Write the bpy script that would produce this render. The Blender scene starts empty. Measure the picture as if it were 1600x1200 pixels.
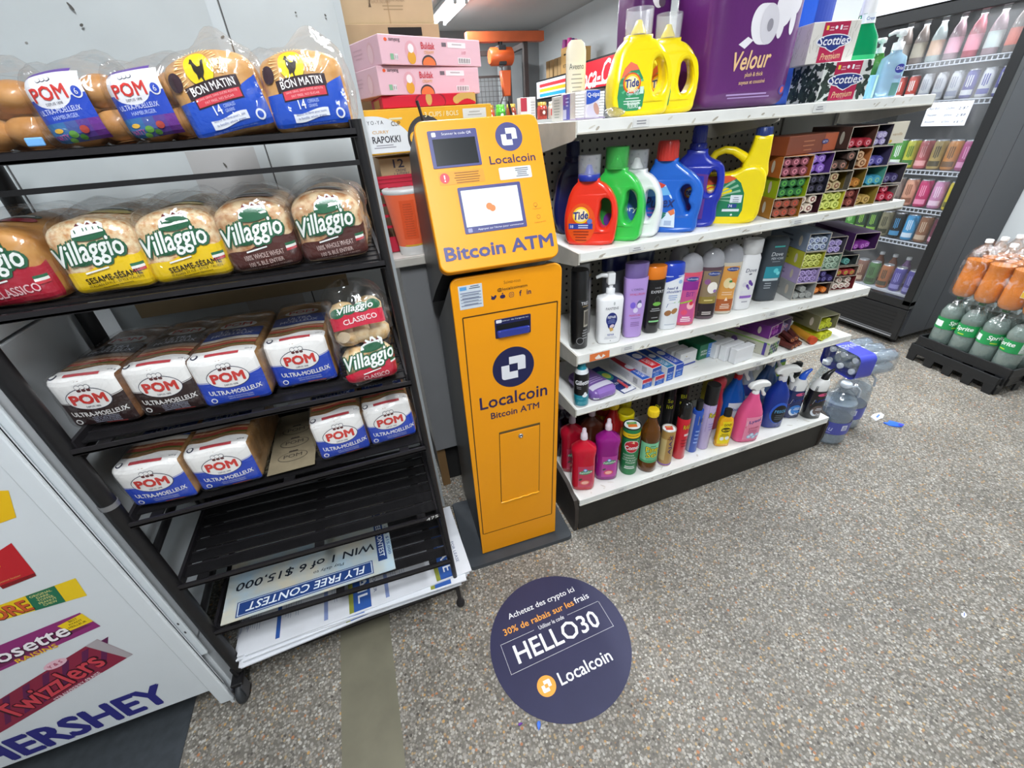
import bpy, bmesh, math, random
from math import pi, sin, cos, radians, sqrt, exp
from mathutils import Vector, Matrix, noise
from mathutils.geometry import tessellate_polygon
random.seed(7)
scn = bpy.context.scene
COL = scn.collection

# ------------------------------------------------------------------ camera
cam = bpy.data.objects.new('camera', bpy.data.cameras.new('camera')); COL.objects.link(cam)
cam.data.sensor_fit = 'HORIZONTAL'; cam.data.sensor_width = 36; cam.data.lens = 36*660.33/1600
cam.data.clip_start = .05; cam.data.clip_end = 60
_p, _r, _y = radians(58.49886881), radians(-4.21392041), radians(-17.71770436)
cam.matrix_world = Matrix.Translation((0, 0, 1.45)) @ Matrix.Rotation(_y, 4, 'Z') @ Matrix.Rotation(_p, 4, 'X') @ Matrix.Rotation(_r, 4, 'Z')
scn.camera = cam

# ------------------------------------------------------------------ world, exposure
w = bpy.data.worlds.new('store_air'); scn.world = w; w.use_nodes = True
w.node_tree.nodes['Background'].inputs[0].default_value = (.80, .86, .92, 1)
w.node_tree.nodes['Background'].inputs[1].default_value = .25
vs = scn.view_settings
vs.view_transform = 'Standard'; vs.look = 'None'; vs.gamma = 1; vs.use_curve_mapping = False; vs.exposure = 0.45

# ceiling lamps of the shop (x, y, power); the fixtures themselves are built further down
CEIL = 2.86
LAMPS = [(1.83, 7.3, 90), (1.83, 4.3, 95), (2.55, 1.15, 66), (.0, -.45, 58), (-.9, 4.6, 36), (.5, 2.35, 34)]
for lx, ly, pw in LAMPS:
    ld = bpy.data.lights.new('ceiling_light', 'AREA'); ld.shape = 'RECTANGLE'; ld.size = .22; ld.size_y = 1.25
    ld.energy = pw; ld.color = (.93, .97, 1.0)
    lo = bpy.data.objects.new('ceiling_light', ld); COL.objects.link(lo); lo.location = (lx, ly, CEIL-.125)

# ------------------------------------------------------------------ materials
def lin(h):
    if not isinstance(h, str): return tuple(h)
    h = h.lstrip('#'); o = []
    for i in (0, 2, 4):
        c = int(h[i:i+2], 16)/255
        o.append(c/12.92 if c <= .04045 else ((c+.055)/1.055)**2.4)
    return tuple(o)
_mc = {}
def C(col, rough=.45, metal=0, coat=0, noise_=0, scale=30, bump=0, bscale=60, trans=0, ior=1.45, emit=0, col2=None, dist=.002):
    """principled material, optionally with a noise-mixed second colour and noise bump"""
    key = (col, rough, metal, coat, noise_, scale, bump, bscale, trans, ior, emit, col2)
    if key in _mc: return _mc[key]
    m = bpy.data.materials.new('finish'); m.use_nodes = True
    nt = m.node_tree; b = nt.nodes['Principled BSDF']; c = lin(col)
    b.inputs['Base Color'].default_value = (*c, 1); b.inputs['Roughness'].default_value = rough
    b.inputs['Metallic'].default_value = metal; b.inputs['Coat Weight'].default_value = coat
    b.inputs['Coat Roughness'].default_value = .12
    b.inputs['Transmission Weight'].default_value = trans; b.inputs['IOR'].default_value = ior
    if emit:
        b.inputs['Emission Color'].default_value = (*c, 1); b.inputs['Emission Strength'].default_value = emit
    tc = nt.nodes.new('ShaderNodeTexCoord')
    if noise_ or col2:
        n = nt.nodes.new('ShaderNodeTexNoise'); n.inputs['Scale'].default_value = scale; n.inputs['Detail'].default_value = 5
        nt.links.new(tc.outputs['Object'], n.inputs['Vector'])
        r = nt.nodes.new('ShaderNodeValToRGB'); r.color_ramp.elements[0].position = .35; r.color_ramp.elements[1].position = .68
        c2 = lin(col2) if col2 else tuple(max(0, x*(1-noise_)) for x in c)
        r.color_ramp.elements[0].color = (*c2, 1); r.color_ramp.elements[1].color = (*c, 1)
        nt.links.new(n.outputs['Fac'], r.inputs[0]); nt.links.new(r.outputs[0], b.inputs['Base Color'])
    if bump:
        n = nt.nodes.new('ShaderNodeTexNoise'); n.inputs['Scale'].default_value = bscale; n.inputs['Detail'].default_value = 4
        nt.links.new(tc.outputs['Object'], n.inputs['Vector'])
        bp = nt.nodes.new('ShaderNodeBump'); bp.inputs['Strength'].default_value = bump; bp.inputs['Distance'].default_value = dist
        nt.links.new(n.outputs['Fac'], bp.inputs['Height']); nt.links.new(bp.outputs[0], b.inputs['Normal'])
    _mc[key] = m
    return m
def W(col): return C(col, .36, coat=.12, bump=.15, bscale=45)            # print on plastic film
def G(col, rough=.5): return C(col, rough)                             # print on card / label
def film(name, opac=.10, streak=.5, scale=18, tint=(1, 1, 1)):
    """thin clear plastic: mostly transparent, glossy glints, whitish creases"""
    key = ('film', name)
    if key in _mc: return _mc[key]
    m = bpy.data.materials.new(name); m.use_nodes = True; nt = m.node_tree
    for n in list(nt.nodes):
        if n.type != 'OUTPUT_MATERIAL': nt.nodes.remove(n)
    out = nt.nodes['Material Output']; N = nt.nodes.new; L = nt.links.new
    tc = N('ShaderNodeTexCoord'); no = N('ShaderNodeTexNoise'); no.inputs['Scale'].default_value = scale
    no.inputs['Detail'].default_value = 3; no.inputs['Distortion'].default_value = 1.2; L(tc.outputs['Object'], no.inputs['Vector'])
    bp = N('ShaderNodeBump'); bp.inputs['Strength'].default_value = .9; bp.inputs['Distance'].default_value = .012
    L(no.outputs['Fac'], bp.inputs['Height'])
    tr = N('ShaderNodeBsdfTransparent'); tr.inputs[0].default_value = (*tint, 1)
    gl = N('ShaderNodeBsdfGlossy'); gl.inputs['Roughness'].default_value = .13; L(bp.outputs[0], gl.inputs['Normal'])
    di = N('ShaderNodeBsdfDiffuse'); di.inputs[0].default_value = (.82, .82, .84, 1); L(bp.outputs[0], di.inputs['Normal'])
    rp = N('ShaderNodeValToRGB'); rp.color_ramp.elements[0].position = .56; rp.color_ramp.elements[1].position = .74
    rp.color_ramp.elements[0].color = (0, 0, 0, 1); rp.color_ramp.elements[1].color = (streak, streak, streak, 1)
    L(no.outputs['Fac'], rp.inputs[0])
    m1 = N('ShaderNodeMixShader'); L(tr.outputs[0], m1.inputs[1]); L(di.outputs[0], m1.inputs[2])
    mu = N('ShaderNodeMath'); mu.operation = 'MULTIPLY'; mu.inputs[1].default_value = .35; L(rp.outputs[0], mu.inputs[0]); L(mu.outputs[0], m1.inputs[0])
    lw = N('ShaderNodeLayerWeight'); lw.inputs['Blend'].default_value = .22
    fr = N('ShaderNodeMath'); fr.operation = 'MULTIPLY'; fr.inputs[1].default_value = .32; L(lw.outputs['Facing'], fr.inputs[0])
    ad = N('ShaderNodeMath'); ad.operation = 'ADD'; ad.inputs[1].default_value = opac*.55; ad.use_clamp = True; L(fr.outputs[0], ad.inputs[0])
    m2 = N('ShaderNodeMixShader'); L(m1.outputs[0], m2.inputs[1]); L(gl.outputs[0], m2.inputs[2]); L(ad.outputs[0], m2.inputs[0])
    L(m2.outputs[0], out.inputs[0]); _mc[key] = m
    return m
def part_clear(name, col, alpha):
    """see-through liquid or cap: part clear, part coloured scatter"""
    m = bpy.data.materials.new(name); m.use_nodes = True; nt = m.node_tree; b = nt.nodes['Principled BSDF']
    b.inputs['Base Color'].default_value = (*lin(col), 1); b.inputs['Roughness'].default_value = .15; b.inputs['Alpha'].default_value = alpha
    tc = nt.nodes.new('ShaderNodeTexCoord'); n = nt.nodes.new('ShaderNodeTexNoise'); n.inputs['Scale'].default_value = 9; nt.links.new(tc.outputs['Object'], n.inputs['Vector'])
    bp = nt.nodes.new('ShaderNodeBump'); bp.inputs['Strength'].default_value = .3; nt.links.new(n.outputs['Fac'], bp.inputs['Height']); nt.links.new(bp.outputs[0], b.inputs['Normal'])
    return m
FILM = film('clear_bag_film')
CLEARCAP = part_clear('clear_cap_plastic', '#dfe2e8', .20)
GREENCAP = part_clear('green_cap_plastic', '#4cc05a', .55)
PET = film('clear_bottle_plastic', .10, .30, 14, (.86, .90, .95))
SHRINK = film('shrink_wrap', .10, .8, 22, (.93, .95, .98))

# ------------------------------------------------------------------ mesh builder
class MB:
    def __init__(s): s.v = []; s.f = []; s.m = []; s.sm = []; s.mats = []
    def mi(s, mat):
        if mat not in s.mats: s.mats.append(mat)
        return s.mats.index(mat)
    def add(s, vs_, fs, mat, M=None, smooth=False):
        o = len(s.v); k = s.mi(mat)
        for p in vs_: s.v.append(tuple(M @ Vector(p)) if M else tuple(p))
        for f in fs: s.f.append([o+i for i in f]); s.m.append(k); s.sm.append(smooth)
    def bm(s, bm, mat, M=None, smooth=False):
        bm.verts.index_update()
        s.add([v.co.copy() for v in bm.verts], [[v.index for v in f.verts] for f in bm.faces], mat, M, smooth); bm.free()
    def box(s, x0, x1, y0, y1, z0, z1, mat, bev=0, seg=2, M=None, smooth=False):
        b = bmesh.new(); bmesh.ops.create_cube(b, size=1)
        for v in b.verts: v.co = Vector(((x0+x1)/2+v.co.x*(x1-x0), (y0+y1)/2+v.co.y*(y1-y0), (z0+z1)/2+v.co.z*(z1-z0)))
        if bev: bmesh.ops.bevel(b, geom=list(b.edges), offset=bev, segments=seg, affect='EDGES', profile=.5)
        s.bm(b, mat, M, smooth)
    def tube(s, pts, r, mat, n=10, closed=False, caps=True):
        P = [Vector(p) for p in pts]; rings = []
        rr = r if isinstance(r, (list, tuple)) else [r]*len(P)
        up = None
        for i, p in enumerate(P):
            a = P[i-1] if (i > 0 or closed) else p; b = P[(i+1) % len(P)] if (i < len(P)-1 or closed) else p
            d = (b-a).normalized()
            if up is None or abs(d.dot(up)) > .99:
                up = Vector((0, 0, 1)) if abs(d.z) < .9 else Vector((1, 0, 0))
            x = d.cross(up).normalized(); y = x.cross(d).normalized(); up = y
            rings.append([p+(x*cos(2*pi*k/n)+y*sin(2*pi*k/n))*rr[i] for k in range(n)])
        s.loft(rings, mat, caps=caps and not closed, closed=closed)
    def loft(s, rings, mat, caps=True, closed=False, smooth=True, M=None):
        n = len(rings[0]); vs_ = [p for r in rings for p in r]; fs = []
        R = len(rings)
        for i in range(R if closed else R-1):
            for k in range(n):
                a = i*n+k; b = i*n+(k+1) % n; c = ((i+1) % R)*n+(k+1) % n; d = ((i+1) % R)*n+k
                fs.append((a, b, c, d))
        s.add(vs_, fs, mat, M, smooth)
        if caps:
            s.add(rings[0], [list(range(n))[::-1]], mat, M); s.add(rings[-1], [list(range(n))], mat, M)
    def lathe(s, prof, mat, n=28, cx=0, cy=0, z0=0, caps=True, M=None):
        s.loft([[(cx+r*cos(2*pi*k/n), cy+r*sin(2*pi*k/n), z0+z) for k in range(n)] for r, z in prof], mat, caps, M=M)
    def sup(s, prof, mat, e=2.6, n=40, cx=0, cy=0, z0=0, caps=True, M=None):
        """superellipse loft; prof rows (z, half width, half depth[, dx])"""
        rings = []
        for row in prof:
            z, a, b = row[:3]; dx = row[3] if len(row) > 3 else 0; r = []
            for k in range(n):
                t = 2*pi*k/n; c_, s_ = cos(t), sin(t)
                r.append((cx+dx+a*math.copysign(abs(c_)**(2/e), c_), cy+b*math.copysign(abs(s_)**(2/e), s_), z0+z))
            rings.append(r)
        s.loft(rings, mat, caps, M=M)
    # printed shapes on a surface map f(u, v, h) -> point
    def strip(s, f, u0, u1, lo, hi, mat, h=.0004, nu=10, nv=3):
        lo_ = lo if callable(lo) else (lambda u: lo); hi_ = hi if callable(hi) else (lambda u: hi)
        vs_ = []; fs = []
        for i in range(nu+1):
            u = u0+(u1-u0)*i/nu; a, b = lo_(u), hi_(u)
            for j in range(nv+1): vs_.append(f(u, a+(b-a)*j/nv, h))
        for i in range(nu):
            for j in range(nv): a = i*(nv+1)+j; fs.append((a, a+nv+1, a+nv+2, a+1))
        s.add(vs_, fs, mat)
    def oval(s, f, u, v, a, b, mat, h=.0005, n=20, nv=4, rot=0):
        vs_ = [f(u, v, h)]; fs = []
        for j in range(1, nv+1):
            for k in range(n):
                t = 2*pi*k/n; x, y = a*j/nv*cos(t), b*j/nv*sin(t)
                vs_.append(f(u+x*cos(rot)-y*sin(rot), v+x*sin(rot)+y*cos(rot), h))
        for k in range(n): fs.append((0, 1+k, 1+(k+1) % n))
        for j in range(nv-1):
            for k in range(n): a_ = 1+j*n; fs.append((a_+k, a_+n+k, a_+n+(k+1) % n, a_+(k+1) % n))
        s.add(vs_, fs, mat)
    def poly(s, f, pts, mat, h=.0005):
        tri = tessellate_polygon([[Vector((x, y, 0)) for x, y in pts]])
        s.add([f(x, y, h) for x, y in pts], [tuple(t) for t in tri], mat)
    def text(s, f, t, u, v, hgt, mat, w=None, bold=0, shear=0, rot=0, h=.0008, space=1.0, arc=0):
        V, F, bw, bh = tmesh(t, shear, space)
        sy = hgt/bh; sx = (w/bw) if w else sy
        if bold and hgt > .0075:                                    # thicken the strokes
            b_ = bold*.8*hgt; n0 = len(V); V0 = [(x*sx, y*sy) for x, y in V]; sx = sy = 1; V = []; F0 = F; F = []
            for k in range(6):
                dx, dy = b_*cos(k*pi/3), b_*sin(k*pi/3)
                F += [tuple(i+n0*k for i in q) for q in F0]; V += [(x+dx, y+dy, k*.00005) for x, y in V0]
        out = []; hb = h
        for p in V:
            a, b = p[0]*sx, p[1]*sy; h = hb+(p[2] if len(p) > 2 else 0)
            b += arc*(a*a)
            out.append(f(u+a*cos(rot)-b*sin(rot), v+a*sin(rot)+b*cos(rot), h))
        s.add(out, F, mat)
    def lines(s, f, u, v, wd, n, gap, th, mat, h=.0008, seed=0):
        rnd = random.Random(seed)
        for i in range(n):
            k = wd*(.7+.3*rnd.random())
            s.strip(f, u-k/2, u+k/2, v-i*gap-th, v-i*gap, mat, h, 4, 1)
    def build(s, name, parent=None, loc=None):
        me = bpy.data.meshes.new(name); me.from_pydata(s.v, [], s.f)
        for m in s.mats: me.materials.append(m)
        me.polygons.foreach_set('material_index', s.m); me.polygons.foreach_set('use_smooth', s.sm)
        me.update()
        o = bpy.data.objects.new(name, me); COL.objects.link(o)
        if parent: o.parent = parent
        if loc: o.location = loc
        return o
_tc = {}
def tmesh(t, shear, space):
    key = (t, shear, space)
    if key not in _tc:
        c = bpy.data.curves.new('lettering', 'FONT'); c.body = t; c.size = 1; c.shear = shear
        c.resolution_u = 2; c.space_character = space; c.space_line = .9; c.align_x = 'CENTER'
        o = bpy.data.objects.new('lettering', c); m = bpy.data.meshes.new_from_object(o)
        V = [(v.co.x, v.co.y) for v in m.vertices]; F = [tuple(p.vertices) for p in m.polygons]
        bpy.data.objects.remove(o); bpy.data.curves.remove(c); bpy.data.meshes.remove(m)
        x0 = min(p[0] for p in V); x1 = max(p[0] for p in V); y0 = min(p[1] for p in V); y1 = max(p[1] for p in V)
        V = [(x-(x0+x1)/2, y-(y0+y1)/2) for x, y in V]
        _tc[key] = (V, F, x1-x0, y1-y0)
    return _tc[key]
def ext2d(splines, thick, bev, mat, mb, smooth=True, taper=None, M=None, res=6):
    """rounded slab from smooth 2-D outlines (x, z), first outer then holes; y is the depth"""
    c = bpy.data.curves.new('outline', 'CURVE'); c.dimensions = '2D'; c.fill_mode = 'BOTH'
    c.extrude = max(0, thick/2-bev); c.bevel_depth = bev; c.offset = -bev; c.bevel_resolution = 3; c.resolution_u = res
    for pts in splines:
        sp = c.splines.new('BEZIER'); sp.bezier_points.add(len(pts)-1); sp.use_cyclic_u = True
        for p, q in zip(sp.bezier_points, pts):
            p.co = (q[0], q[1], 0); t = 'VECTOR' if len(q) > 2 else 'AUTO'
            p.handle_left_type = t; p.handle_right_type = t
    o = bpy.data.objects.new('outline', c); m = bpy.data.meshes.new_from_object(o)
    vs_ = []
    for v in m.vertices:
        x, z, y = v.co.x, v.co.y, -v.co.z
        if taper: y *= taper(x, z)
        vs_.append((x, y, z))
    mb.add(vs_, [tuple(p.vertices) for p in m.polygons], mat, M, smooth)
    bpy.data.objects.remove(o); bpy.data.curves.remove(c); bpy.data.meshes.remove(m)

# surface maps
def flat(y=0, cx=0, z0=0): return lambda u, v, h: (cx+u, y-h, z0+v)
def top(z, cx=0, cy=0): return lambda u, v, h: (cx+u, cy+v, z+h)
def left(x, cy=0, z0=0): return lambda u, v, h: (x-h, cy-u, z0+v)       # faces -x, u runs towards -y
def right(x, cy=0, z0=0): return lambda u, v, h: (x+h, cy+u, z0+v)
def clampf(f, u0, u1, hv):
    return lambda u, v, h: f(max(u0, min(u1, u)), max(.0006, min(hv-.0006, v)) if hv else v, h)
def cyl(r, z0=0, a0=0, cx=0, cy=0):
    return lambda u, v, h: (cx+(r+h)*sin(u/r+a0), cy-(r+h)*cos(u/r+a0), z0+v)
def wrap(prof, e=2.6, z0=0):
    """front of a superellipse loft"""
    def f(u, v, h):
        a, b, dx = prof[0][1], prof[0][2], 0
        for p, q in zip(prof, prof[1:]):
            if p[0] <= v <= q[0] and q[0] > p[0]:
                t = (v-p[0])/(q[0]-p[0]); a = p[1]+(q[1]-p[1])*t; b = p[2]+(q[2]-p[2])*t
                pd = p[3] if len(p) > 3 else 0; qd = q[3] if len(q) > 3 else 0; dx = pd+(qd-pd)*t; break
        else:
            if v > prof[-1][0]: a, b = prof[-1][1:3]
        k = min(abs(u)/a, .995)
        return (u+dx, -b*(1-k**e)**(1/e)-h, z0+v)
    return f

# ------------------------------------------------------------------ scene objects
def tag(o, label, cat, group=None, kind=None):
    o['label'] = label; o['category'] = cat
    if group: o['group'] = group
    if kind: o['kind'] = kind
    return o
def thing(name, label, cat, loc=(0, 0, 0), rz=0, group=None, rx=0, ry=0):
    o = bpy.data.objects.new(name, None); COL.objects.link(o); o.empty_display_size = .05
    o.location = loc; o.rotation_euler = (rx, ry, rz)
    return tag(o, label, cat, group)
def one(mb, name, label, cat, loc=(0, 0, 0), rz=0, group=None, rx=0, ry=0):
    o = mb.build(name); o.location = loc; o.rotation_euler = (rx, ry, rz)
    return tag(o, label, cat, group)
def struct(mb, name):
    o = mb.build(name); o['kind'] = 'structure'
    return o
def dup(root, loc, label, rz=None, group=None):
    r = root.copy(); COL.objects.link(r); r.location = loc; r['label'] = label
    if rz is not None: r.rotation_euler[2] = rz
    if group: r['group'] = group
    for ch in list(root.children):
        c = ch.copy(); COL.objects.link(c); c.parent = r
        for g in list(ch.children):
            d = g.copy(); COL.objects.link(d); d.parent = c
    return r
# ================================================================== room
def floor_mat():
    m = bpy.data.materials.new('pebble_terrazzo'); m.use_nodes = True; nt = m.node_tree; N = nt.nodes.new; L = nt.links.new
    b = nt.nodes['Principled BSDF']; tc = N('ShaderNodeTexCoord')
    def vor(scale, feat='F1'):
        v = N('ShaderNodeTexVoronoi'); v.feature = feat; v.inputs['Scale'].default_value = scale; L(tc.outputs['Object'], v.inputs['Vector']); return v
    v1 = vor(150); v2 = vor(92)
    def ramp(src, stops):
        r = N('ShaderNodeValToRGB'); r.color_ramp.interpolation = 'CONSTANT'; e = r.color_ramp.elements
        while len(e) < len(stops): e.new(.5)
        for k, (p, c) in zip(e, stops): k.position = p; k.color = (*lin(c), 1)
        L(src, r.inputs[0]); return r
    def sep(v):
        s = N('ShaderNodeSeparateColor'); L(v.outputs['Color'], s.inputs[0]); return s
    s1 = sep(v1); s2 = sep(v2)
    r1 = ramp(s1.outputs[0], [(0, '#5b5751'), (.12, '#837d74'), (.3, '#8d8982'), (.48, '#7e7a73'), (.60, '#a19c92'), (.76, '#938d83'), (.87, '#a08a68'), (.92, '#8a6a50'), (.95, '#b7b3aa')])
    r2 = ramp(s2.outputs[1], [(0, '#7e7a72'), (.25, '#9a968f'), (.5, '#6c6760'), (.58, '#aeaba4'), (.72, '#b08a55'), (.78, '#a66f4b'), (.83, '#4a453f'), (.90, '#a5a29b')])
    # round pebbles in a grey binder
    def mask(v, lo, hi):
        r = N('ShaderNodeMapRange'); r.inputs['From Min'].default_value = lo; r.inputs['From Max'].default_value = hi
        r.inputs['To Min'].default_value = 1; r.inputs['To Max'].default_value = 0; L(v.outputs['Distance'], r.inputs['Value']); return r
    k1 = mask(v1, .46, .62); k2 = mask(v2, .32, .46)
    mx = N('ShaderNodeMix'); mx.data_type = 'RGBA'; mx.inputs['A'].default_value = (*lin('#6a655d'), 1)
    L(k1.outputs[0], mx.inputs['Factor']); L(r1.outputs[0], mx.inputs['B'])
    sel = N('ShaderNodeMath'); sel.operation = 'GREATER_THAN'; sel.inputs[1].default_value = .66; L(s2.outputs[2], sel.inputs[0])
    mu = N('ShaderNodeMath'); mu.operation = 'MULTIPLY'; L(sel.outputs[0], mu.inputs[0]); L(k2.outputs[0], mu.inputs[1])
    m2 = N('ShaderNodeMix'); m2.data_type = 'RGBA'; L(mu.outputs[0], m2.inputs['Factor']); L(mx.outputs['Result'], m2.inputs['A']); L(r2.outputs[0], m2.inputs['B'])
    # worn grime
    no = N('ShaderNodeTexNoise'); no.inputs['Scale'].default_value = 3.2; no.inputs['Detail'].default_value = 6; L(tc.outputs['Object'], no.inputs['Vector'])
    rg = N('ShaderNodeMapRange'); rg.inputs['From Min'].default_value = .35; rg.inputs['From Max'].default_value = .7; rg.inputs['To Min'].default_value = .80; rg.inputs['To Max'].default_value = 1.06
    L(no.outputs['Fac'], rg.inputs['Value'])
    m3 = N('ShaderNodeMix'); m3.data_type = 'RGBA'; m3.blend_type = 'MULTIPLY'; m3.inputs['Factor'].default_value = 1
    L(m2.outputs['Result'], m3.inputs['A']); L(rg.outputs[0], m3.inputs['B']); L(m3.outputs['Result'], b.inputs['Base Color'])
    b.inputs['Roughness'].default_value = .60
    return m
mb = MB(); mb.add([(-3.2, -3.2, 0), (3.86, -3.2, 0), (3.86, 9, 0), (-3.2, 9, 0)], [(0, 1, 2, 3)], floor_mat()); struct(mb, 'floor')
# smooth cement band let into the terrazzo, running away from the camera
mb = MB(); mb.add([(-.372, -1.0, .0012), (-.208, -1.0, .0012), (-.208, 1.6, .0012), (-.372, 1.6, .0012)], [(0, 1, 2, 3)], C('#74705f', .6, noise_=.22, scale=7, bump=.15, bscale=90)); struct(mb, 'trim_1')
wallm = C('#d3d8da', .6, noise_=.05, scale=2.5)
ceilm = C('#c9caca', .8)
mb = MB(); mb.add([(-3.2, -3.2, CEIL), (3.86, -3.2, CEIL), (3.86, 9, CEIL), (-3.2, 9, CEIL)], [(3, 2, 1, 0)], ceilm); struct(mb, 'ceiling')
for nm, a, b in (('wall_right', (3.86, 9), (3.86, -3.2)), ('wall_back', (-3.2, 9), (3.86, 9)), ('wall_left', (-3.2, -3.2), (-3.2, 9)), ('wall_front', (3.86, -3.2), (-3.2, -3.2))):
    mb = MB(); mb.add([(*a, 0), (*b, 0), (*b, CEIL), (*a, CEIL)], [(0, 1, 2, 3)], wallm if nm != 'wall_back' else C('#8f9192', .7)); struct(mb, nm)
# white sheet-metal partition behind the bread rack
PX1 = .082; PY = 1.40
pm_ = C('#c3c9cb', .42, noise_=.10, scale=5)
mb = MB(); mb.box(-2.2, PX1, PY, PY+.05, 0, CEIL-.001, pm_)
for x in (-.725, -.190):                                           # raised seam battens and dark joints
    mb.box(x-.012, x+.012, PY-.006, PY, 0, CEIL-.001, C('#c3c9cc', .4))
    mb.box(x+.0125, x+.0155, PY-.0015, PY, 0, CEIL-.001, C('#4a4a4a', .6))
mb.box(PX1-.012, PX1+.004, PY-.004, PY+.0505, 0, CEIL-.001, C('#b4babd', .35))
rs = random.Random(3)
for (x_, z_, a_, b_) in ((-.452, 1.715, .0025, .008), (-.448, 1.685, .004, .0025), (-.190, 1.662, .005, .0025), (.045, 1.70, .002, .003), (-.02, 1.705, .002, .002), (-.28, 1.408, .002, .006)):
    mb.oval(flat(PY-.0066), x_, z_, a_, b_, C('#55534f', .7), .0009, 8, 1, .5)
for i in range(10):                                                # chips and scuffs in the paint
    x = -.75+rs.random()*.8; z = 1.25+rs.random()*.75; a = .0012+.0022*rs.random()
    mb.oval(flat(PY), x, z, a, a*(.6+rs.random()*1.5), C('#8a8a86', .7), .0009, 7, 1, rs.random()*3)
struct(mb, 'wall_partition')
mb = MB(); mb.box(-.358, -.196, PY-.0030, PY-.0001, .60, 1.443, C('#b3b2b2', .5, noise_=.06, scale=4)); struct(mb, 'trim_2')

# ceiling light fixtures (lamps sit just under their tubes)
glow = C('#f4fbff', .4, emit=14)
for i, (lx, ly, pw) in enumerate(LAMPS):
    t = thing('ceiling_light', 'long white fluorescent fixture on the grey ceiling at the far end' if i == 0 else 'white twin-tube fluorescent ceiling fixture, outside the view above the %s' % ('back aisle', 'open floor', 'bread rack front', 'rear left aisle', 'counter boxes')[i-1], 'light', (lx, ly, CEIL))
    mb = MB(); mb.box(-.16, .16, -.66, .66, -.05, 0, C('#e6e8ea', .5), .006); mb.build('housing', t)
    for sx in (-.07, .07):
        mb = MB(); mb.tube([(sx, -.61, -.085), (sx, .61, -.085)], .016, glow, 12); mb.build('fluorescent_tube', t)
        for sy in (-.63, .63):
            mb = MB(); mb.box(sx-.018, sx+.018, sy-.02, sy+.02, -.105, -.05, C('#dfe1e2', .5)); mb.build('socket', t)

# floor litter and decal
navy = C('#2d2e4e', .5, noise_=.10, scale=8)
mb = MB(); cx, cy = .315, .676; a = radians(-1); RD = .229
white = C('#e7e8ec', .5); orange = C('#eda244', .5)
# the decal's reading direction follows the photo's tilt
ang = radians(2.0)
def dm(u, v, h): return (u*cos(ang)-v*sin(ang), u*sin(ang)+v*cos(ang), .0010+h)
mb.lathe([(RD, 0), (RD, .0012)], navy, 72)
root = thing('floor_decal', 'round dark navy vinyl floor decal with white and orange lettering on the terrazzo', 'floor sticker', (cx, cy, 0))
mb.build('vinyl_disc', root)
mb = MB()
mb.text(dm, 'Achetez des crypto ici', 0, .135, .026, white, .255, .012, h=.0006)
mb.text(dm, '30% de rabais sur les', -.030, .094, .022, orange, .262, .022, h=.0006)
mb.text(dm, 'frais', .135, .096, .022, white, .055, .01, h=.0006)
mb.text(dm, 'Utiliser le code', 0, .062, .014, white, .094, .005, h=.0006)
mb.text(dm, 'HELLO30', 0, .014, .058, white, .300, .022, h=.0006)
for a_, b_ in (((-.185, .061), (-.062, .061)), ((.062, .061), (.185, .061)), ((-.185, -.034), (.185, -.034))):
    n = int((b_[0]-a_[0])/.0042)
    for i in range(n): mb.strip(dm, a_[0]+i*.0042, a_[0]+i*.0042+.0026, a_[1], a_[1]+.0014, white, .0006, 1, 1)
for x in (-.185, .1836):
    for i in range(22): mb.strip(dm, x, x+.0014, -.034+i*.0043, -.034+i*.0043+.0026, white, .0006, 1, 1)
mb.build('promo_lettering', root); mb = MB()
mb.text(dm, 'Localcoin', .035, -.104, .036, white, .180, .022, h=.0006)
mb.oval(dm, -.098, -.104, .029, .029, orange, .0006, 32, 1)
def coin_logo(mb, f, u, v, s, mat, h):
    """two interlocking rounded squares"""
    r = .18
    def sq(x0, y0, x1, y1, corners):
        pts = []
        for (cx_, cy_, a0), on in zip(((x1-r, y1-r, 0), (x0+r, y1-r, 90), (x0+r, y0+r, 180), (x1-r, y0+r, 270)), corners):
            if on: pts += [(cx_+r*cos(radians(a0+k*22.5)), cy_+r*sin(radians(a0+k*22.5))) for k in range(5)]
            else: pts.append(((x1, y1), (x0, y1), (x0, y0), (x1, y0))[a0//90])
        return pts
    up = [(-.1, .75), (.55, .75)] + [(.55+.2*cos(radians(90-k*22.5)), .55+.2*sin(radians(90-k*22.5))) for k in range(1, 5)] + [(.75, -.22), (.26, -.22), (.26, .26), (-.26, .26), (-.26, .75)]
    dn = [(-x, -y) for x, y in up]
    for P in (up, dn): mb.poly(f, [(u+x*s, v+y*s) for x, y in P], mat, h)
coin_logo(mb, dm, -.098, -.104, .021, white, .0010)
mb.build('brand_logo', root)
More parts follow.
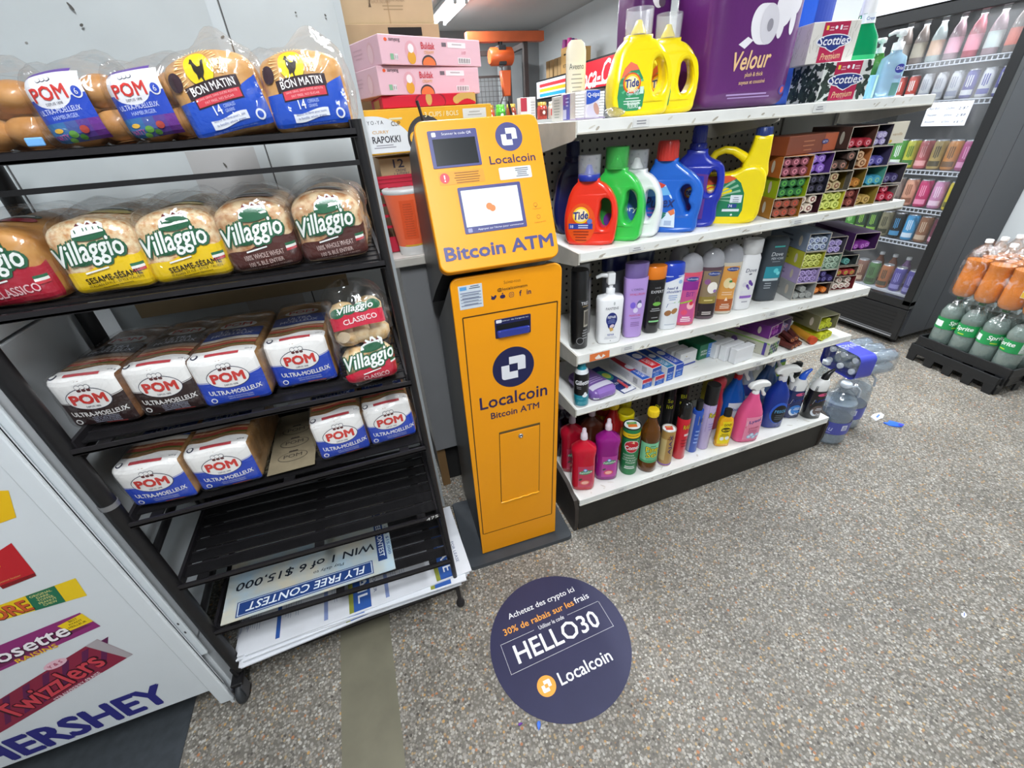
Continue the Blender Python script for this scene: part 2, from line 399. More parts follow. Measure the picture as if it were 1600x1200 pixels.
for i, (x, y, c, lab, s, rz) in enumerate(((2.372, 1.085, '#e9ecf2', 'crumpled white and blue paper strip on the floor beside the water jugs', .045, .3),
        (2.385, 1.005, '#2a62d8', 'torn bright blue plastic scrap on the floor right of the water jugs', .05, -.9),
        (1.56, .26, '#eef0f5', 'tiny white paper scrap alone on the terrazzo at right', .012, .5),
        (.160, .488, '#2f63c4', 'small blue scrap under the lower edge of the round floor decal', .012, 1.0),
        (.113, .508, '#6d3c9c', 'tiny purple wrapper speck left of the blue scrap by the decal', .007, .2))):
    mb = MB(); rr = random.Random(i); n = 9
    top_ = []; bot = []
    for k in range(n):
        t = 2*pi*k/n; q = s*(.55+.6*rr.random()); top_.append((q*cos(t), q*.55*sin(t), .003+.004*rr.random())); bot.append((q*cos(t), q*.55*sin(t), .0005))
    mb.loft([bot, top_], C(c, .5, coat=.2), smooth=False)
    if i == 0: mb.strip(top(.007), -.02, .02, -.006, .003, C('#5a78c8', .5), .0015, 3, 1)
    if i == 1: mb.strip(top(.007), .012, .03, -.008, .006, C('#4a3aa8', .5), .0015, 3, 1)
    if i == 2: mb.strip(top(.007), -.007, .007, -.001, .001, C('#3d55a8', .5), .0012, 3, 1)
    one(mb, 'paper_scrap' if i in (0, 2) else 'plastic_scrap', lab, 'litter', (x, y, .0002), rz)
# ================================================================== bread rack
blk = C('#19181a', .42, noise_=.25, scale=30); blk2 = C('#232124', .38, noise_=.2, scale=40)
rack = thing('bread_rack', 'black metal seven-tier bread rack on casters against the white partition', 'rack', (0, 0, 0))
XL, XR, YF, YB = -.640, .043, .915, 1.235
def rpart(name, fn, par=rack):
    m = MB(); fn(m); return m.build(name, par)
rpart('post', lambda m: (m.tube([(XL, YF, .10), (XL, YF, 1.50)], .0165, blk, 14), m.lathe([(.0185, 0), (.0185, .012)], C('#8d8d90', .3, metal=.6), 16, XL, YF, .80)))
rpart('post', lambda m: m.tube([(XL-.012, YB, .10), (XL-.012, YB, 1.50)], .017, blk, 14))
rpart('post', lambda m: m.tube([(XR-.002, YF, .05), (XR-.002, YF, 1.475)], [.0075, .0095], blk, 12))
rpart('post', lambda m: m.tube([(XR, YB, .05), (XR, YB, 1.47)], .0085, blk, 12))
rpart('cross_rail', lambda m: m.box(XL, XR, YF-.003, YF+.003, 1.4045, 1.4125, blk))
for z in (.925, .62, .36): rpart('side_bar', lambda m: m.tube([(XL, YF, z), (XL-.008, YB, z+.01)], .010, blk, 10))
for z in (.70, .40): rpart('side_bar', lambda m: m.tube([(XR, YF, z), (XR, YB, z)], .006, blk, 8))
TR = [(1.457, 1.461, 1), (1.234, 1.230, 1), (.960, .944, 1), (.748, .742, 1), (.516, .482, 1), (.306, .266, 1), (.128, .128, 0)]
def tray(m, zl, zr, lip):
    def zz(x): return zl+(zr-zl)*(x-XL)/(XR-XL)
    def bar(x0, x1, y0, y1, a, b, mt=blk):
        vs_ = [(x, y, zz(x)+d) for x in (x0, x1) for y in (y0, y1) for d in (a, b)]
        m.add(vs_, [(0, 1, 3, 2), (4, 6, 7, 5), (0, 4, 5, 1), (2, 3, 7, 6), (0, 2, 6, 4), (1, 5, 7, 3)], mt)
    bar(XL+.012, XR-.006, YF-.012, YF-.007, -.012, .001, blk2)      # front lip
    bar(XL+.012, XR-.006, YF-.012, YF+.004, -.013, -.008, blk2)
    bar(XL+.012, XR-.006, YB-.006, YB, -.012, .012, blk2)
    for x in (XL+.012, XR-.014): bar(x, x+.008, YF, YB, -.012, .014, blk2)
    n = 7
    for i in range(n):
        y0 = YF+.016+i*.0435; bar(XL+.018, XR-.012, y0, y0+.034, -.004, 0, blk)
        bar(XL+.018, XR-.012, y0+.030, y0+.034, 0, .003, blk2)
    for x in (XL+.06, (XL+XR)/2, XR-.06): bar(x-.012, x+.012, YF, YB, -.009, -.004, blk)
for zl, zr, lip in TR: rpart('slatted_tray', lambda m: tray(m, zl, zr, lip))
m = MB(); m.text(flat(YF-.0125, XR-.030, .4815), '475', 0, 0, .011, C('#d9d9d6', .6), .036, 0, .1, .08); m.build('price_mark', rack)
def caster(x, y, s=1.0):
    c = MB(); c.tube([(x, y, .12), (x, y, .062*s)], .008, blk, 10); c.box(x-.016, x+.016, y-.03, y+.012, .055*s, .066*s, blk, .003)
    for d in (-.013, .013): c.box(x+d-.0015, x+d+.0015, y-.038, y, .02, .06*s, C('#55555a', .35, metal=.5))
    c.lathe([(.0, -.009), (.024*s, -.009), (.028*s, -.005), (.028*s, .005), (.024*s, .009), (0, .009)], C('#2c2e31', .6), 20, M=Matrix.Translation((x, y-.022, .0285*s)) @ Matrix.Rotation(pi/2, 4, 'Y'))
    c.build('caster', rack)
caster(XL-.01, YF-.01, 1.25); caster(XL-.01, YB, 1.25)
for y in (YF, YB):
    m = MB(); m.lathe([(.004, 0), (.013, .004), (.016, .014), (.013, .026), (.007, .034), (.007, .06)], blk2, 14, XR-.002, y, .001); m.build('foot', rack)

# ---------------------------------------------------------------- bagged bread
def rb(Wd, H, D, r, dome=0, bulge=0, amp=0, seed=0, fq=22, peak=None):
    def Q(px, py, pz):
        p = Vector((px, py, pz))
        c = Vector((max(-Wd/2+r, min(Wd/2-r, px)), max(r, min(D-r, py)), max(r, min(H-r, pz))))
        d = p-c; n = d.normalized() if d.length > 1e-9 else Vector((0, -1, 0)); q = c+n*r if d.length > 1e-9 else p
        k = 2*q.x/Wd; zt = q.z/H
        q = q.copy()
        q.z += dome*(1-k*k)*zt*zt
        q.y -= bulge*(1-k**4)*max(0, 1-(2*zt-1)**4)*max(0, 1-q.y/(.3*D))
        if peak:
            for (ax, ay, az, hh, sg) in peak:
                e = exp(-((q.x-ax)**2+(q.y-ay)**2+(q.z-az)**2)/(sg*sg)); q += n*hh*e
        if amp:
            q += n*amp*noise.noise(Vector((q.x*fq+seed, q.y*fq*.6, q.z*fq)))
        return q, n
    return Q
def rbmap(Q, Wd, H):
    def f(u, s, h):
        x = max(-Wd/2, min(Wd/2, u)); ov = abs(u)-Wd/2
        if s <= H: p = (x, max(0, ov), s)
        else: p = (x, s-H, H-max(0, ov))
        q, n = Q(*p); q = q+n*h
        return (q.x, q.y, q.z)
    return f
def rbmesh(mb, Q, Wd, H, D, mat, n=12, h=0, bottom=True):
    b = bmesh.new()
    def grid(fn, nu, nv):
        vv = []
        for i in range(nu+1):
            for j in range(nv+1):
                q, nn = Q(*fn(i/nu, j/nv)); vv.append(b.verts.new(q+nn*h))
        for i in range(nu):
            for j in range(nv): a = i*(nv+1)+j; b.faces.new((vv[a], vv[a+nv+1], vv[a+nv+2], vv[a+1]))
    X = lambda t: -Wd/2+Wd*t
    grid(lambda a, c: (X(a), 0, H*c), n, n); grid(lambda a, c: (X(1-a), D, H*c), n, n)
    grid(lambda a, c: (X(a), D*c, H), n, 2*n)
    grid(lambda a, c: (X(1-a), D*c, 0), n, 2*n)
    grid(lambda a, c: (-Wd/2, D*(1-a), H*c), 2*n, n); grid(lambda a, c: (Wd/2, D*a, H*c), 2*n, n)
    bmesh.ops.remove_doubles(b, verts=b.verts, dist=1e-5); bmesh.ops.recalc_face_normals(b, faces=b.faces)
    mb.bm(b, mat, smooth=True)
crumb = C('#a97f50', .5, coat=.35, col2='#86623c', scale=35, bump=.35, bscale=50)
crumbd = C('#7d5433', .5, coat=.35, col2='#5d3c24', scale=35, bump=.35, bscale=50)
golden = C('#cf9a58', .5, coat=.3, col2='#b57b3e', scale=30, bump=.3, bscale=60)
seeded = C('#c98e58', .5, coat=.3, col2='#ead9b4', scale=120, bump=.3, bscale=90)
wheat = C('#ad7548', .5, coat=.3, col2='#d8c09a', scale=70, bump=.3, bscale=80)
white_ = W('#eceae8'); red_ = W('#cc3630'); dkl = W('#2a2c44')
rng = random.Random(11)
def pom_loaf(loc, rz, label, kind='blue', Wd=.134, H=.113, D=.29, group=None, rx=0):
    base = {'blue': '#1f43b4', 'brown': '#2e1d1d'}[kind]; bn = {'blue': '#22408f', 'brown': '#33292b'}[kind]
    sd = rng.random()*50
    t = thing('bagged_bread_loaf', label, 'bread', loc, rz, group, rx)
    Q = rb(Wd, H, D, .011, .003, .005, .0022, sd, 16); f = rbmap(Q, Wd, H)
    m = MB(); rbmesh(m, Q, Wd, H, D, crumb if kind == 'blue' else crumbd, 12); m.build('bread_loaf', t)
    m = MB(); hw = Wd/2
    m.strip(f, -hw, hw, .001, lambda u: H+.034+.006*sin(u*60), white_, .0008, 18, 16)
    bl = lambda u: .059+.007*(u/hw)-.010*cos(u/hw*1.5)+.009
    m.strip(f, -hw, hw, .001, bl, W(base), .0014, 18, 8)
    m.strip(f, -hw, hw, lambda u: bl(u)+.0015, lambda u: bl(u)+.0025, W(base), .0014, 18, 1)
    m.oval(f, 0, .066, .0415, .0245, dkl, .0018, 28); m.oval(f, 0, .066, .0400, .0230, white_, .0022, 28)
    m.text(f, 'POM', 0, .067, .020, red_, .062, .085, h=.0030)
    m.text(f, 'DEPUIS 1898', 0, .0495, .0042, dkl, .026, 0, h=.0030)
    for i in (-1, 0, 1):                                            # three plain chef hats over the oval
        m.oval(f, i*.0085, .0925, .0052, .0050, dkl, .0026, 12, 2); m.oval(f, i*.0085, .0925, .0043, .0041, white_, .0030, 12, 2)
        m.oval(f, i*.0085, .0855, .0040, .0032, W('#5b2a2c'), .0026, 10, 2)
    m.text(f, 'ULTRA-MOELLEUX', .004, .0315, .0105, white_, .104, .03, h=.0024, arc=2.0, rot=.02)
    for i in range(2 if kind == 'blue' else 4): m.text(f, ('PAIN A SANDWICH BLANC', 'WHITE SANDWICH BREAD', 'PAIN A SANDWICH', 'BREAD')[i] if kind == 'blue' else ('PAIN A SANDWICH', '100 % BLE ENTIER', '100% WHOLE WHEAT', 'SANDWICH BREAD')[i], .008, .0205-i*.0052 if kind == 'blue' else .0235-i*.0042, .0032 if kind == 'blue' else .0026, W('#c9cfe6'), .05, 0, h=.0024)
    m.strip(f, .0, .040, .0050, .0085, W('#c2504c'), .0022, 5, 1)
    m.oval(f, -.046, .016, .0062, .0062, white_, .0020, 14, 1); m.oval(f, -.046, .016, .0040, .0040, W(base), .0024, 14, 1)
    m.oval(f, -.050, H+.010, .0070, .0075, dkl, .0016, 14, 2); m.oval(f, -.050, H+.010, .0045, .0050, white_, .0020, 14, 2)
    m.strip(f, -.030, .034, H+.004, H+.012, W('#b8434a'), .0016, 8, 2)
    m.text(f, '675 g', .052, H+.016, .006, dkl, .014, 0, h=.0016)
    # sandwich picture and banner on the top of the bag
    y = H+.036
    for a, c, wv in ((.010, '#8c6a48', .003), (.006, '#56622c', .003), (.012, '#a9473a', .004), (.006, '#c99a72', .003), (.007, '#8f5a3c', .002), (.016, '#d9d2c8' if kind == 'blue' else '#8d7a6a', .002)):
        m.strip(f, -hw+.008, hw-.008, lambda u, y=y, wv=wv: y+wv*sin(u*70), lambda u, y=y+a, wv=wv: y+wv*sin(u*70), W(c), .0012, 14, 2); y += a
    m.strip(f, -hw+.008, hw-.008, lambda u: y+.003*sin(u*70), y+.055, W(bn), .0015, 14, 5)
    m.text(f, 'ULTRA', 0, y+.036, .015, W('#cfd5e4'), .055, .02, h=.0022); m.text(f, 'MOELLEUX', 0, y+.017, .014, W('#cfd5e4'), .085, .02, h=.0022)
    m.oval(f, 0, y+.078, .040, .021, white_, .0016, 24); m.text(f, 'POM', 0, y+.078, .018, red_, .058, .045, h=.0024)
    m.build('printed_wrapper', t)
    Q2 = rb(Wd, H, D, .012, .004, .006, .005, sd+9, 30, [(hw, D*.2, H*.6, .008, .04)]); m = MB(); rbmesh(m, Q2, Wd, H, D, FILM, 14, .0050)
    m.build('clear_bag', t)
    return t
ROLL = [(.55, .35), (.45, .85)]
def village(mb, f, u, v, s, rot=.12, green='#235f40'):
    """script wordmark on a green swash with a little white hill town above it"""
    g = W(green); wt = W('#eef0ee')
    for k, (a, b, rx_, ry_) in enumerate(((-.15, -.04, .20, .13), (.15, -.03, .24, .14), (.36, .02, .14, .12), (.12, .22, .25, .10))):
        x, y = a*s, b*s
        mb.oval(f, u+x*cos(rot)-y*sin(rot), v+x*sin(rot)+y*cos(rot), rx_*s, ry_*s*.85, g, .0022+.0001*k, 18, 3, rot)
    mb.text(f, 'Villaggio', u, v, .36*s, g, .99*s, .13, .32, rot, .0030)
    mb.text(f, 'Villaggio', u, v, .36*s, W('#eef0ee'), .98*s, .022, .32, rot, .0038)
    def R(a, b): return (u+a*s*cos(rot)-b*s*sin(rot), v+a*s*sin(rot)+b*s*cos(rot))
    mb.poly(f, [R(-.12, .22), R(.34, .22), R(.36, .34), R(.30, .40), R(.25, .33), R(.20, .42), R(.15, .42), R(.12, .34), R(.05, .40), R(0, .33), R(-.08, .30)], wt, .0030)
    for a in (.02, .17, .27): mb.poly(f, [R(a-.035, .33), R(a+.035, .33), R(a, .38)], W('#6d2a2c'), .0034)
    for a in (-.04, .08, .13, .22, .30): mb.poly(f, [R(a-.008, .25), R(a+.008, .25), R(a+.008, .29), R(a-.008, .29)], g, .0034)
    mb.poly(f, [R(-.24, -.26), R(.12, -.245), R(.12, -.225), R(-.24, -.235)], wt, .0034)
def flag(mb, f, u, v, s, rot=.15):
    for i, c in enumerate(('#c43a44', '#e8e6e2', '#2a6a48')):
        mb.strip(f, u-s, u+s, lambda x, i=i: v+(i-1.5)*s*.45+(x-u)*rot, lambda x, i=i: v+(i-.5)*s*.45+(x-u)*rot, W(c), .0026, 3, 1)
def wide_loaf(loc, rz, label, kind, Wd=.129, H=.108, D=.26, group=None):
    sd = rng.random()*50
    t = thing('bagged_bread_loaf', label, 'bread', loc, rz, group)
    bread = {'red': golden, 'yellow': seeded, 'brown': wheat}[kind]; cl = {'red': '#ab1d34', 'yellow': '#e9c315', 'brown': '#4f2723'}[kind]
    Q = rb(Wd, H, D, .017, .018, .006, .005, sd, 14); f = rbmap(Q, Wd, H)
    m = MB(); rbmesh(m, Q, Wd, H, D, bread, 14); m.build('bread_loaf', t)
    m = MB(); hw = Wd/2
    m.strip(f, -hw-.015, hw+.012, .002, lambda u: .050+.016*u/hw+.004*sin(u*80), W(cl), .0012, 20, 8)
    village(m, f, -.004, .066, .104)
    if kind == 'yellow':
        m.text(f, 'SESAME-SÉSAME', .010, .030, .0115, W('#23190c'), .085, .02, 0, .10, .0024)
        m.text(f, 'ITALIAN STYLE - STYLE ITALIEN', .010, .020, .0036, W('#4a3a10'), .085, 0, 0, .10, .0024)
        m.text(f, 'Tranches epaisses', .010, .0145, .0030, W('#4a3a10'), .05, 0, 0, .10, .0024)
    elif kind == 'red': m.text(f, 'CLASSICO', .012, .026, .0135, W('#e0b9bd'), .066, .02, 0, .10, .0024)
    else:
        m.text(f, '100% WHOLE WHEAT', .002, .030, .0088, W('#c9b3ad'), .070, .01, 0, .08, .0024)
        m.text(f, '100 % BLÉ ENTIER', .002, .0185, .0088, W('#c9b3ad'), .062, .01, 0, .08, .0024)
        m.text(f, 'ITALIAN STYLE - STYLE ITALIEN', .002, .0095, .0030, W('#b09891'), .086, 0, 0, .08, .0024)
    flag(m, f, hw-.012, .040, .010)
    # pale print repeated on the top of the bag
    m.oval(f, 0, H+.085, .040, .022, W({'red': '#ab1d34', 'yellow': '#cdb64a', 'brown': '#5a3a34'}[kind]), .0016, 18, 3); m.oval(f, 0, H+.110, .036, .016, W('#3c5a4c'), .0018, 18, 3)
    m.oval(f, 0, H+.110, .028, .009, W('#dcdcd6'), .0022, 14, 2)
    m.build('printed_wrapper', t)
    Q2 = rb(Wd, H, D, .018, .024, .009, .010, sd+5, 26, [(-hw*.6, D*.5, H, .018, .05), (hw*.7, D*.35, H, .014, .04), (hw, .02, H*.6, .010, .03)])
    m = MB(); rbmesh(m, Q2, Wd+.004, H, D, FILM, 16, .0055); m.build('clear_bag', t)
    return t
def grain_loaf(loc, rz, label, Wd=.130, H=.100, D=.25, ry=0, group=None):
    sd = rng.random()*50
    t = thing('bagged_bread_loaf', label, 'bread', loc, rz, group, 0, ry)
    bread = C('#cfa063', .5, coat=.3, col2='#b98447', scale=60, bump=.35, bscale=120)
    Q = rb(Wd, H, D, .015, .016, .006, .004, sd, 14); f = rbmap(Q, Wd, H)
    m = MB(); rbmesh(m, Q, Wd, H, D, bread, 14); m.build('bread_loaf', t)
    m = MB(); hw = Wd/2; bl = W('#1c4cb8')
    m.strip(f, -hw, hw-.002, .007, lambda u: .053 if u < .02 else .053+.022*(u-.02)/(hw-.02), bl, .0012, 20, 8)
    sx, sy = -.012, .083
    for k in range(24):                                             # sun rays
        a = radians(-15+k*9.5)
        m.poly(f, [(sx+.020*cos(a), sy+.020*sin(a)), (sx+.034*cos(a-.02), sy+.030*sin(a-.02)), (sx+.034*cos(a+.02), sy+.030*sin(a+.02))], W('#ecd9a0'), .0014)
    m.oval(f, sx, sy, .0195, .0180, W('#f0d21c'), .0018, 26)
    roo = [(-.006, -.010), (-.001, -.008), (.0, -.013), (.002, -.013), (.002, -.008), (.006, -.004), (.009, .003), (.011, .007), (.007, .006), (.004, .002), (.0, .002), (-.003, .006), (-.0035, .009), (-.006, .010), (-.007, .008), (-.009, .006), (-.0065, .005), (-.007, -.001), (-.005, -.005)]
    m.poly(f, [(sx+x*1.05, sy+y*1.05) for x, y in roo], W('#241a10'), .0026)
    def rr(x0, x1, y0, y1, c, h, k=.06): m.strip(f, x0, x1, lambda u: y0+k*u, lambda u: y1+k*u, c, h, 8, 2)
    rr(-.043, .036, .057, .071, W('#2e1a22'), .0024); rr(-.038, .034, .044, .060, W('#2e1a22'), .0020); rr(-.036, .032, .0455, .0565, W('#d03a48'), .0026)
    m.text(f, 'BON MATIN', -.0035, .0637, .0092, W('#f0ecec'), .066, .02, 0, .06, .0032)
    m.text(f, 'SANS GRAS, SANS SUCRE AJOUTE', -.002, .0535, .0034, W('#f0b7ba'), .06, 0, 0, .06, .0034); m.text(f, 'FAT FREE, NO SUGAR', -.002, .0485, .0034, W('#f0b7ba'), .045, 0, 0, .06, .0034)
    m.text(f, '14', -.012, .037, .0115, W('#e8ecf6'), .011, .02, 0, .06, .0026)
    m.text(f, 'CEREALES', .007, .0405, .0042, W('#b9c8ea'), .018, 0, 0, .06, .0026); m.text(f, 'GRAINS', .005, .0345, .0042, W('#b9c8ea'), .014, 0, 0, .06, .0026)
    m.strip(f, -.030, .028, lambda u: .0165+.07*u+.002*sin(u*90), lambda u: .0280+.07*u+.002*sin(u*90), W('#e3e6ee'), .0022, 12, 2)
    m.text(f, 'Source de fibres pour toute', -.001, .0252, .0036, W('#24408f'), .05, .01, 0, .07, .0032); m.text(f, 'la famille, whole grains', -.001, .0195, .0036, W('#24408f'), .046, .01, 0, .07, .0032)
    m.oval(f, .046, .022, .0072, .0078, W('#e3e6ee'), .0020, 16, 2); m.oval(f, .046, .022, .0046, .0050, bl, .0026, 16, 2)
    m.text(f, 'garder dans un endroit frais et sec', 0, .0105, .0026, W('#7f97d0'), .07, 0, 0, .03, .0024)
    m.oval(f, -.052, .078, .010, .011, W('#3a2630'), .0018, 16, 2)
    m.build('printed_wrapper', t)
    Q2 = rb(Wd, H, D, .020, .016, .010, .009, sd+5, 26, [(hw*.4, .05, H, .030, .035), (-hw*.9, .06, H*.9, .022, .03), (hw, .04, H*.4, .012, .03)])
    m = MB(); rbmesh(m, Q2, Wd+.005, H, D, FILM, 16, .0050); m.build('clear_bag', t)
    return t
def bun_bag(loc, rz, label, Wd=.112, H=.094, D=.24, ry=0, group=None, plain=False):
    sd = rng.random()*50
    t = thing('bagged_buns', label, 'bread', loc, rz, group, 0, ry)
    bun = C('#c9965c', .5, coat=.3, col2='#a8713a', scale=14, bump=.2, bscale=60)
    for iy in range(2):
        for ix in range(2):
            for iz in range(2):
                m = MB(); r = Wd*.29; R2 = H*.255
                prof = [(.02, -R2)] + [(r*cos(radians(a)), R2*sin(radians(a))) for a in range(-70, 90, 14)] + [(.002, R2)]
                m.lathe([(max(.001, a), b) for a, b in prof], bun, 20, (-.23+ix*.46)*Wd, .055+iy*.115, H*(.26+.48*iz), caps=True, M=Matrix.Scale(1.0, 4)); m.build('bun', t)
    Q = rb(Wd, H, D, .024, .006, .006, .003, sd, 14); f = rbmap(Q, Wd, H); hw = Wd/2
    m = MB(); A, B = (-hw+.003, hw-.028) if not plain else (-hw-.02, .0)
    if plain:
        m.strip(f, A, B-.02, .002, .040, W('#4f3484'), .0004, 10, 5); m.oval(f, A+.03, .034, .016, .010, W('#d8ccd8'), .0008, 16, 2); m.oval(f, -.03, .068, .012, .007, W('#dd6a58'), .0004, 14, 2)
    else:
        mid = (A+B)/2
        m.strip(f, A, B, .060, H+.006, W('#e4e4ea'), .0004, 10, 6); m.strip(f, A, B-.01, H+.006, H+.020, W('#5a2f96'), .0004, 10, 3)
        m.strip(f, A, B, .034, lambda u: .062+.10*abs(u-mid)-.002, W('#2346b8'), .0008, 12, 4)
        for i, c in enumerate(('#2f6ea8', '#3a6fa6', '#4a5c9e', '#5c3f92', '#6a2f8c')):
            k = (B-A)/5; m.strip(f, A+i*k, A+(i+1)*k, .003, .034, W(c), .0008, 3, 4)
        m.oval(f, mid-.004, .066, .026, .0165, W('#e4e4ea'), .0012, 24)
        m.text(f, 'POM', mid-.004, .0675, .0155, red_, .044, .045, h=.0020); m.text(f, 'DEPUIS 1898', mid-.004, .0555, .0032, dkl, .022, 0, h=.0020)
        for i in (-1, 0, 1): m.oval(f, mid-.004+i*.006, .0835, .0036, .0034, dkl, .0016, 10, 1); m.oval(f, mid-.004+i*.006, .0835, .0029, .0027, W('#e4e4ea'), .0020, 10, 1)
        m.oval(f, B-.010, .0655, .0075, .0080, W('#e4e4ea'), .0016, 16, 2); m.oval(f, B-.010, .0655, .0058, .0062, W('#2346b8'), .0020, 16, 2); m.text(f, '6', B-.010, .0655, .007, W('#e4e4ea'), None, .01, h=.0026)
        m.text(f, 'ULTRA-MOELLEUX', mid-.002, .0475, .0062, W('#dfe4f4'), .055, .02, h=.0016); m.text(f, 'HAMBURGER', mid, .0395, .0050, W('#b9c6ec'), .034, .01, h=.0016)
        m.text(f, 'PARTY', A+.018, .0155, .0072, W('#d55aa8'), .022, .03, .1, .08, .0016); m.oval(f, A+.020, .0245, .006, .003, W('#e0b040'), .0014, 10, 1)
        for i, (a, b_) in enumerate(((.036, .018), (.046, .012), (.054, .022), (.030, .009))): m.oval(f, A+a, b_, .006-.001*(i % 2), .005, W(('#6aa844', '#57923c', '#b5463e', '#7cb850')[i]), .0014+.0002*i, 12, 1)
    m.build('printed_wrapper', t)
    Q2 = rb(Wd, H, D, .022, .008, .008, .008, sd+5, 26, [(hw*.8, .05, H, .020, .035), (-hw*.9, .06, H, .018, .03)])
    m = MB(); rbmesh(m, Q2, Wd+.004, H, D, FILM, 14, .0045); m.build('clear_bag', t)
    if plain:
        m = MB(); m.box(.030, .052, -.012, -.008, .004, .016, C('#6fa6dc', .4), .002); m.build('closure_clip', t)
    return t
g_bun = None
zz1 = 1.4625
bun_bag((-.470, .945, zz1), .12, 'clear bag of buns with a purple print at the left end of the rack top', Wd=.125, plain=True)
bun_bag((-.353, .935, zz1), -.06, 'bag of buns with blue print on rack top, beside the purple-print bag', ry=-.10)
bun_bag((-.254, .935, zz1), -.06, 'bag of buns with blue print on rack top, beside the multigrain bread', ry=-.08)
grain_loaf((-.150, .935, zz1), .04, 'multigrain bread bag with yellow sun on rack top, beside the buns', ry=-.14)
grain_loaf((-.026, .935, zz1), -.02, 'multigrain bread bag with yellow sun at the right end of the rack top', ry=-.03)
zz2 = 1.2365
for i, (x, k, lab) in enumerate(((-.572, 'red', 'bread bag with dark red print at the left end of the second tier'),
        (-.432, 'yellow', 'yellow-printed sesame bread bag beside the dark red bag on the second tier'),
        (-.306, 'yellow', 'yellow-printed sesame bread bag beside the brown whole wheat bags on the second tier'),
        (-.180, 'brown', 'brown-printed whole wheat bread bag beside the yellow sesame bag on the second tier'),
        (-.050, 'brown', 'brown-printed whole wheat bread bag at the right end of the second tier'))):
    wide_loaf((x, .944, zz2), (-.05, -.06, 0, .03, -.03)[i], lab, k)
pom_loaf((-.583, .972, .9665), -.16, 'dark brown and white sandwich loaf bag at the left end of the third tier', 'brown', D=.25, Wd=.126)
pom_loaf((-.458, .966, .9645), -.14, 'dark brown and white sandwich loaf bag beside the blue bags on the third tier', 'brown', D=.25, Wd=.126)
pom_loaf((-.330, .950, .9630), -.05, 'blue and white sandwich loaf bag on the third tier beside the brown bags', 'blue', D=.26)
pom_loaf((-.190, .976, .9585), -.05, 'blue and white sandwich loaf bag on the third tier beside the standing rolls bag', 'blue', D=.25)
pom_loaf((-.556, .938, .7560), -.12, 'blue and white sandwich loaf bag at the left end of the fourth tier', 'blue', D=.26)
pom_loaf((-.418, .936, .7555), -.05, 'blue and white sandwich loaf bag on the fourth tier left of the yellowed paper liner', 'blue', D=.26)
pom_loaf((-.157, .944, .7540), .03, 'blue and white sandwich loaf bag on the fourth tier right of the yellowed paper liner', 'blue', D=.26, Wd=.123)
pom_loaf((-.034, .952, .7535), .02, 'blue and white sandwich loaf bag at the right end of the fourth tier', 'blue', D=.25, Wd=.120)
# rolls bag standing on end at the right of the third tier
t = thing('bagged_rolls', 'tall red-banded bag of rolls standing on end at the right of the third tier', 'bread', (-.043, .912, .9555), .02, None, -.20)
Wd, H, D = .132, .205, .085
Q = rb(Wd, H, D, .030, .010, .010, .004, 3, 14); f = rbmap(Q, Wd, H); hw = Wd/2
for i, (x, z) in enumerate(((-.032, .165), (.030, .170), (-.034, .115), (0, .118), (.036, .115), (-.03, .06), (.03, .06), (-.03, .025), (.03, .025))):
    m = MB(); m.sup([(-.026, .004, .004), (-.022, .020, .018), (-.008, .030, .030), (.008, .030, .031), (.022, .018, .018), (.026, .004, .004)], C('#d0a468', .5, coat=.2, col2='#e6d3ae', scale=60, bump=.3, bscale=120), 2.2, 20, x*.9, .042, z); m.build('roll', t)
m = MB()
m.strip(f, -hw, hw, .003, lambda u: .046+.016*u/hw, W('#c4203c'), .0006, 16, 6); village(m, f, .004, .060, .112, .14)
m.text(f, 'CLASSICO', .008, .020, .0115, W('#e6c3c6'), .058, .02, 0, .08, .0024); flag(m, f, hw-.012, .046, .009)
m.strip(f, -hw, hw-.004, lambda u: .135+.04*u, lambda u: .164+.05*u, W('#c4203c'), .0006, 16, 4); m.text(f, 'CLASSICO', .004, .1500, .0105, W('#f0dcdc'), .072, .03, 0, .09, .0024)
for k, (u, v) in enumerate(((-.04, .168), (-.015, .171), (.012, .172), (.04, .177))): m.oval(f, u, v, .016, .010, W('#235f40'), .0012+.0001*k, 14, 2)
m.text(f, 'Villaggio', .0, .172, .016, W('#e9ecea'), .075, .03, .3, .08, .0026)
m.oval(f, -.040, .118, .014, .012, W('#b9a58a'), .0010, 16, 2)
m.build('printed_wrapper', t)
m = MB(); Q2 = rb(Wd, H, D, .034, .016, .012, .008, 8, 26, [(0, .05, H, .018, .05)]); rbmesh(m, Q2, Wd+.004, H, D, FILM, 14, .0045); m.build('clear_bag', t)
# yellowed paper liner with stamped ovals on tier four
m = MB(); pap = C('#8c8068', .7, noise_=.2, scale=25); m.box(-.345, -.235, .935, 1.20, .7555, .7570, pap)
ink = C('#4a4238', .7)
for i, y in enumerate((.99, 1.05, 1.11)):
    tp = top(.7570, -.290, y); m.oval(tp, 0, 0, .036, .020, ink, .0004, 24, 1); m.oval(tp, 0, 0, .034, .018, pap, .0007, 24, 1); m.text(tp, 'POM', 0, .002, .014, ink, .044, .02, h=.0010)
    for k in (-1, 0, 1): m.oval(tp, k*.007, .022, .0045, .004, ink, .0006, 10, 1)
one(m, 'paper_liner', 'yellowed paper sheet with stamped ovals lying on the fourth tier between loaves', 'paper')
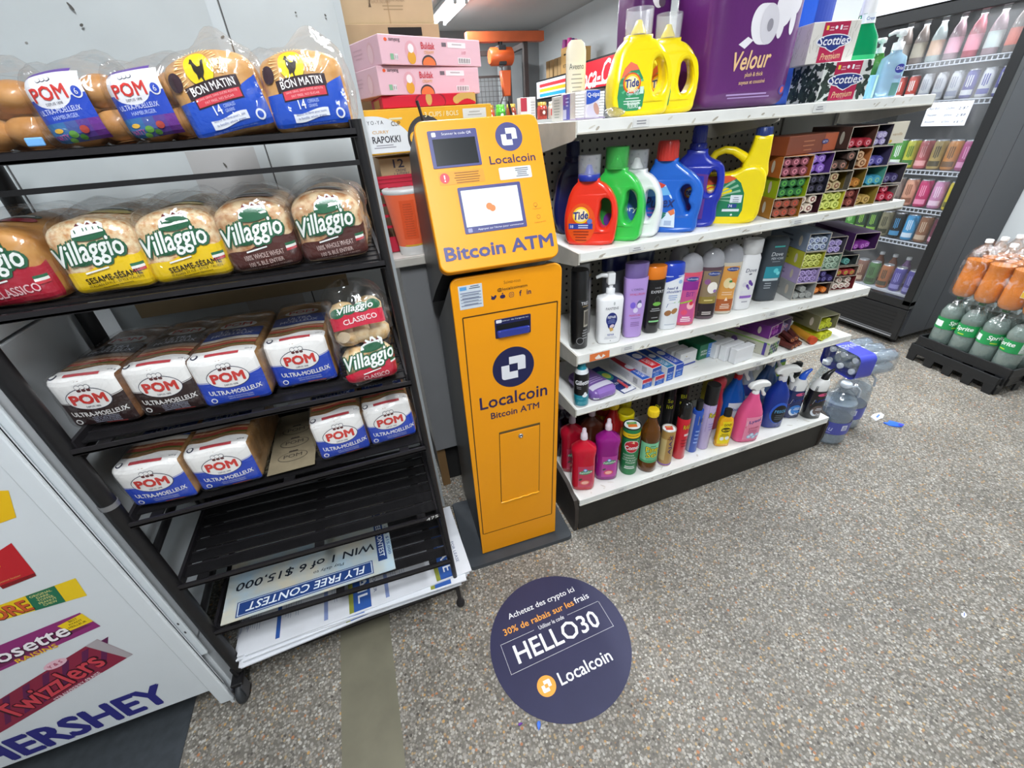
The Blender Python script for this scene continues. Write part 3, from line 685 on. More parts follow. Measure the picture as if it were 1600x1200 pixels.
# poster lying on tier six, upside down for the viewer
a6 = math.atan2(-.040, .683)
pst = thing('contest_poster', 'pale blue printed contest poster lying upside down on the sixth tier', 'poster', (-.300, 1.048, .2935), radians(2), None, 0, radians(3.4))
m = MB(); m.box(-.315, .165, -.125, .195, 0, .003, C('#a9c2d2', .55, noise_=.22, scale=9, col2='#cfc8b4')); m.build('sheet', pst)
m = MB(); tp = lambda u, v, h: (-u, -v, .0032+h); nv = C('#22407c', .5); pw_ = C('#e6ecf2', .5); bk = C('#1d2532', .5)
m.strip(tp, -.10, .28, .068, .118, nv, .0004, 2, 1); m.strip(tp, -.097, .277, .071, .115, C('#c9d6e2', .5), .0006, 2, 1); m.strip(tp, -.094, .274, .073, .113, nv, .0008, 2, 1)
m.text(tp, 'FLY FREE CONTEST', .09, .093, .026, pw_, .33, .02, .2, h=.0012)
m.text(tp, 'WIN 1 of 6 $15,000', .09, .012, .032, bk, .40, .02, .15, h=.0008); m.text(tp, 'Play daily to', .03, .045, .014, bk, .09, 0, .1, h=.0008)
m.strip(tp, -.146, -.118, -.15, .08, nv, .0004, 1, 2); m.text(tp, 'FLY FREE CONTEST', -.132, -.035, .016, pw_, .20, .02, 0, pi/2, .0010); m.text(tp, 'WIN 1 of 6 $15,000', -.1555, -.035, .010, C('#2a4a86', .5), .20, .01, 0, pi/2, .0008)
m.build('lettering', pst)
pst.rotation_euler[1] = radians(3.4)
# stack of printed sheets on the lowest tier
for i in range(7):
    zz = .1335+i*.0056
    t = thing('sign_sheet', 'white lease sign sheet, %s of the stack on the lowest tier' % ('bottom one', 'second from the bottom', 'third from the bottom', 'middle one', 'third from the top', 'second from the top', 'topmost')[i], 'sign', (-.278+.005*i-.014*(i % 2), 1.02-.004*(i % 3), zz), radians((2.5, -1, 3, .5, 2, -1.5, 1.2)[i]), 'lease sign sheets on the lowest tier')
    m = MB(); m.box(-.352, .345, -.115, .195, 0, .0050, C('#dcdee4', .55, noise_=.08, scale=12)); m.build('sheet', t)
    m = MB(); tp = top(.0050); bl = C('#2f57a0', .5); pl = C('#7d8cb8', .5); gr = C('#8a8f3c', .5)
    for k, x in enumerate((-.27, -.13, .06)): m.strip(tp, x, x+.012, -.10, .18, pl if k else bl, .0004, 1, 3)
    for k, x in enumerate((-.23, -.20, -.09, -.06, .10, .13, -.32, -.34)): m.lines(lambda u, v, h, x=x: tp(x+v, u, h), .03, 0, .16, 3, .007, .0016, C('#9aa2b4', .6), .0004, k)
    for x, tx in ((-.02, 'BAIL'), (.26, 'LEASE')):
        m.strip(tp, x-.034, x+.034, -.11, .18, bl, .0004, 1, 3); m.strip(tp, x-.034, x-.020, -.11, .18, gr, .0006, 1, 3)
        m.text(tp, tx, x+.010, -.02, .030, C('#e8ecf4', .5), .13, .02, 0, -pi/2, .0008)
        m.text(tp, 'FOR LEASE' if tx == 'LEASE' else 'A LOUER', x+.05, -.02, .010, C('#3c4a70', .5), .09, 0, 0, -pi/2, .0006)
    m.build('print', t)

# ---------------------------------------------------------------- white cabinet with candy graphics at the left edge
cab = thing('display_cabinet', 'white sheet-metal display cabinet with candy graphics at the left edge', 'cabinet', (0, 0, 0))
cw = C('#d3d8dc', .45, noise_=.05, scale=5)
CY = .878
m = MB(); m.box(-1.75, -.672, CY+.024, 1.385, .30, 1.16, cw, .003); m.box(-1.75, -.672, CY+.024, 1.385, 1.165, 1.21, cw, .004); m.build('body', cab)
m = MB(); m.box(-.700, -.664, CY+.014, CY+.022, .245, 1.155, C('#c9cfd3', .4), .002)
for z in (.36, .40): m.oval(flat(CY+.014), -.672, z, .0022, .005, C('#3a3a3c', .5), .0006, 10, 1)
m.build('side_panel', cab)
m = MB(); m.box(-1.75, -.676, CY, CY+.010, .098, 1.06, cw, .002); m.box(-.712, -.676, CY-.005, CY+.008, .022, 1.06, cw, .003); m.build('front_panel', cab)
for x in (-1.70, -.694): m = MB(); m.box(x-.018, x+.018, CY+.03, CY+.07, .0, .31, cw, .002); m.build('leg', cab)
for x in (-1.70, -.694): m = MB(); m.box(x-.018, x+.018, 1.30, 1.34, .0, .31, cw, .002); m.build('leg', cab)
m = MB(); m.box(-.690, -.682, CY+.0, CY+.02, 0, .03, cw); m.build('glide', cab)
fp = flat(CY-.0002)
def graphic(name, fn):
    m = MB(); fn(m); m.build(name, cab)
def yellow_bar(m): m.poly(fp, [(-1.0, .90), (-.744, .925), (-.732, .921), (-.755, .857), (-1.0, .82)], G('#e2b414')); m.poly(fp, [(-1.0, .86), (-.80, .895), (-.79, .88), (-1.0, .845)], G('#b9861a'), .0009)
def red_cup(m):
    m.poly(fp, [(-1.05, .74), (-.819, .789), (-.794, .800), (-.804, .708), (-.868, .700), (-1.05, .66)], G('#b81f28')); m.poly(fp, [(-.868, .700), (-.804, .708), (-.806, .700), (-.868, .690)], G('#7c1219'), .0009)
    m.text(fp, "'s", -.862, .757, .035, G('#f0c514'), .05, .05, .2, .25, .0010); m.oval(fp, -.89, .722, .022, .016, G('#e8a51c'), .0009, 18, 1, .2)
    m.text(fp, 'peanut butter', -.845, .7105, .006, G('#d9a45c'), .04, 0, 0, .12, .0010)
def chew(m):
    m.poly(fp, [(-1.02, .640), (-.896, .649), (-.756, .663), (-.764, .603), (-.921, .605), (-1.02, .588)], G('#e3bf1c')); m.poly(fp, [(-.850, .6535), (-.796, .659), (-.803, .604), (-.858, .6045)], G('#1f6a4c'), .0008)
    m.text(fp, 'EAT-MORE', -.945, .622, .034, G('#c4562c'), .175, .04, 0, .07, .0012); m.text(fp, 'EAT-MORE', -.9465, .6205, .034, G('#3a1c14'), .178, .075, 0, .07, .0009)
    for i, s in enumerate(('ORIGINAL', 'DARK', 'TOFFEE', 'PEANUT', 'CHEW')): m.text(fp, s, -.826, .648-i*.0085, .0062, G('#e3d98c'), None, .02, 0, .08, .0011)
def raisins(m):
    m.poly(fp, [(-1.08, .500), (-.96, .534), (-.800, .558), (-.790, .495), (-1.004, .454), (-1.08, .434)], G('#8a2a6e')); m.poly(fp, [(-1.08, .47), (-.84, .53), (-.80, .51), (-1.08, .445)], G('#6d1f50'), .0007)
    m.text(fp, 'Glosette', -.945, .503, .040, G('#2a1222'), .205, .085, .25, .16, .0009); m.text(fp, 'Glosette', -.944, .505, .040, G('#f0eaee'), .20, .03, .25, .16, .0012)
    m.text(fp, 'RAISINS', -.925, .474, .014, G('#e5b62c'), .085, .03, .1, .14, .0012)
    m.poly(fp, [(-.853, .538), (-.798, .554), (-.793, .519), (-.842, .511)], G('#e8c41c'), .0010)
    for i, s in enumerate(('BEST', 'AVANT', 'MEILLEUR')): m.text(fp, s, -.821, .542-i*.009, .006, G('#4a3a10'), None, .02, 0, .16, .0013)
def licorice(m):
    m.poly(fp, [(-1.20, .31), (-1.056, .361), (-.816, .456), (-.785, .361), (-1.105, .246), (-1.20, .215)], G('#86213c'))
    for i in range(6):
        x = -1.05+i*.048; m.poly(fp, [(x-.05, .262+.36*(x+1.05)), (x-.035, .268+.36*(x+1.05)), (x+.015, .378+.36*(x+1.05)-.012), (x-.002, .372+.36*(x+1.05)-.012)], G('#5c1a4a'), .0007)
    m.poly(fp, [(-.845, .445), (-.816, .456), (-.785, .361), (-.800, .356)], G('#a8a0a4'), .0009)
    m.text(fp, 'Twizzlers', -.965, .345, .058, G('#3a0f1c'), .255, .09, .15, .37, .0009); m.text(fp, 'Twizzlers', -.965, .345, .058, G('#c9404c'), .25, .025, .15, .37, .0012)
    m.oval(fp, -.918, .418, .026, .013, G('#e0b3c0'), .0011, 20, 1, .3); m.text(fp, 'Y & S', -.918, .418, .010, G('#b04060'), .032, .01, .2, .3, .0015); m.text(fp, 'STRAWBERRY-FRAISE', -.925, .315, .010, G('#e6cdd4'), .125, .01, 0, .37, .0012)
graphic('yellow_bar_graphic', yellow_bar); graphic('red_cup_graphic', red_cup); graphic('chew_bar_graphic', chew); graphic('raisin_box_graphic', raisins); graphic('licorice_bag_graphic', licorice)
graphic('lettering', lambda m: m.text(fp, 'HERSHEY', -1.004, .163, .088, G('#2b2a78'), .415, .065, 0, .03))
# tread plate on the floor below it
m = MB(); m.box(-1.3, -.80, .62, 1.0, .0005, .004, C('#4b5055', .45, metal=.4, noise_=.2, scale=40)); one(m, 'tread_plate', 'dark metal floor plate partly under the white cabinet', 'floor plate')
# ================================================================== bitcoin kiosk
atm = thing('crypto_kiosk', 'tall amber yellow and dark grey cash kiosk with a touchscreen between rack and shelving', 'kiosk', (.333, 1.074, 0), radians(-2.0))
yel = C('#ee9a00', .45, coat=.12, noise_=.03, scale=3); gry = C('#3c3e41', .38, metal=.25, noise_=.12, scale=3); dkb = C('#1b1f4a', .45); navp = C('#45477c', .45); ink_ = C('#2a2050', .5); wh_ = C('#dcdce4', .45)
LH = sqrt(.155**2+.312**2)
def hm(u, v, h):
    t = v/LH; return (u-.006*(1-t), -.052+.155*t-h*.312/LH, 1.148+.312*t+h*.155/LH)
def cm(u, v, h):
    t = v/1.104; return (u+.017*(t-.5), -.036*t-h, .020+1.103*t-h*.03)
def rrect(x0, x1, y0, y1, r4, n=6):
    """corner radii: top right, top left, bottom left, bottom right"""
    P = []
    for cx_, cy_, a0, r in ((x1, y1, 0, r4[0]), (x0, y1, 90, r4[1]), (x0, y0, 180, r4[2]), (x1, y0, 270, r4[3])):
        sx = -1 if cx_ == x1 else 1; sy = -1 if cy_ == y1 else 1
        if r == 0: P.append((cx_, cy_)); continue
        for k in range(n+1): a = radians(a0+90*k/n); P.append((cx_+sx*r+r*cos(a), cy_+sy*r+r*sin(a)))
    return P
def slab(m, f, P, h0, h1, mat, bev=.003):
    n = len(P); cxm = sum(p[0] for p in P)/n; cym = sum(p[1] for p in P)/n
    def shr(p, d):
        dx, dy = p[0]-cxm, p[1]-cym; L_ = sqrt(dx*dx+dy*dy); return (p[0]-d*dx/L_, p[1]-d*dy/L_)
    r = [[f(*p, h0) for p in P], [f(*p, h1-bev) for p in P], [f(*shr(p, bev*.4), h1-bev*.3) for p in P], [f(*shr(p, bev*1.2), h1) for p in P]]
    m.loft(r, mat, caps=False)
    tri = tessellate_polygon([[Vector((*shr(p, bev*1.2), 0)) for p in P]]); m.add(r[3], [tuple(t) for t in tri], mat)
    tri = tessellate_polygon([[Vector((*p, 0)) for p in P]]); m.add(r[0], [tuple(t) for t in tri], mat)
m = MB(); P = rrect(-.228, .206, -.052, .30, (.012, .012, .022, .022)); m.loft([[(x, y, 0) for x, y in P], [(x, y, .012) for x, y in P], [(x*.985, y*.985, .018) for x, y in P]], C('#3d4146', .5, noise_=.15, scale=20), smooth=False); m.build('base_plate', atm)
m = MB()
prof = [(.002, .018), (-.030, 1.08), (-.032, 1.118), (.17, .985), (.36, .865), (.36, .018)]
for s, sh in ((-.152, 0),):
    ra = [(-.150+.017*((z-.02)/1.1-.5), y, z) for y, z in prof]; rb_ = [(.146+.017*((z-.02)/1.1-.5), y, z) for y, z in prof]
    m.add(ra+rb_, [tuple(range(6)), tuple(range(11, 5, -1))]+[(i, i+6, (i+1) % 6+6, (i+1) % 6) for i in range(6)], gry)
m.build('cabinet_body', atm)
m = MB(); prof = [(-.050, 1.150), (.100, 1.452), (.30, 1.395), (.345, 1.33), (.36, .935), (.18, 1.035), (.0, 1.128)]
n = len(prof); ra = [(-.157, y, z) for y, z in prof]; rb_ = [(.141, y, z) for y, z in prof]
m.add(ra+rb_, [tuple(range(n)), tuple(range(2*n-1, n-1, -1))]+[(i, i+n, (i+1) % n+n, (i+1) % n) for i in range(n)], gry); m.build('head_body', atm)
m = MB(); slab(m, hm, rrect(-.159, .149, -.004, .350, (.022, .022, .022, .022)), -.010, .020, yel); m.build('head_panel', atm)
H0 = lambda u, v, h: hm(u, v, h+.0200)
m = MB(); slab(m, cm, rrect(-.154, .152, .004, 1.110, (.022, .022, 0, 0)), .001, .010, yel, .002); m.build('front_panel', atm)
C0 = lambda u, v, h: cm(u, v, h+.0100)
# scanner window
m = MB(); slab(m, H0, rrect(-.131, -.012, .239, .325, (.003,)*4, 3), .0, .0012, navp, .0004); m.text(H0, 'Scanner le code QR', -.062, .3155, .0068, wh_, .072, .02, h=.0020); slab(m, H0, rrect(-.122, -.112, .3105, .3205, (.002,)*4, 2), .001, .0018, wh_, .0002)
w_ = m.build('scanner_frame', atm); m = MB(); slab(m, H0, rrect(-.122, -.0185, .2445, .3055, (.001,)*4, 2), .0008, .0018, C('#24272a', .25), .0004); m.build('scanner_glass', w_)
# touch screen
m = MB(); slab(m, H0, rrect(-.084, .075, .081, .191, (.003,)*4, 3), .0, .0012, navp, .0004); m.text(H0, 'Appuyez sur l\'écran pour commencer', .008, .0885, .0058, wh_, .118, .015, h=.0020); slab(m, H0, rrect(-.076, -.065, .0835, .0935, (.002,)*4, 2), .001, .0018, C('#8f90b4', .45), .0002)
w_ = m.build('screen_frame', atm)
m = MB(); slab(m, H0, rrect(-.0775, .066, .0965, .183, (.001,)*4, 2), .0008, .0018, C('#ccd8dc', .2, emit=.30), .0004); om = C('#d7784c', .3, emit=.3)
m.oval(H0, -.013, .140, .0085, .0085, om, .0022, 20, 1); m.oval(H0, -.006, .135, .0080, .0080, om, .0024, 20, 1); m.build('touch_screen', w_)
m = MB()
m.oval(H0, .067, .299, .0345, .0340, navp, .0005, 40, 1); coin_logo(m, H0, .067, .299, .0270, C('#e4e6f0', .4), .0010); m.build('logo', atm)
m = MB(); m.text(H0, 'Localcoin', .067, .2470, .0190, ink_, .118, .02); m.build('brand_name', atm)
m = MB(); m.text(H0, 'Bitcoin ATM', -.003, .0400, .0310, navp, .278, .06); m.build('title_lettering', atm)
m = MB()
m.text(H0, 'Trouvez-nous', .108, .1215, .0030, C('#8a5a10', .5), .022, 0); m.text(H0, 'Localisez un ATM', .111, .0880, .0030, C('#8a5a10', .5), .030, 0)
br = C('#9a6410', .5)
for (u, v) in ((.106, .131), (.109, .101)):
    for k in range(16):
        a, b_ = 2*pi*k/16, 2*pi*(k+1)/16; R1 = .0052
        m.poly(H0, [(u+R1*cos(a), v+R1*sin(a)), (u+R1*cos(b_), v+R1*sin(b_)), (u+R1*.8*cos(b_), v+R1*.8*sin(b_)), (u+R1*.8*cos(a), v+R1*.8*sin(a))], br, .0005)
m.poly(H0, [(.1025, .1275), (.1095, .1275), (.106, .1235)], br, .0005)
m.build('pictogram_captions', atm)
m = MB(); slab(m, H0, rrect(-.123, -.011, .200, .231, (.004,)*4, 3), 0, .0004, C('#d68f1c', .45), .0001); m.oval(H0, -.109, .2155, .0115, .0120, C('#d23a44', .45), .0008, 24, 1)
m.strip(H0, -.1105, -.1075, .2130, .2225, wh_, .0012, 1, 1); m.oval(H0, -.109, .2090, .0018, .0018, wh_, .0012, 10, 1); m.lines(H0, -.054, .2265, .078, 5, .0056, .0022, C('#8b5c12', .5), .0008, 4); m.build('warning_sticker', atm)
m = MB(); slab(m, H0, rrect(.0265, .110, .1985, .2275, (.003,)*4, 3), 0, .0005, C('#d2d4d8', .4), .0001)
m.lines(H0, .085, .2235, .034, 5, .0046, .0020, C('#6c6e78', .5), .0010, 2); m.build('info_sticker', atm)
# lower cabinet
m = MB(); dk = C('#3a2608', .6)
for a_ in ((-.131, .140, 1.001, 1.0045), (-.141, .135, .117, .1200)): m.strip(C0, a_[0], a_[1], a_[2], a_[3], dk, .0006, 1, 1)
for x0, x1 in ((-.131, -.1435), (.140, .135)):
    m.poly(C0, [(x0-.0016, 1.003), (x0+.0016, 1.003), (x1+.0016, .119), (x1-.0016, .119)], dk, .0006)
dr = m.build('door', atm)
m = MB(); m.lathe([(.0085, 0), (.0085, .004), (.007, .006), (.004, .006), (.004, .004), (0, .004)], C('#b9babd', .25, metal=.9), 20, M=Matrix.Translation(C0(.018, .555, 0)) @ Matrix.Rotation(pi/2, 4, 'X')); m.build('lock', atm)
m = MB()
for (a_, b_) in (((-.053, .588), (-.064, .262)), ((.086, .588), (.082, .266))): m.poly(C0, [(a_[0]-.0012, a_[1]), (a_[0]+.0012, a_[1]), (b_[0]+.0012, b_[1]), (b_[0]-.0012, b_[1])], dk, .0008)
m.strip(C0, -.053, .086, .580, .589, C('#5c4a26', .6), .0008, 1, 1)
m.tube([C0(-.064+.146*k/12, .262+.004*k/12+.0015*sin(k*2.1), .001+.002*sin(k*1.3)**2) for k in range(13)], .0034, C('#f0a616', .3, coat=.3), 8)
slab(m, C0, [(-.062, .266), (.081, .270), (.085, .578), (-.052, .578)], .0, .0016, yel, .0006); m.build('service_flap', atm)
m = MB(); slab(m, C0, rrect(-.045, .060, .924, .981, (.003,)*4, 3), 0, .0014, C('#1c2050', .4), .0004); m.text(C0, "Insérer de l'argent ici", .012, .9745, .0055, wh_, .080, .015, h=.0022); slab(m, C0, rrect(-.041, -.025, .970, .979, (.002,)*4, 2), .001, .0020, wh_, .0002)
sl = m.build('cash_slot', atm); m = MB(); m.strip(C0, -.041, .056, .945, .965, C('#08090e', .5), .0020, 1, 1)
slab(m, C0, rrect(-.040, .055, .928, .948, (.004,)*4, 3), .0015, .010, C('#26358c', .25, coat=.5), .004); m.build('bill_acceptor', sl)
m = MB(); m.oval(C0, .004, .820, .0645, .0680, dkb, .0005, 48, 1); coin_logo(m, C0, .004, .820, .0500, C('#dfe0e6', .4), .0010); m.build('logo', atm)
m = MB(); m.text(C0, 'Localcoin', .002, .7150, .0440, ink_, .218, .022); m.text(C0, 'Bitcoin ATM', .004, .6610, .0235, ink_, .160, .022); m.build('brand_name', atm)
m = MB(); m.text(C0, 'Suivez-nous', .010, 1.082, .0085, C('#8a5a10', .5), .046, 0); m.text(C0, '@localcoinatm', .010, 1.0635, .0105, C('#4a3420', .5), .084, .006)
m.poly(C0, [(-.050, 1.042), (-.046, 1.0395), (-.041, 1.0395), (-.036, 1.0445), (-.0345, 1.0495), (-.038, 1.0515), (-.041, 1.0495), (-.042, 1.0475), (-.046, 1.0488), (-.050, 1.0525), (-.049, 1.0470)], ink_, .0006)
m.oval(C0, -.018, 1.0440, .0075, .0055, ink_, .0006, 18, 1); m.oval(C0, -.018, 1.0525, .0020, .0020, ink_, .0006, 8, 1)
def ring(u, v, a, b, hh): m.oval(C0, u, v, a, a, ink_, hh, 18, 1); m.oval(C0, u, v, b, b, yel, hh+.0003, 18, 1)
P = rrect(.000, .0135, 1.038, 1.052, (.004,)*4, 4); m.poly(C0, P, ink_, .0006); m.poly(C0, rrect(.0013, .0122, 1.0393, 1.0507, (.003,)*4, 4), yel, .0009); ring(.0068, 1.045, .0034, .0022, .0012)
m.text(C0, 'f', .032, 1.0455, .0150, ink_, None, .03); m.text(C0, 'in', .056, 1.0455, .0130, ink_, .012, .03); m.build('social_media_line', atm)
m = MB(); slab(m, C0, rrect(-.135, -.072, 1.026, 1.090, (.001,)*4, 2), 0, .0006, C('#c9d2da', .35), .0001)
m.strip(C0, -.131, -.113, 1.0775, 1.0865, C('#5b9fd8', .5), .0010, 1, 1); m.lines(C0, -.092, 1.087, .030, 2, .005, .0022, C('#5c6678', .5), .0010, 1)
for k in range(5): m.strip(C0, -.131, -.076, 1.068-k*.0085, 1.0715-k*.0085, C('#a4aec0' if k % 2 else '#8d96ac', .5), .0010, 1, 1)
m.lines(C0, -.104, 1.0655, .048, 4, .0088, .0016, C('#59617a', .5), .0013, 6); m.build('notice_sticker', atm)
for x, y, tl in ((-.125, .13, .06), (.115, .17, .05)):
    m = MB(); m.tube([(x, y, 1.425), (x, y, 1.452), (x-.010, y+.004, 1.452+tl)], .0036, C('#151516', .5), 8); m.build('antenna', atm)

# ================================================================== counter and the cartons stacked behind the kiosk
ctr = thing('service_counter', 'grey-white counter with a worn pale top behind the kiosk', 'counter', (0, 0, 0))
m = MB(); m.box(.072, .52, 1.470, 2.05, 1.062, 1.090, C('#b9b4ac', .5, noise_=.15, scale=18), .003); m.build('countertop', ctr)
m = MB(); m.box(.105, .50, 1.50, 1.518, .235, 1.062, C('#6f7072', .5, noise_=.08, scale=6)); m.build('front_panel', ctr)
m = MB(); m.box(.105, .120, 1.519, 2.03, .235, 1.062, C('#6f7072', .5, noise_=.08, scale=6)); m.build('side_panel', ctr)
m = MB(); m.box(.110, .50, 1.56, 1.575, .0, .235, C('#161515', .7)); m.box(.110, .125, 1.58, 2.03, .0, .235, C('#161515', .7)); m.build('shade_board', ctr)  # near-black boards added to paint in the shade under the counter
for x, y in ((.125, 1.54), (.48, 1.54), (.125, 2.0), (.48, 2.0)): m = MB(); m.box(x-.018, x+.018, y-.018, y+.018, 0, 1.062, C('#6d5232', .6)); m.build('leg', ctr)
m = MB(); m.box(.082, .36, 1.474, 1.56, 1.0905, 1.0915, C('#d9d2cc', .6)); m.text(top(1.0915, .20, 1.50), 'liste de prix', 0, 0, .010, C('#8d86a8', .6), .09); one(m, 'paper_sheet', 'white paper sheet lying on the counter under the orange tub', 'paper')
# red crate
redp = C('#b51e38', .42, noise_=.1, scale=10)
cr = thing('milk_crate', 'dark red plastic crate on the counter behind the orange tub', 'crate', (.250, 1.745, 1.0925))
m = MB(); a, b, hh = .165, .165, .240
m.box(-a, a, -b, b, 0, .006, redp)
for z0, z1 in ((0, .05), (.205, .240)):
    for s in (-1, 1): m.box(-a, a, s*b-.004, s*b+.004, z0, z1, redp); m.box(s*a-.004, s*a+.004, -b, b, z0, z1, redp)
for z in (.220, .231):
    for s in (-1, 1): m.box(-a-.003, a+.003, s*b-.007, s*b+.007, z, z+.003, redp); m.box(s*a-.007, s*a+.007, -b, b, z, z+.003, redp)
for i in range(9):
    x = -a+2*a*i/8
    for s in (-1, 1): m.box(x-.005, x+.005, s*b-.004, s*b+.004, .05, .205, redp); m.box(s*a-.004, s*a+.004, x-.005, x+.005, .05, .205, redp)
for s in (-1, 1):
    for x0, x1 in ((-.10, -.055), (.10, .055)): m.add([(x0, s*b-.005, .205), (x1, s*b-.005, .13), (x1+.012*(1 if x1 > x0 else -1), s*b-.005, .13), (x0+.012*(1 if x1 > x0 else -1), s*b-.005, .205)], [(0, 1, 2, 3)], redp)
for z in (.08, .115, .15, .185):
    for s in (-1, 1): m.box(-a, a, s*b-.003, s*b+.003, z, z+.008, redp); m.box(s*a-.003, s*a+.003, -b, b, z, z+.008, redp)
m.build('basket', cr)
brn = C('#ae9470', .7, noise_=.10, scale=12); brn2 = C('#b8a07c', .7, noise_=.08, scale=10)
def carton(name, label, w, d, h, loc, rz, mat, prints=None, group=None, lid=True):
    t = thing(name, label, 'box', loc, rz, group)
    m = MB(); m.box(0, w, 0, d, 0, h, mat, .0025); m.build('carton_body', t)
    if prints:
        m = MB(); m.s2 = MB(); prints(m, clampf(flat(0, 0, 0), .0005, w-.0005, h), w, h, d)
        if m.v: m.build('front_print', t)
        if m.s2.v: m.s2.build('side_print', t)
    return t
def p12(m, f, w, h, d):
    m.text(f, '12', .062, .263, .024, C('#2d2c40', .6), .034, .03); m.text(f, 'CRÈME', .066, .243, .010, C('#3a3850', .6), .034, .005); m.text(f, 'LAITIERS', .068, .230, .011, C('#3a3850', .6), .050, .005)
    m.s2.strip(left(0), -.10, -.02, h*.55, h*.80, C('#a8443c', .6), .0006, 1, 1)
m = MB()
carton('cardboard_box', 'plain brown cardboard box printed 12 standing inside the red crate', .27, .27, .280, (.115, 1.61, 1.1010), 0, brn, p12)
tub = thing('plastic_tub', 'orange tapered plastic tub with white base and rim on the counter', 'tub', (.168, 1.530, 1.0922))
m = MB(); og = C('#ee6a42', .4, coat=.2); m.lathe([(.044, 0), (.046, .003), (.0475, .030)], C('#d5d4d2', .4), 32); m.lathe([(.0475, .030), (.066, .192)], og, 32); m.lathe([(.066, .192), (.068, .196), (.068, .204), (.064, .206), (.062, .204)], C('#cfd0d0', .4), 32); m.build('tub_body', tub)
m = MB(); f = cyl(.0582, 0, 0); yg = C('#c9512e', .45)
ft = lambda u, v, h: cyl(.0475+.0187*(v-.03)/.162, 0, 0)(u, v, h)
m.strip(ft, -.028, .020, .055, .175, C('#e2592f', .45), .0006, 8, 5); m.lines(ft, -.004, .165, .034, 14, .0075, .003, yg, .0012, 3); m.strip(ft, -.03, .03, .0305, .036, C('#d6a83a', .45), .0006, 8, 1); m.build('label', tub)
# upper boxes, pushed back on the stack
def prap(m, f, w, h, d):
    yl = C('#eeb02c', .45); wt = C('#dfe1e4', .45); dk = C('#2c2a32', .5)
    m.strip(f, .004, w-.004, .004, h-.004, yl, .0004, 2, 1)
    m.strip(f, .004, .150, .004, lambda u: .010+(h-.026)*sqrt(max(0, 1-((u-.03)/.125)**2)) if u > .03 else h-.016, wt, .0008, 24, 2)
    m.strip(f, .13, .19, .004, .02, wt, .0007, 4, 1)
    m.text(f, 'RAPOKKI', .070, .040, .018, dk, .085, .025, h=.0012); m.text(f, 'YO-YA', .045, .085, .010, dk, .048, 0, h=.0012, space=1.4); m.text(f, 'CUP', .106, .080, .012, C('#5a4a34', .5), .028, .02, h=.0012); m.strip(f, .088, .128, .090, .095, C('#e3d9b0', .5), .0012, 3, 1)
    m.lines(f, .062, .0255, .070, 2, .006, .0022, C('#8c8a94', .5), .0012, 1); m.text(f, 'CURRY', .056, .060, .008, C('#d9a85a', .5), .05, .01, h=.0012)
    m.oval(f, .198, .035, .062, .062, C('#3c3a3c', .5), .0009, 36, 2); m.oval(f, .198, .035, .054, .050, C('#57504c', .5), .0012, 30, 2)
    rr = random.Random(5)
    for k in range(26):
        a, q = rr.random()*6.28, sqrt(rr.random()); m.oval(f, .196+.044*q*cos(a), .028+.034*q*sin(a), .009, .006, C(('#d9682e', '#c24a22', '#e08a3c')[k % 3], .5), .0014+.00002*k, 8, 1, a)
    m.oval(f, .160, .038, .017, .018, C('#f0b535', .45), .0022, 22, 1); m.oval(f, .160, .038, .012, .013, C('#f3cf7a', .45), .0025, 22, 1); m.oval(f, .160, .038, .010, .011, C('#f0b535', .45), .0028, 22, 1)
    m.text(f, '3 CUPS / BOLS', .255, .098, .013, C('#f6e7b4', .5), .11, .02, h=.0012); m.strip(f, .325, .405, .082, .108, C('#e2e0da', .5), .0010, 1, 1); m.lines(f, .365, .100, .05, 2, .008, .003, C('#b8b4ae', .5), .0014, 1)
carton('food_carton', 'yellow and white noodle cup carton on top of the crate behind the kiosk', .425, .26, .118, (.078, 1.545, 1.3945), radians(4), C('#e0a82e', .5), prap)
def pred(m, f, w, h, d):
    gd = C('#c9a45a', .5)
    m.oval(f, .15, .012, .050, .030, C('#8d1024', .5), .0006, 24, 1); m.oval(f, .15, .010, .046, .026, C('#c41233', .5), .0009, 24, 1); m.oval(f, .145, .020, .010, .018, gd, .0012, 14, 1)
    for k in range(9): m.oval(f, .235+.009*k, .014+.012*sin(k*.4), .012, .011, gd, .0010+.00005*k, 10, 1)
    m.s2.strip(left(0), -.16, -.05, .004, .026, gd, .0008, 4, 1)
carton('snack_carton', 'bright red carton with gold print under the pink cartons', .30, .22, .032, (.158, 1.575, 1.5145), radians(4), C('#c8102f', .45), pred)
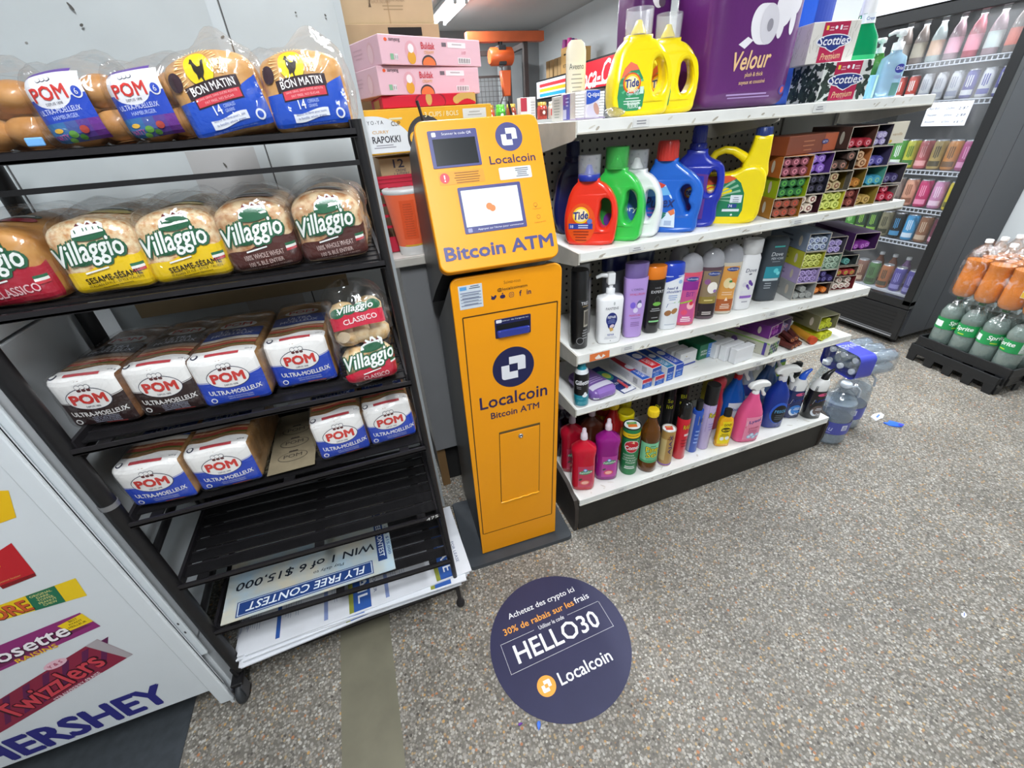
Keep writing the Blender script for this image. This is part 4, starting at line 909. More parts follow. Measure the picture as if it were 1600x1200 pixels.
def ppink(m, f, w, h, d):
    dk = C('#3b3238', .5); yl = C('#d99a2c', .5); rd = C('#c8323c', .5); lt = C('#e9dfe2', .5)
    m.text(f, 'samyang', .050, h-.013, .0085, dk, .036, .012); m.oval(f, .022, h-.012, .0050, .0042, C('#e2562c', .5), .0008, 14, 1)
    m.oval(f, .101, .034, .020, .024, C('#d8a0aa', .5), .0005, 22, 1); m.oval(f, .101, .018, .014, .016, yl, .0010, 18, 1); m.oval(f, .101, .040, .010, .011, lt, .0012, 16, 1)  # plain chicken-shaped patch
    m.text(f, 'Buldak', .162, h-.022, .016, rd, .048, .025, h=.0010); m.text(f, 'CREAMY', .164, h-.038, .008, C('#e2a660', .5), .036, .01)
    m.oval(f, .160, .004, .026, .022, dk, .0006, 24, 1); m.oval(f, .160, .003, .023, .018, C('#e0703a', .5), .0010, 24, 1)
    m.strip(f, .012, .160, .0, .0026, C('#d8a8b0', .5), .0005, 1, 1)
    for x, c in ((.030, '#7fae8c'), (.044, '#d9cfd2')): m.strip(f, x, x+.011, .012, .026, C(c, .5), .0008, 1, 1)
    m.text(f, '11', .0495, .018, .008, dk, .007, .005, h=.0012)
    m.strip(f, .235, .305, h-.024, h-.010, lt, .0007, 1, 1); m.lines(f, .270, h-.014, .05, 1, .005, .003, C('#b9adb2', .5), .0012, 1); m.strip(f, .213, .230, h-.022, h-.012, C('#6d6068', .5), .0007, 1, 1)
    m.text(f, '117', .296, h-.036, .0085, C('#d0607a', .5), .015, .005)
    m.strip(f, .270, .320, .006, .022, lt, .0008, 1, 1)
    for k in range(13): m.strip(f, .274+k*.0034, .274+k*.0034+.0010+.001*(k % 3 == 0), .008, .020, dk, .0012, 1, 1)
    fl = left(0)
    m.s2.oval(fl, -.06, .032, .020, .026, C('#d8aab0', .5), .0006, 18, 1); m.s2.oval(fl, -.06, .030, .016, .022, C('#e2bcc2', .5), .0009, 18, 1); m.s2.lines(lambda u, v, h_: fl(u, v, h_), -.14, .050, .06, 3, .010, .003, C('#cfa4b0', .5), .0008, 2)
pk = C('#e0b4c0', .42, coat=.15, noise_=.05, scale=6)
carton('noodle_carton', 'pink noodle carton, lower of the two stacked pink cartons', .365, .24, .072, (.158, 1.560, 1.5475), radians(20), pk, ppink)
carton('noodle_carton', 'pink noodle carton, upper of the two stacked pink cartons', .365, .24, .070, (.176, 1.552, 1.6202), radians(22), pk, ppink)
def pbig(m, f, w, h, d):
    m.strip(f, w*.50, w*.515, 0, h, C('#a48a66', .7), .0005, 1, 2)
    m.text(f, '30 SEAUX INSTANT', w*.42, .060, .010, C('#8a7458', .7), .075, 0); m.text(f, 'CONTAINER', w*.60, .064, .008, C('#8a7458', .7), .06, 0); m.lines(f, w*.56, .050, .09, 2, .009, .003, C('#94805f', .7), .0008, 4); m.poly(f, [(w*.30, .045), (w*.32, .065), (w*.335, .072), (w*.325, .055), (w*.33, .045)], C('#5e4d38', .7), .0008)
carton('cardboard_box', 'large plain brown cardboard box on top behind the pink cartons', .315, .26, .30, (.112, 1.93, 1.772), 0, brn2, pbig)
def pb2(m, f, w, h, d): m.strip(f, .145, .262, h-.034, h-.010, C('#15110e', .8), .0006, 1, 1)
carton('cardboard_box', 'tall brown cardboard box beneath the topmost brown box', .325, .30, .672, (.112, 1.915, 1.0995), 0, brn, pb2)
m = MB(); m.box(-.62, -.065, 1.392, 1.3975, 1.055, 1.215, C('#8d7a5c', .7, noise_=.08, scale=10)); one(m, 'cardboard_sheet', 'flat brown cardboard sheet standing behind the rack between second and third tier', 'cardboard')
# ================================================================== white gondola shelving
GX0, GX1, GB = .573, 1.885, 1.42
SH = [(1.447, 1.105, .030), (1.128, 1.075, .026), (.802, 1.075, .032), (.590, 1.075, .026), (.181, 1.035, .030)]
whs = C('#e6e6e2', .42, noise_=.10, scale=9, bump=.06, bscale=40); whd = C('#cfcbc0', .5, noise_=.18, scale=14)
gon = thing('gondola_shelving', 'white five-shelf metal gondola shelving with grey pegboard back right of the kiosk', 'shelving', (0, 0, 0))
def peg_mat():
    m = bpy.data.materials.new('pegboard'); m.use_nodes = True; nt = m.node_tree; N = nt.nodes.new; L = nt.links.new
    tc = N('ShaderNodeTexCoord'); sc = N('ShaderNodeVectorMath'); sc.operation = 'SCALE'; sc.inputs['Scale'].default_value = 1/.0275; L(tc.outputs['Object'], sc.inputs[0])
    fr = N('ShaderNodeVectorMath'); fr.operation = 'FRACTION'; L(sc.outputs[0], fr.inputs[0])
    sb = N('ShaderNodeVectorMath'); sb.operation = 'SUBTRACT'; sb.inputs[1].default_value = (.5, .5, .5); L(fr.outputs[0], sb.inputs[0])
    mu = N('ShaderNodeVectorMath'); mu.operation = 'MULTIPLY'; mu.inputs[1].default_value = (1, 0, 1); L(sb.outputs[0], mu.inputs[0])
    ln = N('ShaderNodeVectorMath'); ln.operation = 'LENGTH'; L(mu.outputs[0], ln.inputs[0])
    lt = N('ShaderNodeMath'); lt.operation = 'LESS_THAN'; lt.inputs[1].default_value = .16; L(ln.outputs['Value'], lt.inputs[0])
    mx = N('ShaderNodeMix'); mx.data_type = 'RGBA'; mx.inputs['A'].default_value = (*lin('#aaa79c'), 1); mx.inputs['B'].default_value = (*lin('#141210'), 1)
    L(lt.outputs[0], mx.inputs['Factor']); b = nt.nodes['Principled BSDF']; L(mx.outputs['Result'], b.inputs['Base Color']); b.inputs['Roughness'].default_value = .65
    return m
m = MB(); m.box(GX0+.01, 1.60, GB, GB+.008, .16, 1.44, peg_mat()); m.build('pegboard', gon)
m = MB(); m.box(1.602, GX1-.01, GB, GB+.008, .16, 1.44, C('#8f8d84', .6)); m.build('back_panel', gon)
for x in (GX0+.004, 1.602, GX1-.018):
    m = MB(); m.box(x, x+.014, GB-.006, GB+.03, .0, 1.452, C('#8f8c84', .5)); m.build('upright', gon)
tagm = C('#d8d8d6', .5)
for i, (z, y, fh) in enumerate(SH):
    t = MB(); t.box(GX0, GX1, y+.004, GB-.007, z-.010, z, whs, .002); t.box(GX0, GX1, y, y+.006, z-fh, z+.001, whs, .0015); t.box(GX0+.002, GX1-.002, y-.0015, y+.004, z-fh, z-fh+.005, whd, .001)
    rr = random.Random(i)
    for k in range(16):                                            # scuffs and tape left on the shelf edge
        x = GX0+.04+rr.random()*1.24; t.oval(flat(y), x, z-.006-rr.random()*(fh-.012), .003+.009*rr.random(), .0012+.0025*rr.random(), C(('#bdb8ac', '#aaa396', '#cfcbc0')[k % 3], .6), .0006+.00001*k, 8, 1, rr.random())
    for k in range(22):
        x = GX0+.05+rr.random()*1.2; t.oval(top(z), x, y+.015+.12*rr.random(), .004+.012*rr.random(), .001+.003*rr.random(), C(('#c6c2b8', '#d2cfc7')[k % 2], .6), .0004+.00001*k, 8, 1, rr.random()*3)
    sh = t.build('shelf', gon)
    for k, x in enumerate((.16, .78)):                             # paper price tags in the edge
        a = MB(); a.box(GX0+x, GX0+x+.05, y-.0022, y-.0016, z-fh+.006, z-.004, tagm)
        a.lines(flat(y-.0022), GX0+x+.025, z-.009, .030, 2, .006, .0022, C('#8a8a90', .5), .0005, k+i); a.build('price_tag', sh)
    if i == 2:
        a = MB(); a.box(GX0+.042, GX0+.115, y-.0021, y-.0016, z-fh+.002, z-.004, C('#d9743c', .6)); a.poly(flat(y-.0021), [(GX0+.06, z-.020), (GX0+.075, z-.010), (GX0+.085, z-.024), (GX0+.09, z-.012), (GX0+.10, z-.02), (GX0+.085, z-.027), (GX0+.065, z-.026)], C('#e2ded8', .6), .0005); a.build('torn_sticker', sh)
    if i < 4:
        for x in (GX0-.004, 1.232, GX1+.001):                      # tapered shelf brackets
            b = MB(); P_ = [(y+.001, z-.001), (GB-.002, z-.001), (GB-.002, z-.075), (GB-.05, z-.082), (y+.02, z-fh-.014), (y+.001, z-fh-.006)]
            ra = [(x, p, q) for p, q in P_]; rb_ = [(x+.003, p, q) for p, q in P_]; n = 6
            b.add(ra+rb_, [tuple(range(n)), tuple(range(2*n-1, n-1, -1))]+[(k, k+n, (k+1) % n+n, (k+1) % n) for k in range(n)], whd); b.build('shelf_bracket', gon)
m = MB(); m.box(GX0+.004, GX1-.004, 1.046, 1.052, 0, .150, C('#26231f', .5, noise_=.3, scale=20)); m.build('kick_plate', gon)
for x in (GX0-.018, GX1+.002):
    m = MB(); P_ = [(1.037, .055), (1.046, .0), (GB+.03, .0), (GB+.03, .235), (1.33, .235), (1.12, .205), (1.050, .172), (1.036, .135)]
    n = len(P_); ra = [(x, p, q) for p, q in P_]; rb_ = [(x+.016, p, q) for p, q in P_]
    m.add(ra+rb_, [tuple(range(n)), tuple(range(2*n-1, n-1, -1))]+[(k, k+n, (k+1) % n+n, (k+1) % n) for k in range(n)], C('#3a332e', .5, noise_=.2, scale=25)); m.build('end_cap', gon)
S1, S2, S3, S4, S5 = [s[0]+.0015 for s in SH]

# ---------------------------------------------------------------- laundry jugs
def cup_cap(t, x, z, r, hh, mat, spout=None, col=None, ring=None, y=0):
    m = MB(); m.lathe([(r*1.02, 0), (r*1.06, hh*.98), (r*1.04, hh), (r*.96, hh), (r*.95, hh*.04), (.0005, hh*.04)], mat, 32, x, y, z, caps=False); m.build('cap', t)
    if ring: m = MB(); m.lathe([(r*.98, -.004), (r*1.03, -.002), (r*1.03, .012), (r*.98, .013)], ring, 32, x, y, z); m.build('collar', t)
    if spout: m = MB(); m.lathe([(r*.6, .004), (r*.55, .010), (r*.38, hh*.35), (r*.22, hh*.58), (r*.12, hh*.60)], spout, 20, x, y, z); m.build('spout', t)
def solid_cap(t, x, z, r, hh, mat, ribs=22, y=0):
    m = MB(); m.lathe([(r, 0), (r*1.02, .003), (r*.97, hh*.93), (r*.90, hh)], mat, 36, x, y, z)
    for k in range(ribs): a = 2*pi*k/ribs; m.tube([(x+r*1.01*cos(a), y+r*1.01*sin(a), z+.005), (x+r*.97*cos(a), y+r*.97*sin(a), z+hh*.88)], r*.045, mat, 5)
    m.build('cap', t)
def jug(name, label, loc, rz, Wd, H, D, col, outline, hole, prints=None, group=None, nx=0):
    t = thing(name, label, 'bottle', loc, rz, group)
    mt = C(col, .28, coat=.35); sc = lambda P: [(x*Wd, z*H)+tuple(q) for x, z, *q in P]
    tp_ = lambda x, z: 1-.42*min(1, max(0, (z/H-.42)/.5))-.18*min(1, max(0, (x/Wd-.22)/.25))
    m = MB(); ext2d([sc(outline)]+([sc(hole)] if hole else []), D, D*.17, mt, m, taper=tp_, res=8); b = m.build('jug_body', t)
    if prints:
        m = MB(); f = lambda u, v, h: (u, -D/2*tp_(u, v)-h, v); prints(m, f, Wd, H); m.build('label', t)
    return t
TIDE_O = [(-.36, .0), (.34, .0), (.44, .035), (.475, .16), (.50, .38), (.485, .56), (.40, .76), (.26, .90), (.14, .955, 1), (.14, 1.0, 1), (-.26, 1.0, 1), (-.26, .955, 1), (-.36, .86), (-.46, .62), (-.50, .34), (-.47, .12), (-.43, .03)]
TIDE_H = [(.17, .34), (.25, .26), (.36, .36), (.385, .54), (.31, .70), (.21, .70), (.17, .56)]
def drop(m, f, pts, mat, h):
    m.poly(f, pts, mat, h)
def bull(m, f, u, v, r, h0, word, wcol='#20337c'):
    m.oval(f, u, v, r*1.18, r*1.12, G('#d9501c'), h0, 28, 2); m.oval(f, u, v, r, r*.95, G('#f2c31e'), h0+.0004, 28, 2); m.oval(f, u, v, r*.80, r*.74, G('#f6e3b0'), h0+.0008, 26, 2)
    m.text(f, word, u, v, r*.85, G(wcol), r*1.75, .05, .15, .10, h0+.0014)
def lab_red(m, f, Wd, H):
    m.oval(f, -.16*Wd, .34*H, .27*Wd, .31*H, C('#e2521c', .3, coat=.3), .0004, 30, 3); bull(m, f, -.17*Wd, .47*H, .155*Wd, .0010, 'Tide')
    m.strip(f, -.40*Wd, .06*Wd, .26*H, .345*H, G('#2a3f9c'), .0014, 4, 1); m.text(f, '18', -.34*Wd, .30*H, .008, G('#e6e8f0'), None, .02, 0, 0, .0020); m.lines(f, -.12*Wd, .325*H, .2*Wd, 2, .006, .003, G('#c8d0ee'), .0020); m.oval(f, .0, .38*H, .05*Wd, .05*Wd, G('#5f78c8'), .0018, 14, 1)
    m.lines(f, -.16*Wd, .225*H, .3*Wd, 4, .008, .003, G('#8c2c10'), .0012, 2)
def lab_yel(m, f, Wd, H):
    P = [(-.40, .12), (-.30, .07), (-.08, .07), (.0, .12), (.02, .30), (-.02, .48), (-.12, .64), (-.22, .68), (-.32, .60), (-.41, .42), (-.43, .25)]
    m.poly(f, [(x*Wd, z*H) for x, z in P], C('#2f8a5c', .35, coat=.2), .0004); m.poly(f, [(x*Wd, z*H) for x, z in ((-.385, .47), (-.32, .60), (-.22, .68), (-.12, .64), (-.08, .58), (-.22, .57))], G('#e0694c'), .0008)
    for k in range(9):
        a = radians(20+k*40); m.poly(f, [((-.20)*Wd+.02*Wd*cos(a), .40*H+.02*Wd*sin(a)), (-.20*Wd+.20*Wd*cos(a-.1), .40*H+.17*Wd*sin(a-.1)), (-.20*Wd+.20*Wd*cos(a+.1), .40*H+.17*Wd*sin(a+.1))], G('#5cb083'), .0007)
    bull(m, f, -.20*Wd, .42*H, .125*Wd, .0010, 'Tide'); m.text(f, 'Simply', -.17*Wd, .325*H, .010, G('#dfe6f2'), .20*Wd, .02, .1, 0, .0014); m.text(f, 'Clean Fresh', -.17*Wd, .29*H, .007, G('#dfe6f2'), .22*Wd, .0, 0, 0, .0014)
    m.strip(f, -.06*Wd, .0, .28*H, .37*H, G('#c9e0d6'), .0012, 1, 1); m.lines(f, -.18*Wd, .235*H, .30*Wd, 3, .006, .0022, G('#cfe3d8'), .0012, 1)
    m.text(f, 'BLOSSOM', -.16*Wd, .165*H, .008, G('#e3efe8'), .20*Wd, .01, 0, 0, .0014); m.text(f, 'FLEURS', -.16*Wd, .125*H, .008, G('#e3efe8'), .17*Wd, .01, 0, 0, .0014); m.oval(f, -.045*Wd, .10*H, .022*Wd, .020*Wd, G('#dfe9e4'), .0014, 12, 1)
ylw = '#f0d70a'
for i, (x, y, lab) in enumerate(((.815, 1.215, 'big yellow detergent jug with clear cap at the front of the top shelf'), (.948, 1.270, 'big yellow detergent jug with clear cap half hidden behind its twin, top shelf'))):
    t = jug('detergent_jug', lab, (x, y, S1), radians(-14-8*i), .165, .178, .085, ylw, TIDE_O, TIDE_H, lab_yel)
    cup_cap(t, -.010, .176, .033, .056, CLEARCAP, C(ylw, .3, coat=.3))
t = jug('detergent_jug', 'orange-red detergent jug with clear cap, front left of the second shelf', (.655, 1.165, S2), radians(-38), .152, .178, .062, '#e5321c', TIDE_O, TIDE_H, lab_red)
cup_cap(t, -.010, .176, .030, .060, CLEARCAP, C('#4b5bc4', .3), ring=C('#2a3aa0', .35))
t = jug('detergent_jug', 'bright green detergent jug with green clear cap behind the red jug', (.745, 1.170, S2), radians(-50), .160, .196, .058, '#35c04a', TIDE_O, TIDE_H, lambda m, f, Wd, H: (m.oval(f, -.16*Wd, .42*H, .22*Wd, .30*H, G('#2f9a44'), .0004, 24, 2), m.oval(f, -.1*Wd, .3*H, .1*Wd, .1*H, G('#5a2f8c'), .0008, 14, 2)))
cup_cap(t, -.010, .194, .031, .055, GREENCAP, C('#46b854', .3))
t = jug('detergent_jug', 'white detergent jug with clear cap between the green and the blue jugs', (.818, 1.178, S2), radians(-50), .150, .186, .056, '#e8eaea', TIDE_O, TIDE_H, lambda m, f, Wd, H: (m.oval(f, -.16*Wd, .42*H, .22*Wd, .30*H, G('#3a5fae'), .0004, 24, 2), m.text(f, 'ivory', -.14*Wd, .42*H, .018, G('#e8ecf4'), .06, .02, 0, 0, .0010)))
cup_cap(t, -.010, .184, .030, .052, CLEARCAP, C('#e6e6e6', .3))
BLUE_O = [(-.38, 0), (.36, 0), (.45, .03), (.47, .2), (.50, .45), (.48, .62), (.36, .76), (.16, .88), (.04, .95, 1), (.04, 1.0, 1), (-.34, 1.0, 1), (-.34, .95, 1), (-.42, .80), (-.48, .6), (-.50, .3), (-.46, .05)]
BLUE_H = [(.14, .60), (.24, .66), (.31, .60), (.29, .44), (.34, .34), (.30, .28), (.24, .36), (.16, .50)]
def lab_blue(m, f, Wd, H):
    m.poly(f, [(x*Wd, z*H) for x, z in ((-.44, .09), (.12, .07), (.10, .30), (.02, .50), (-.10, .66), (-.44, .78))], C('#d6e2ee', .4), .0004); m.poly(f, [(x*Wd, z*H) for x, z in ((-.44, .62), (-.16, .62), (-.10, .66), (-.44, .78))], G('#d0402c'), .0008); m.poly(f, [(x*Wd, z*H) for x, z in ((-.44, .50), (.0, .53), (-.09, .645), (-.16, .62), (-.44, .62))], G('#6aaee0'), .0007)
    m.text(f, 'Purex', -.17*Wd, .43*H, .030, G('#22306e'), .088, .03, .2, .03, .0014); m.text(f, 'oxi', -.34*Wd, .69*H, .012, G('#f0c030'), None, .02, .2, 0, .0014)
    m.poly(f, [(-.02*Wd, .30*H), (.08*Wd, .34*H), (.10*Wd, .27*H), (.04*Wd, .24*H)], G('#e07a4c'), .0010); m.oval(f, -.10*Wd, .27*H, .06*Wd, .02*H, G('#2f7a6c'), .0010, 14, 1); m.poly(f, [(-.16*Wd, .25*H), (-.04*Wd, .25*H), (-.10*Wd, .19*H)], G('#2f7a6c'), .0010); m.strip(f, -.06*Wd, .06*Wd, .10*H, .17*H, G('#a9b9d2'), .0008, 1, 1); m.lines(f, -.28*Wd, .35*H, .2*Wd, 3, .012, .005, G('#8c5fae'), .0008, 3)
t = jug('detergent_jug', 'large blue detergent jug with ribbed red cap on the second shelf', (.938, 1.172, S2), radians(-44), .178, .205, .070, '#1f62c4', BLUE_O, BLUE_H, lab_blue); solid_cap(t, -.026, .200, .030, .052, C('#c8342c', .3, coat=.3))
NAVY_O = [(-.36, 0), (.36, 0), (.44, .04), (.46, .28), (.50, .36), (.50, .62), (.44, .72), (.16, .82), (.12, .86, 1), (.12, .90, 1), (-.28, .90, 1), (-.28, .86, 1), (-.40, .78), (-.50, .62), (-.50, .08)]
NAVY_H = [(.22, .42), (.30, .40), (.36, .46), (.36, .60), (.30, .66), (.22, .62)]
t = jug('softener_bottle', 'tall dark blue handled bottle with matching cap behind the yellow spout jug', (1.045, 1.192, S2), radians(-42), .150, .245, .075, '#2030a4', NAVY_O, NAVY_H, lambda m, f, Wd, H: (m.poly(f, [(x*Wd, z*H) for x, z in ((-.44, .1), (.2, .1), (.2, .62), (-.44, .66))], G('#5c2f86'), .0004), bull(m, f, -.1*Wd, .42*H, .10*Wd, .0008, 'new'))); solid_cap(t, -.012, .219, .024, .018, C('#1c2a8c', .3, coat=.3), 24); solid_cap(t, -.012, .237, .020, .045, C('#1c2a8c', .3, coat=.3), 22)
t = jug('softener_bottle', 'dark navy bottle with dark cap behind the red jug, far left of second shelf', (.690, 1.330, S2), radians(-20), .130, .235, .070, '#161c50', NAVY_O, NAVY_H); solid_cap(t, -.012, .209, .024, .016, C('#141a48', .35), 24); solid_cap(t, -.012, .225, .020, .040, C('#141a48', .35), 20)
YEL_O = [(-.40, 0), (.36, 0), (.44, .04), (.49, .26), (.50, .45), (.48, .60), (.44, .70), (.46, .98, 1), (.20, .98, 1), (.14, .76), (.02, .80), (-.12, .86), (-.32, .84), (-.42, .74), (-.47, .55), (-.50, .3), (-.47, .06)]
YEL_H = [(-.34, .66), (-.30, .74), (-.16, .76), (.0, .70), (.06, .62), (-.04, .56), (-.24, .57)]
def lab_y2(m, f, Wd, H):
    P = [(-.44, .08), (.18, .08), (.22, .16), (.20, .36), (.12, .48), (.0, .55), (-.2, .57), (-.44, .55)]
    m.poly(f, [(x*Wd, z*H) for x, z in P], C('#1f7a52', .35, coat=.2), .0004); m.poly(f, [(x*Wd, z*H) for x, z in ((-.44, .46), (-.1, .48), (.05, .53), (-.06, .565), (-.44, .56))], G('#d9562c'), .0008)
    for k in range(6): a = radians(-8+k*13); m.poly(f, [(-.34*Wd+.10*Wd*cos(a), .30*H+.10*Wd*sin(a)), (-.34*Wd+.50*Wd*cos(a-.05), .30*H+.50*Wd*sin(a-.05)*.8), (-.34*Wd+.50*Wd*cos(a+.05), .30*H+.50*Wd*sin(a+.05)*.8)], G('#8cb89a'), .0006)
    bull(m, f, -.30*Wd, .34*H, .13*Wd, .0012, 'Tide'); m.strip(f, .0, .18*Wd, .25*H, .34*H, G('#dce2e8'), .0010, 1, 1); m.lines(f, .09*Wd, .315*H, .1*Wd, 3, .006, .002, G('#6c7684'), .0014, 1); m.strip(f, -.02*Wd, .12*Wd, .19*H, .235*H, G('#2a3f8c'), .0010, 1, 1); m.text(f, '74', .02*Wd, .212*H, .008, G('#e8ecf4'), None, .02, 0, 0, .0016); m.strip(f, -.10*Wd, .17*Wd, .145*H, .175*H, G('#dce2e8'), .0010, 1, 1); m.text(f, 'FLEURS', -.3*Wd, .16*H, .008, G('#cfe3d8'), None, .01, 0, 0, .0010); m.oval(f, .06*Wd, .105*H, .018*Wd, .018*Wd, G('#dfe9e4'), .0010, 10, 1)
YEL_B = [(-.40, 0), (.36, 0), (.45, .04), (.49, .26), (.50, .45), (.47, .58), (.36, .66), (.16, .66), (.0, .60), (-.2, .58), (-.42, .56), (-.50, .44), (-.48, .08)]
YEL_S = [(.47, .50), (.48, .72), (.465, .985, 1), (.21, .985, 1), (.165, .80), (.10, .66), (.12, .50)]
t = thing('detergent_jug', 'wide yellow detergent jug with upright spout and blue cap beside the incense cartons', 'bottle', (1.165, 1.170, S2), radians(-40))
m = MB(); ym = C(ylw, .28, coat=.35); Wd, H, D = .185, .250, .075
ext2d([[(x*Wd, z*H) for x, z in YEL_B]], D, .012, ym, m, taper=lambda x, z: 1-.2*max(0, z/H-.4)); ext2d([[(p[0]*Wd, p[1]*H)+tuple(p[2:]) for p in YEL_S]], .052, .011, ym, m)
m.build('jug_body', t)
m = MB(); m.tube([(x*Wd, 0, z*H) for x, z in ((-.38, .50), (-.43, .62), (-.41, .72), (-.33, .81), (-.20, .845), (-.06, .83), (.08, .77), (.20, .70))], [.015, .0125, .0115, .011, .011, .0115, .013, .015], ym, 14); m.build('handle', t)
m = MB(); lab_y2(m, lambda u, v, h: (u, -D/2*(1-.2*max(0, v/H-.4))-h, v), Wd, H); m.build('label', t)
solid_cap(t, .062, .243, .0225, .024, C('#23356e', .35), 20)

# ---------------------------------------------------------------- top shelf
def pbox(name, label, cat, w, d, h, loc, rz, mat, front=None, side=None, topf=None, group=None, bev=.0015):
    t = thing(name, label, cat, loc, rz, group)
    m = MB(); m.box(-w/2, w/2, 0, d, 0, h, mat, bev); m.build('box_body', t)
    for nm, fn, f, a, b in (('front_print', front, flat(0, 0, 0), w, h), ('side_print', side, left(-w/2, d/2, 0), d, h), ('top_print', topf, top(h, 0, d/2), w, None)):
        if fn: m = MB(); fn(m, clampf(f, -a/2+.0004, a/2-.0004, b), a, b if b else d); m.build(nm, t)
    return t
t = thing('swab_pack', 'clear pack of cotton swabs with a blue label at the left end of top shelf', 'cotton swabs', (.628, 1.128, S1), 0)
m = MB(); m.box(-.040, .040, .006, .050, .001, .003, C('#b9a8cc', .5)); m.build('tray', t)
for r_ in range(2):
    m = MB()
    for k in range(9): m.tube([(-.028+.056*r_-.006, .028, .006+k*.0062), (-.028+.056*r_+.010, .012, .006+k*.0062)], .0030, C('#f0f0ee', .8), 8)
    m.build('swab_row', t)
m = MB(); m.box(-.018, .022, .004, .046, .002, .062, C('#e2dde6', .35), .004); f = flat(.004)
m.strip(f, -.017, .021, lambda u: .040+.012*((u+.017)/.038)**2-.008, .061, G('#2a55c0'), .0005, 12, 3); m.text(f, 'Q-tips', .002, .051, .0115, G('#eef0f6'), .033, .02, 0, .03, .0012); m.oval(f, .012, .022, .007, .014, G('#c99a8c'), .0005, 14, 1, .4); m.oval(f, .002, .018, .018, .014, G('#d6cfe2'), .0004, 18, 1); m.build('label', t)
m = MB(); m.box(-.040, .040, .003, .051, .001, .064, film('pack_film', .06, .2, 20), .004); m.build('clear_wrap', t)
pbox('cotton_box', 'white box with a purple and blue side print behind the cotton swab pack', 'box', .060, .085, .062, (.636, 1.181, S1), 0, C('#dedcd8', .5), None, lambda m, f, d, h: (m.strip(f, -.030, .012, .002, h-.002, G('#5d62b8'), .0005, 3, 2), m.strip(f, -.030, -.005, .036, h-.002, G('#7a4fa8'), .0008, 3, 1), m.strip(f, -.028, -.008, .004, .026, G('#c9cdea'), .0010, 1, 1), m.lines(f, -.004, .052, .018, 3, .008, .003, G('#b9c0ea'), .0010, 2)))
pbox('cotton_box', 'white box with grey fine print behind the purple-printed box on the top shelf', 'box', .058, .070, .060, (.640, 1.270, S1), 0, C('#d3d3ce', .5), None, lambda m, f, d, h: m.lines(f, .0, .052, .045, 7, .0068, .0022, G('#9aa39c'), .0006, 3))
t = thing('lotion_tube', 'cream lotion tube standing on its cap behind the white boxes', 'tube', (.690, 1.345, S1), radians(-12))
pr = [(.0, .024, .020), (.004, .025, .021), (.05, .0265, .018), (.12, .029, .010), (.165, .029, .005), (.182, .024, .0035), (.190, .014, .002)]
m = MB(); m.sup(pr, C('#ddd4bf', .4, coat=.15), 2.2, 32); m.build('tube_body', t)
m = MB(); f = wrap(pr, 2.2); m.text(f, 'Aveeno', 0, .130, .014, G('#3c4744'), .042, .0, 0, 0, .0006); m.lines(f, 0, .112, .034, 5, .010, .0025, G('#9a9486'), .0006, 1); m.strip(f, -.022, .022, .044, .062, G('#7c8a94'), .0006, 8, 1); m.build('label', t)
m = MB(); rr = random.Random(2); b = bmesh.new(); bmesh.ops.create_icosphere(b, subdivisions=3, radius=1)
for v in b.verts: k = 1+.35*noise.noise(v.co*2.2); v.co = Vector((v.co.x*.030*k, v.co.y*.022*k, max(0, .011+v.co.z*.011*k)))
m.bm(b, film('white_bag', .15, .9, 40, (.75, .75, .76))); one(m, 'crumpled_bag', 'small crumpled clear bag lying in front of the yellow jugs', 'bag', (.697, 1.140, S1))
def vel(m, f, w, h):
    gd = C('#e2bd8a', .4); wt = C('#e3e0e6', .5)
    m.text(f, 'Velour', -.015, .115, .042, gd, .125, .03, .3, .06, .0010); m.text(f, 'plush & thick', .0, .080, .013, gd, .062, .01, 0, .03, .0010); m.text(f, 'soyeux et coussiné', -.002, .062, .012, gd, .090, .01, 0, .03, .0010)
    m.lines(f, -.01, .036, .19, 1, .006, .004, C('#a98cc0', .5), .0008, 1); m.lines(f, .0, .028, .15, 1, .006, .003, C('#a98cc0', .5), .0008, 2); m.oval(f, .118, .040, .012, .012, C('#4a4c9c', .5), .0008, 18, 1); m.oval(f, .118, .040, .006, .008, C('#c8504c', .5), .0012, 12, 1)
    m.oval(f, -.005, .192, .036, .044, wt, .0008, 30, 2, .15); m.strip(f, -.004, .020, .148, .236, wt, .0007, 4, 2); m.oval(f, .020, .192, .030, .044, C('#cfccd4', .5), .0012, 30, 2, .1); m.oval(f, .022, .190, .010, .014, C('#8f8c96', .6), .0016, 18, 1); m.poly(f, [(-.072, .150), (-.045, .166), (-.025, .158), (-.05, .140)], wt, .0007)
    for u, v, a, b_ in ((.062, .225, .030, .040), (.085, .240, .034, .034), (.058, .190, .012, .030), (.098, .200, .010, .032)): m.oval(f, u, v, a, b_, wt, .0010, 20, 2)   # soft white plush shape
def soft(name, label, cat, w, d, h, loc, rz, col, prints, r=.03, opac=.1):
    t = thing(name, label, cat, loc, rz); Q = rb(w, h, d, r, .006, .012, .004, rng.random()*30, 10); f0 = rbmap(Q, w, h)
    m = MB(); rbmesh(m, Q, w, h, d, C(col, .30, coat=.35, bump=.35, bscale=22, dist=.004), 14); m.build('wrapped_rolls', t)
    m = MB(); prints(m, f0, w, h); m.build('print', t)
    return t
soft('tissue_roll_pack', 'purple plastic pack of toilet rolls with gold lettering on the top shelf', 'toilet paper', .300, .20, .345, (1.188, 1.20, S1), radians(-3), '#5c2168', vel)
soft('tissue_roll_pack', 'second purple toilet roll pack mostly hidden behind the yellow jugs', 'toilet paper', .13, .11, .345, (.975, 1.395, S1), radians(2), '#4f1f5c', lambda m, f, w, h: (m.oval(f, .0, .295, .024, .034, C('#dcd9e0', .5), .0010, 20, 2), m.oval(f, .012, .275, .012, .012, C('#5a4a5c', .5), .0014, 14, 1)), .02)
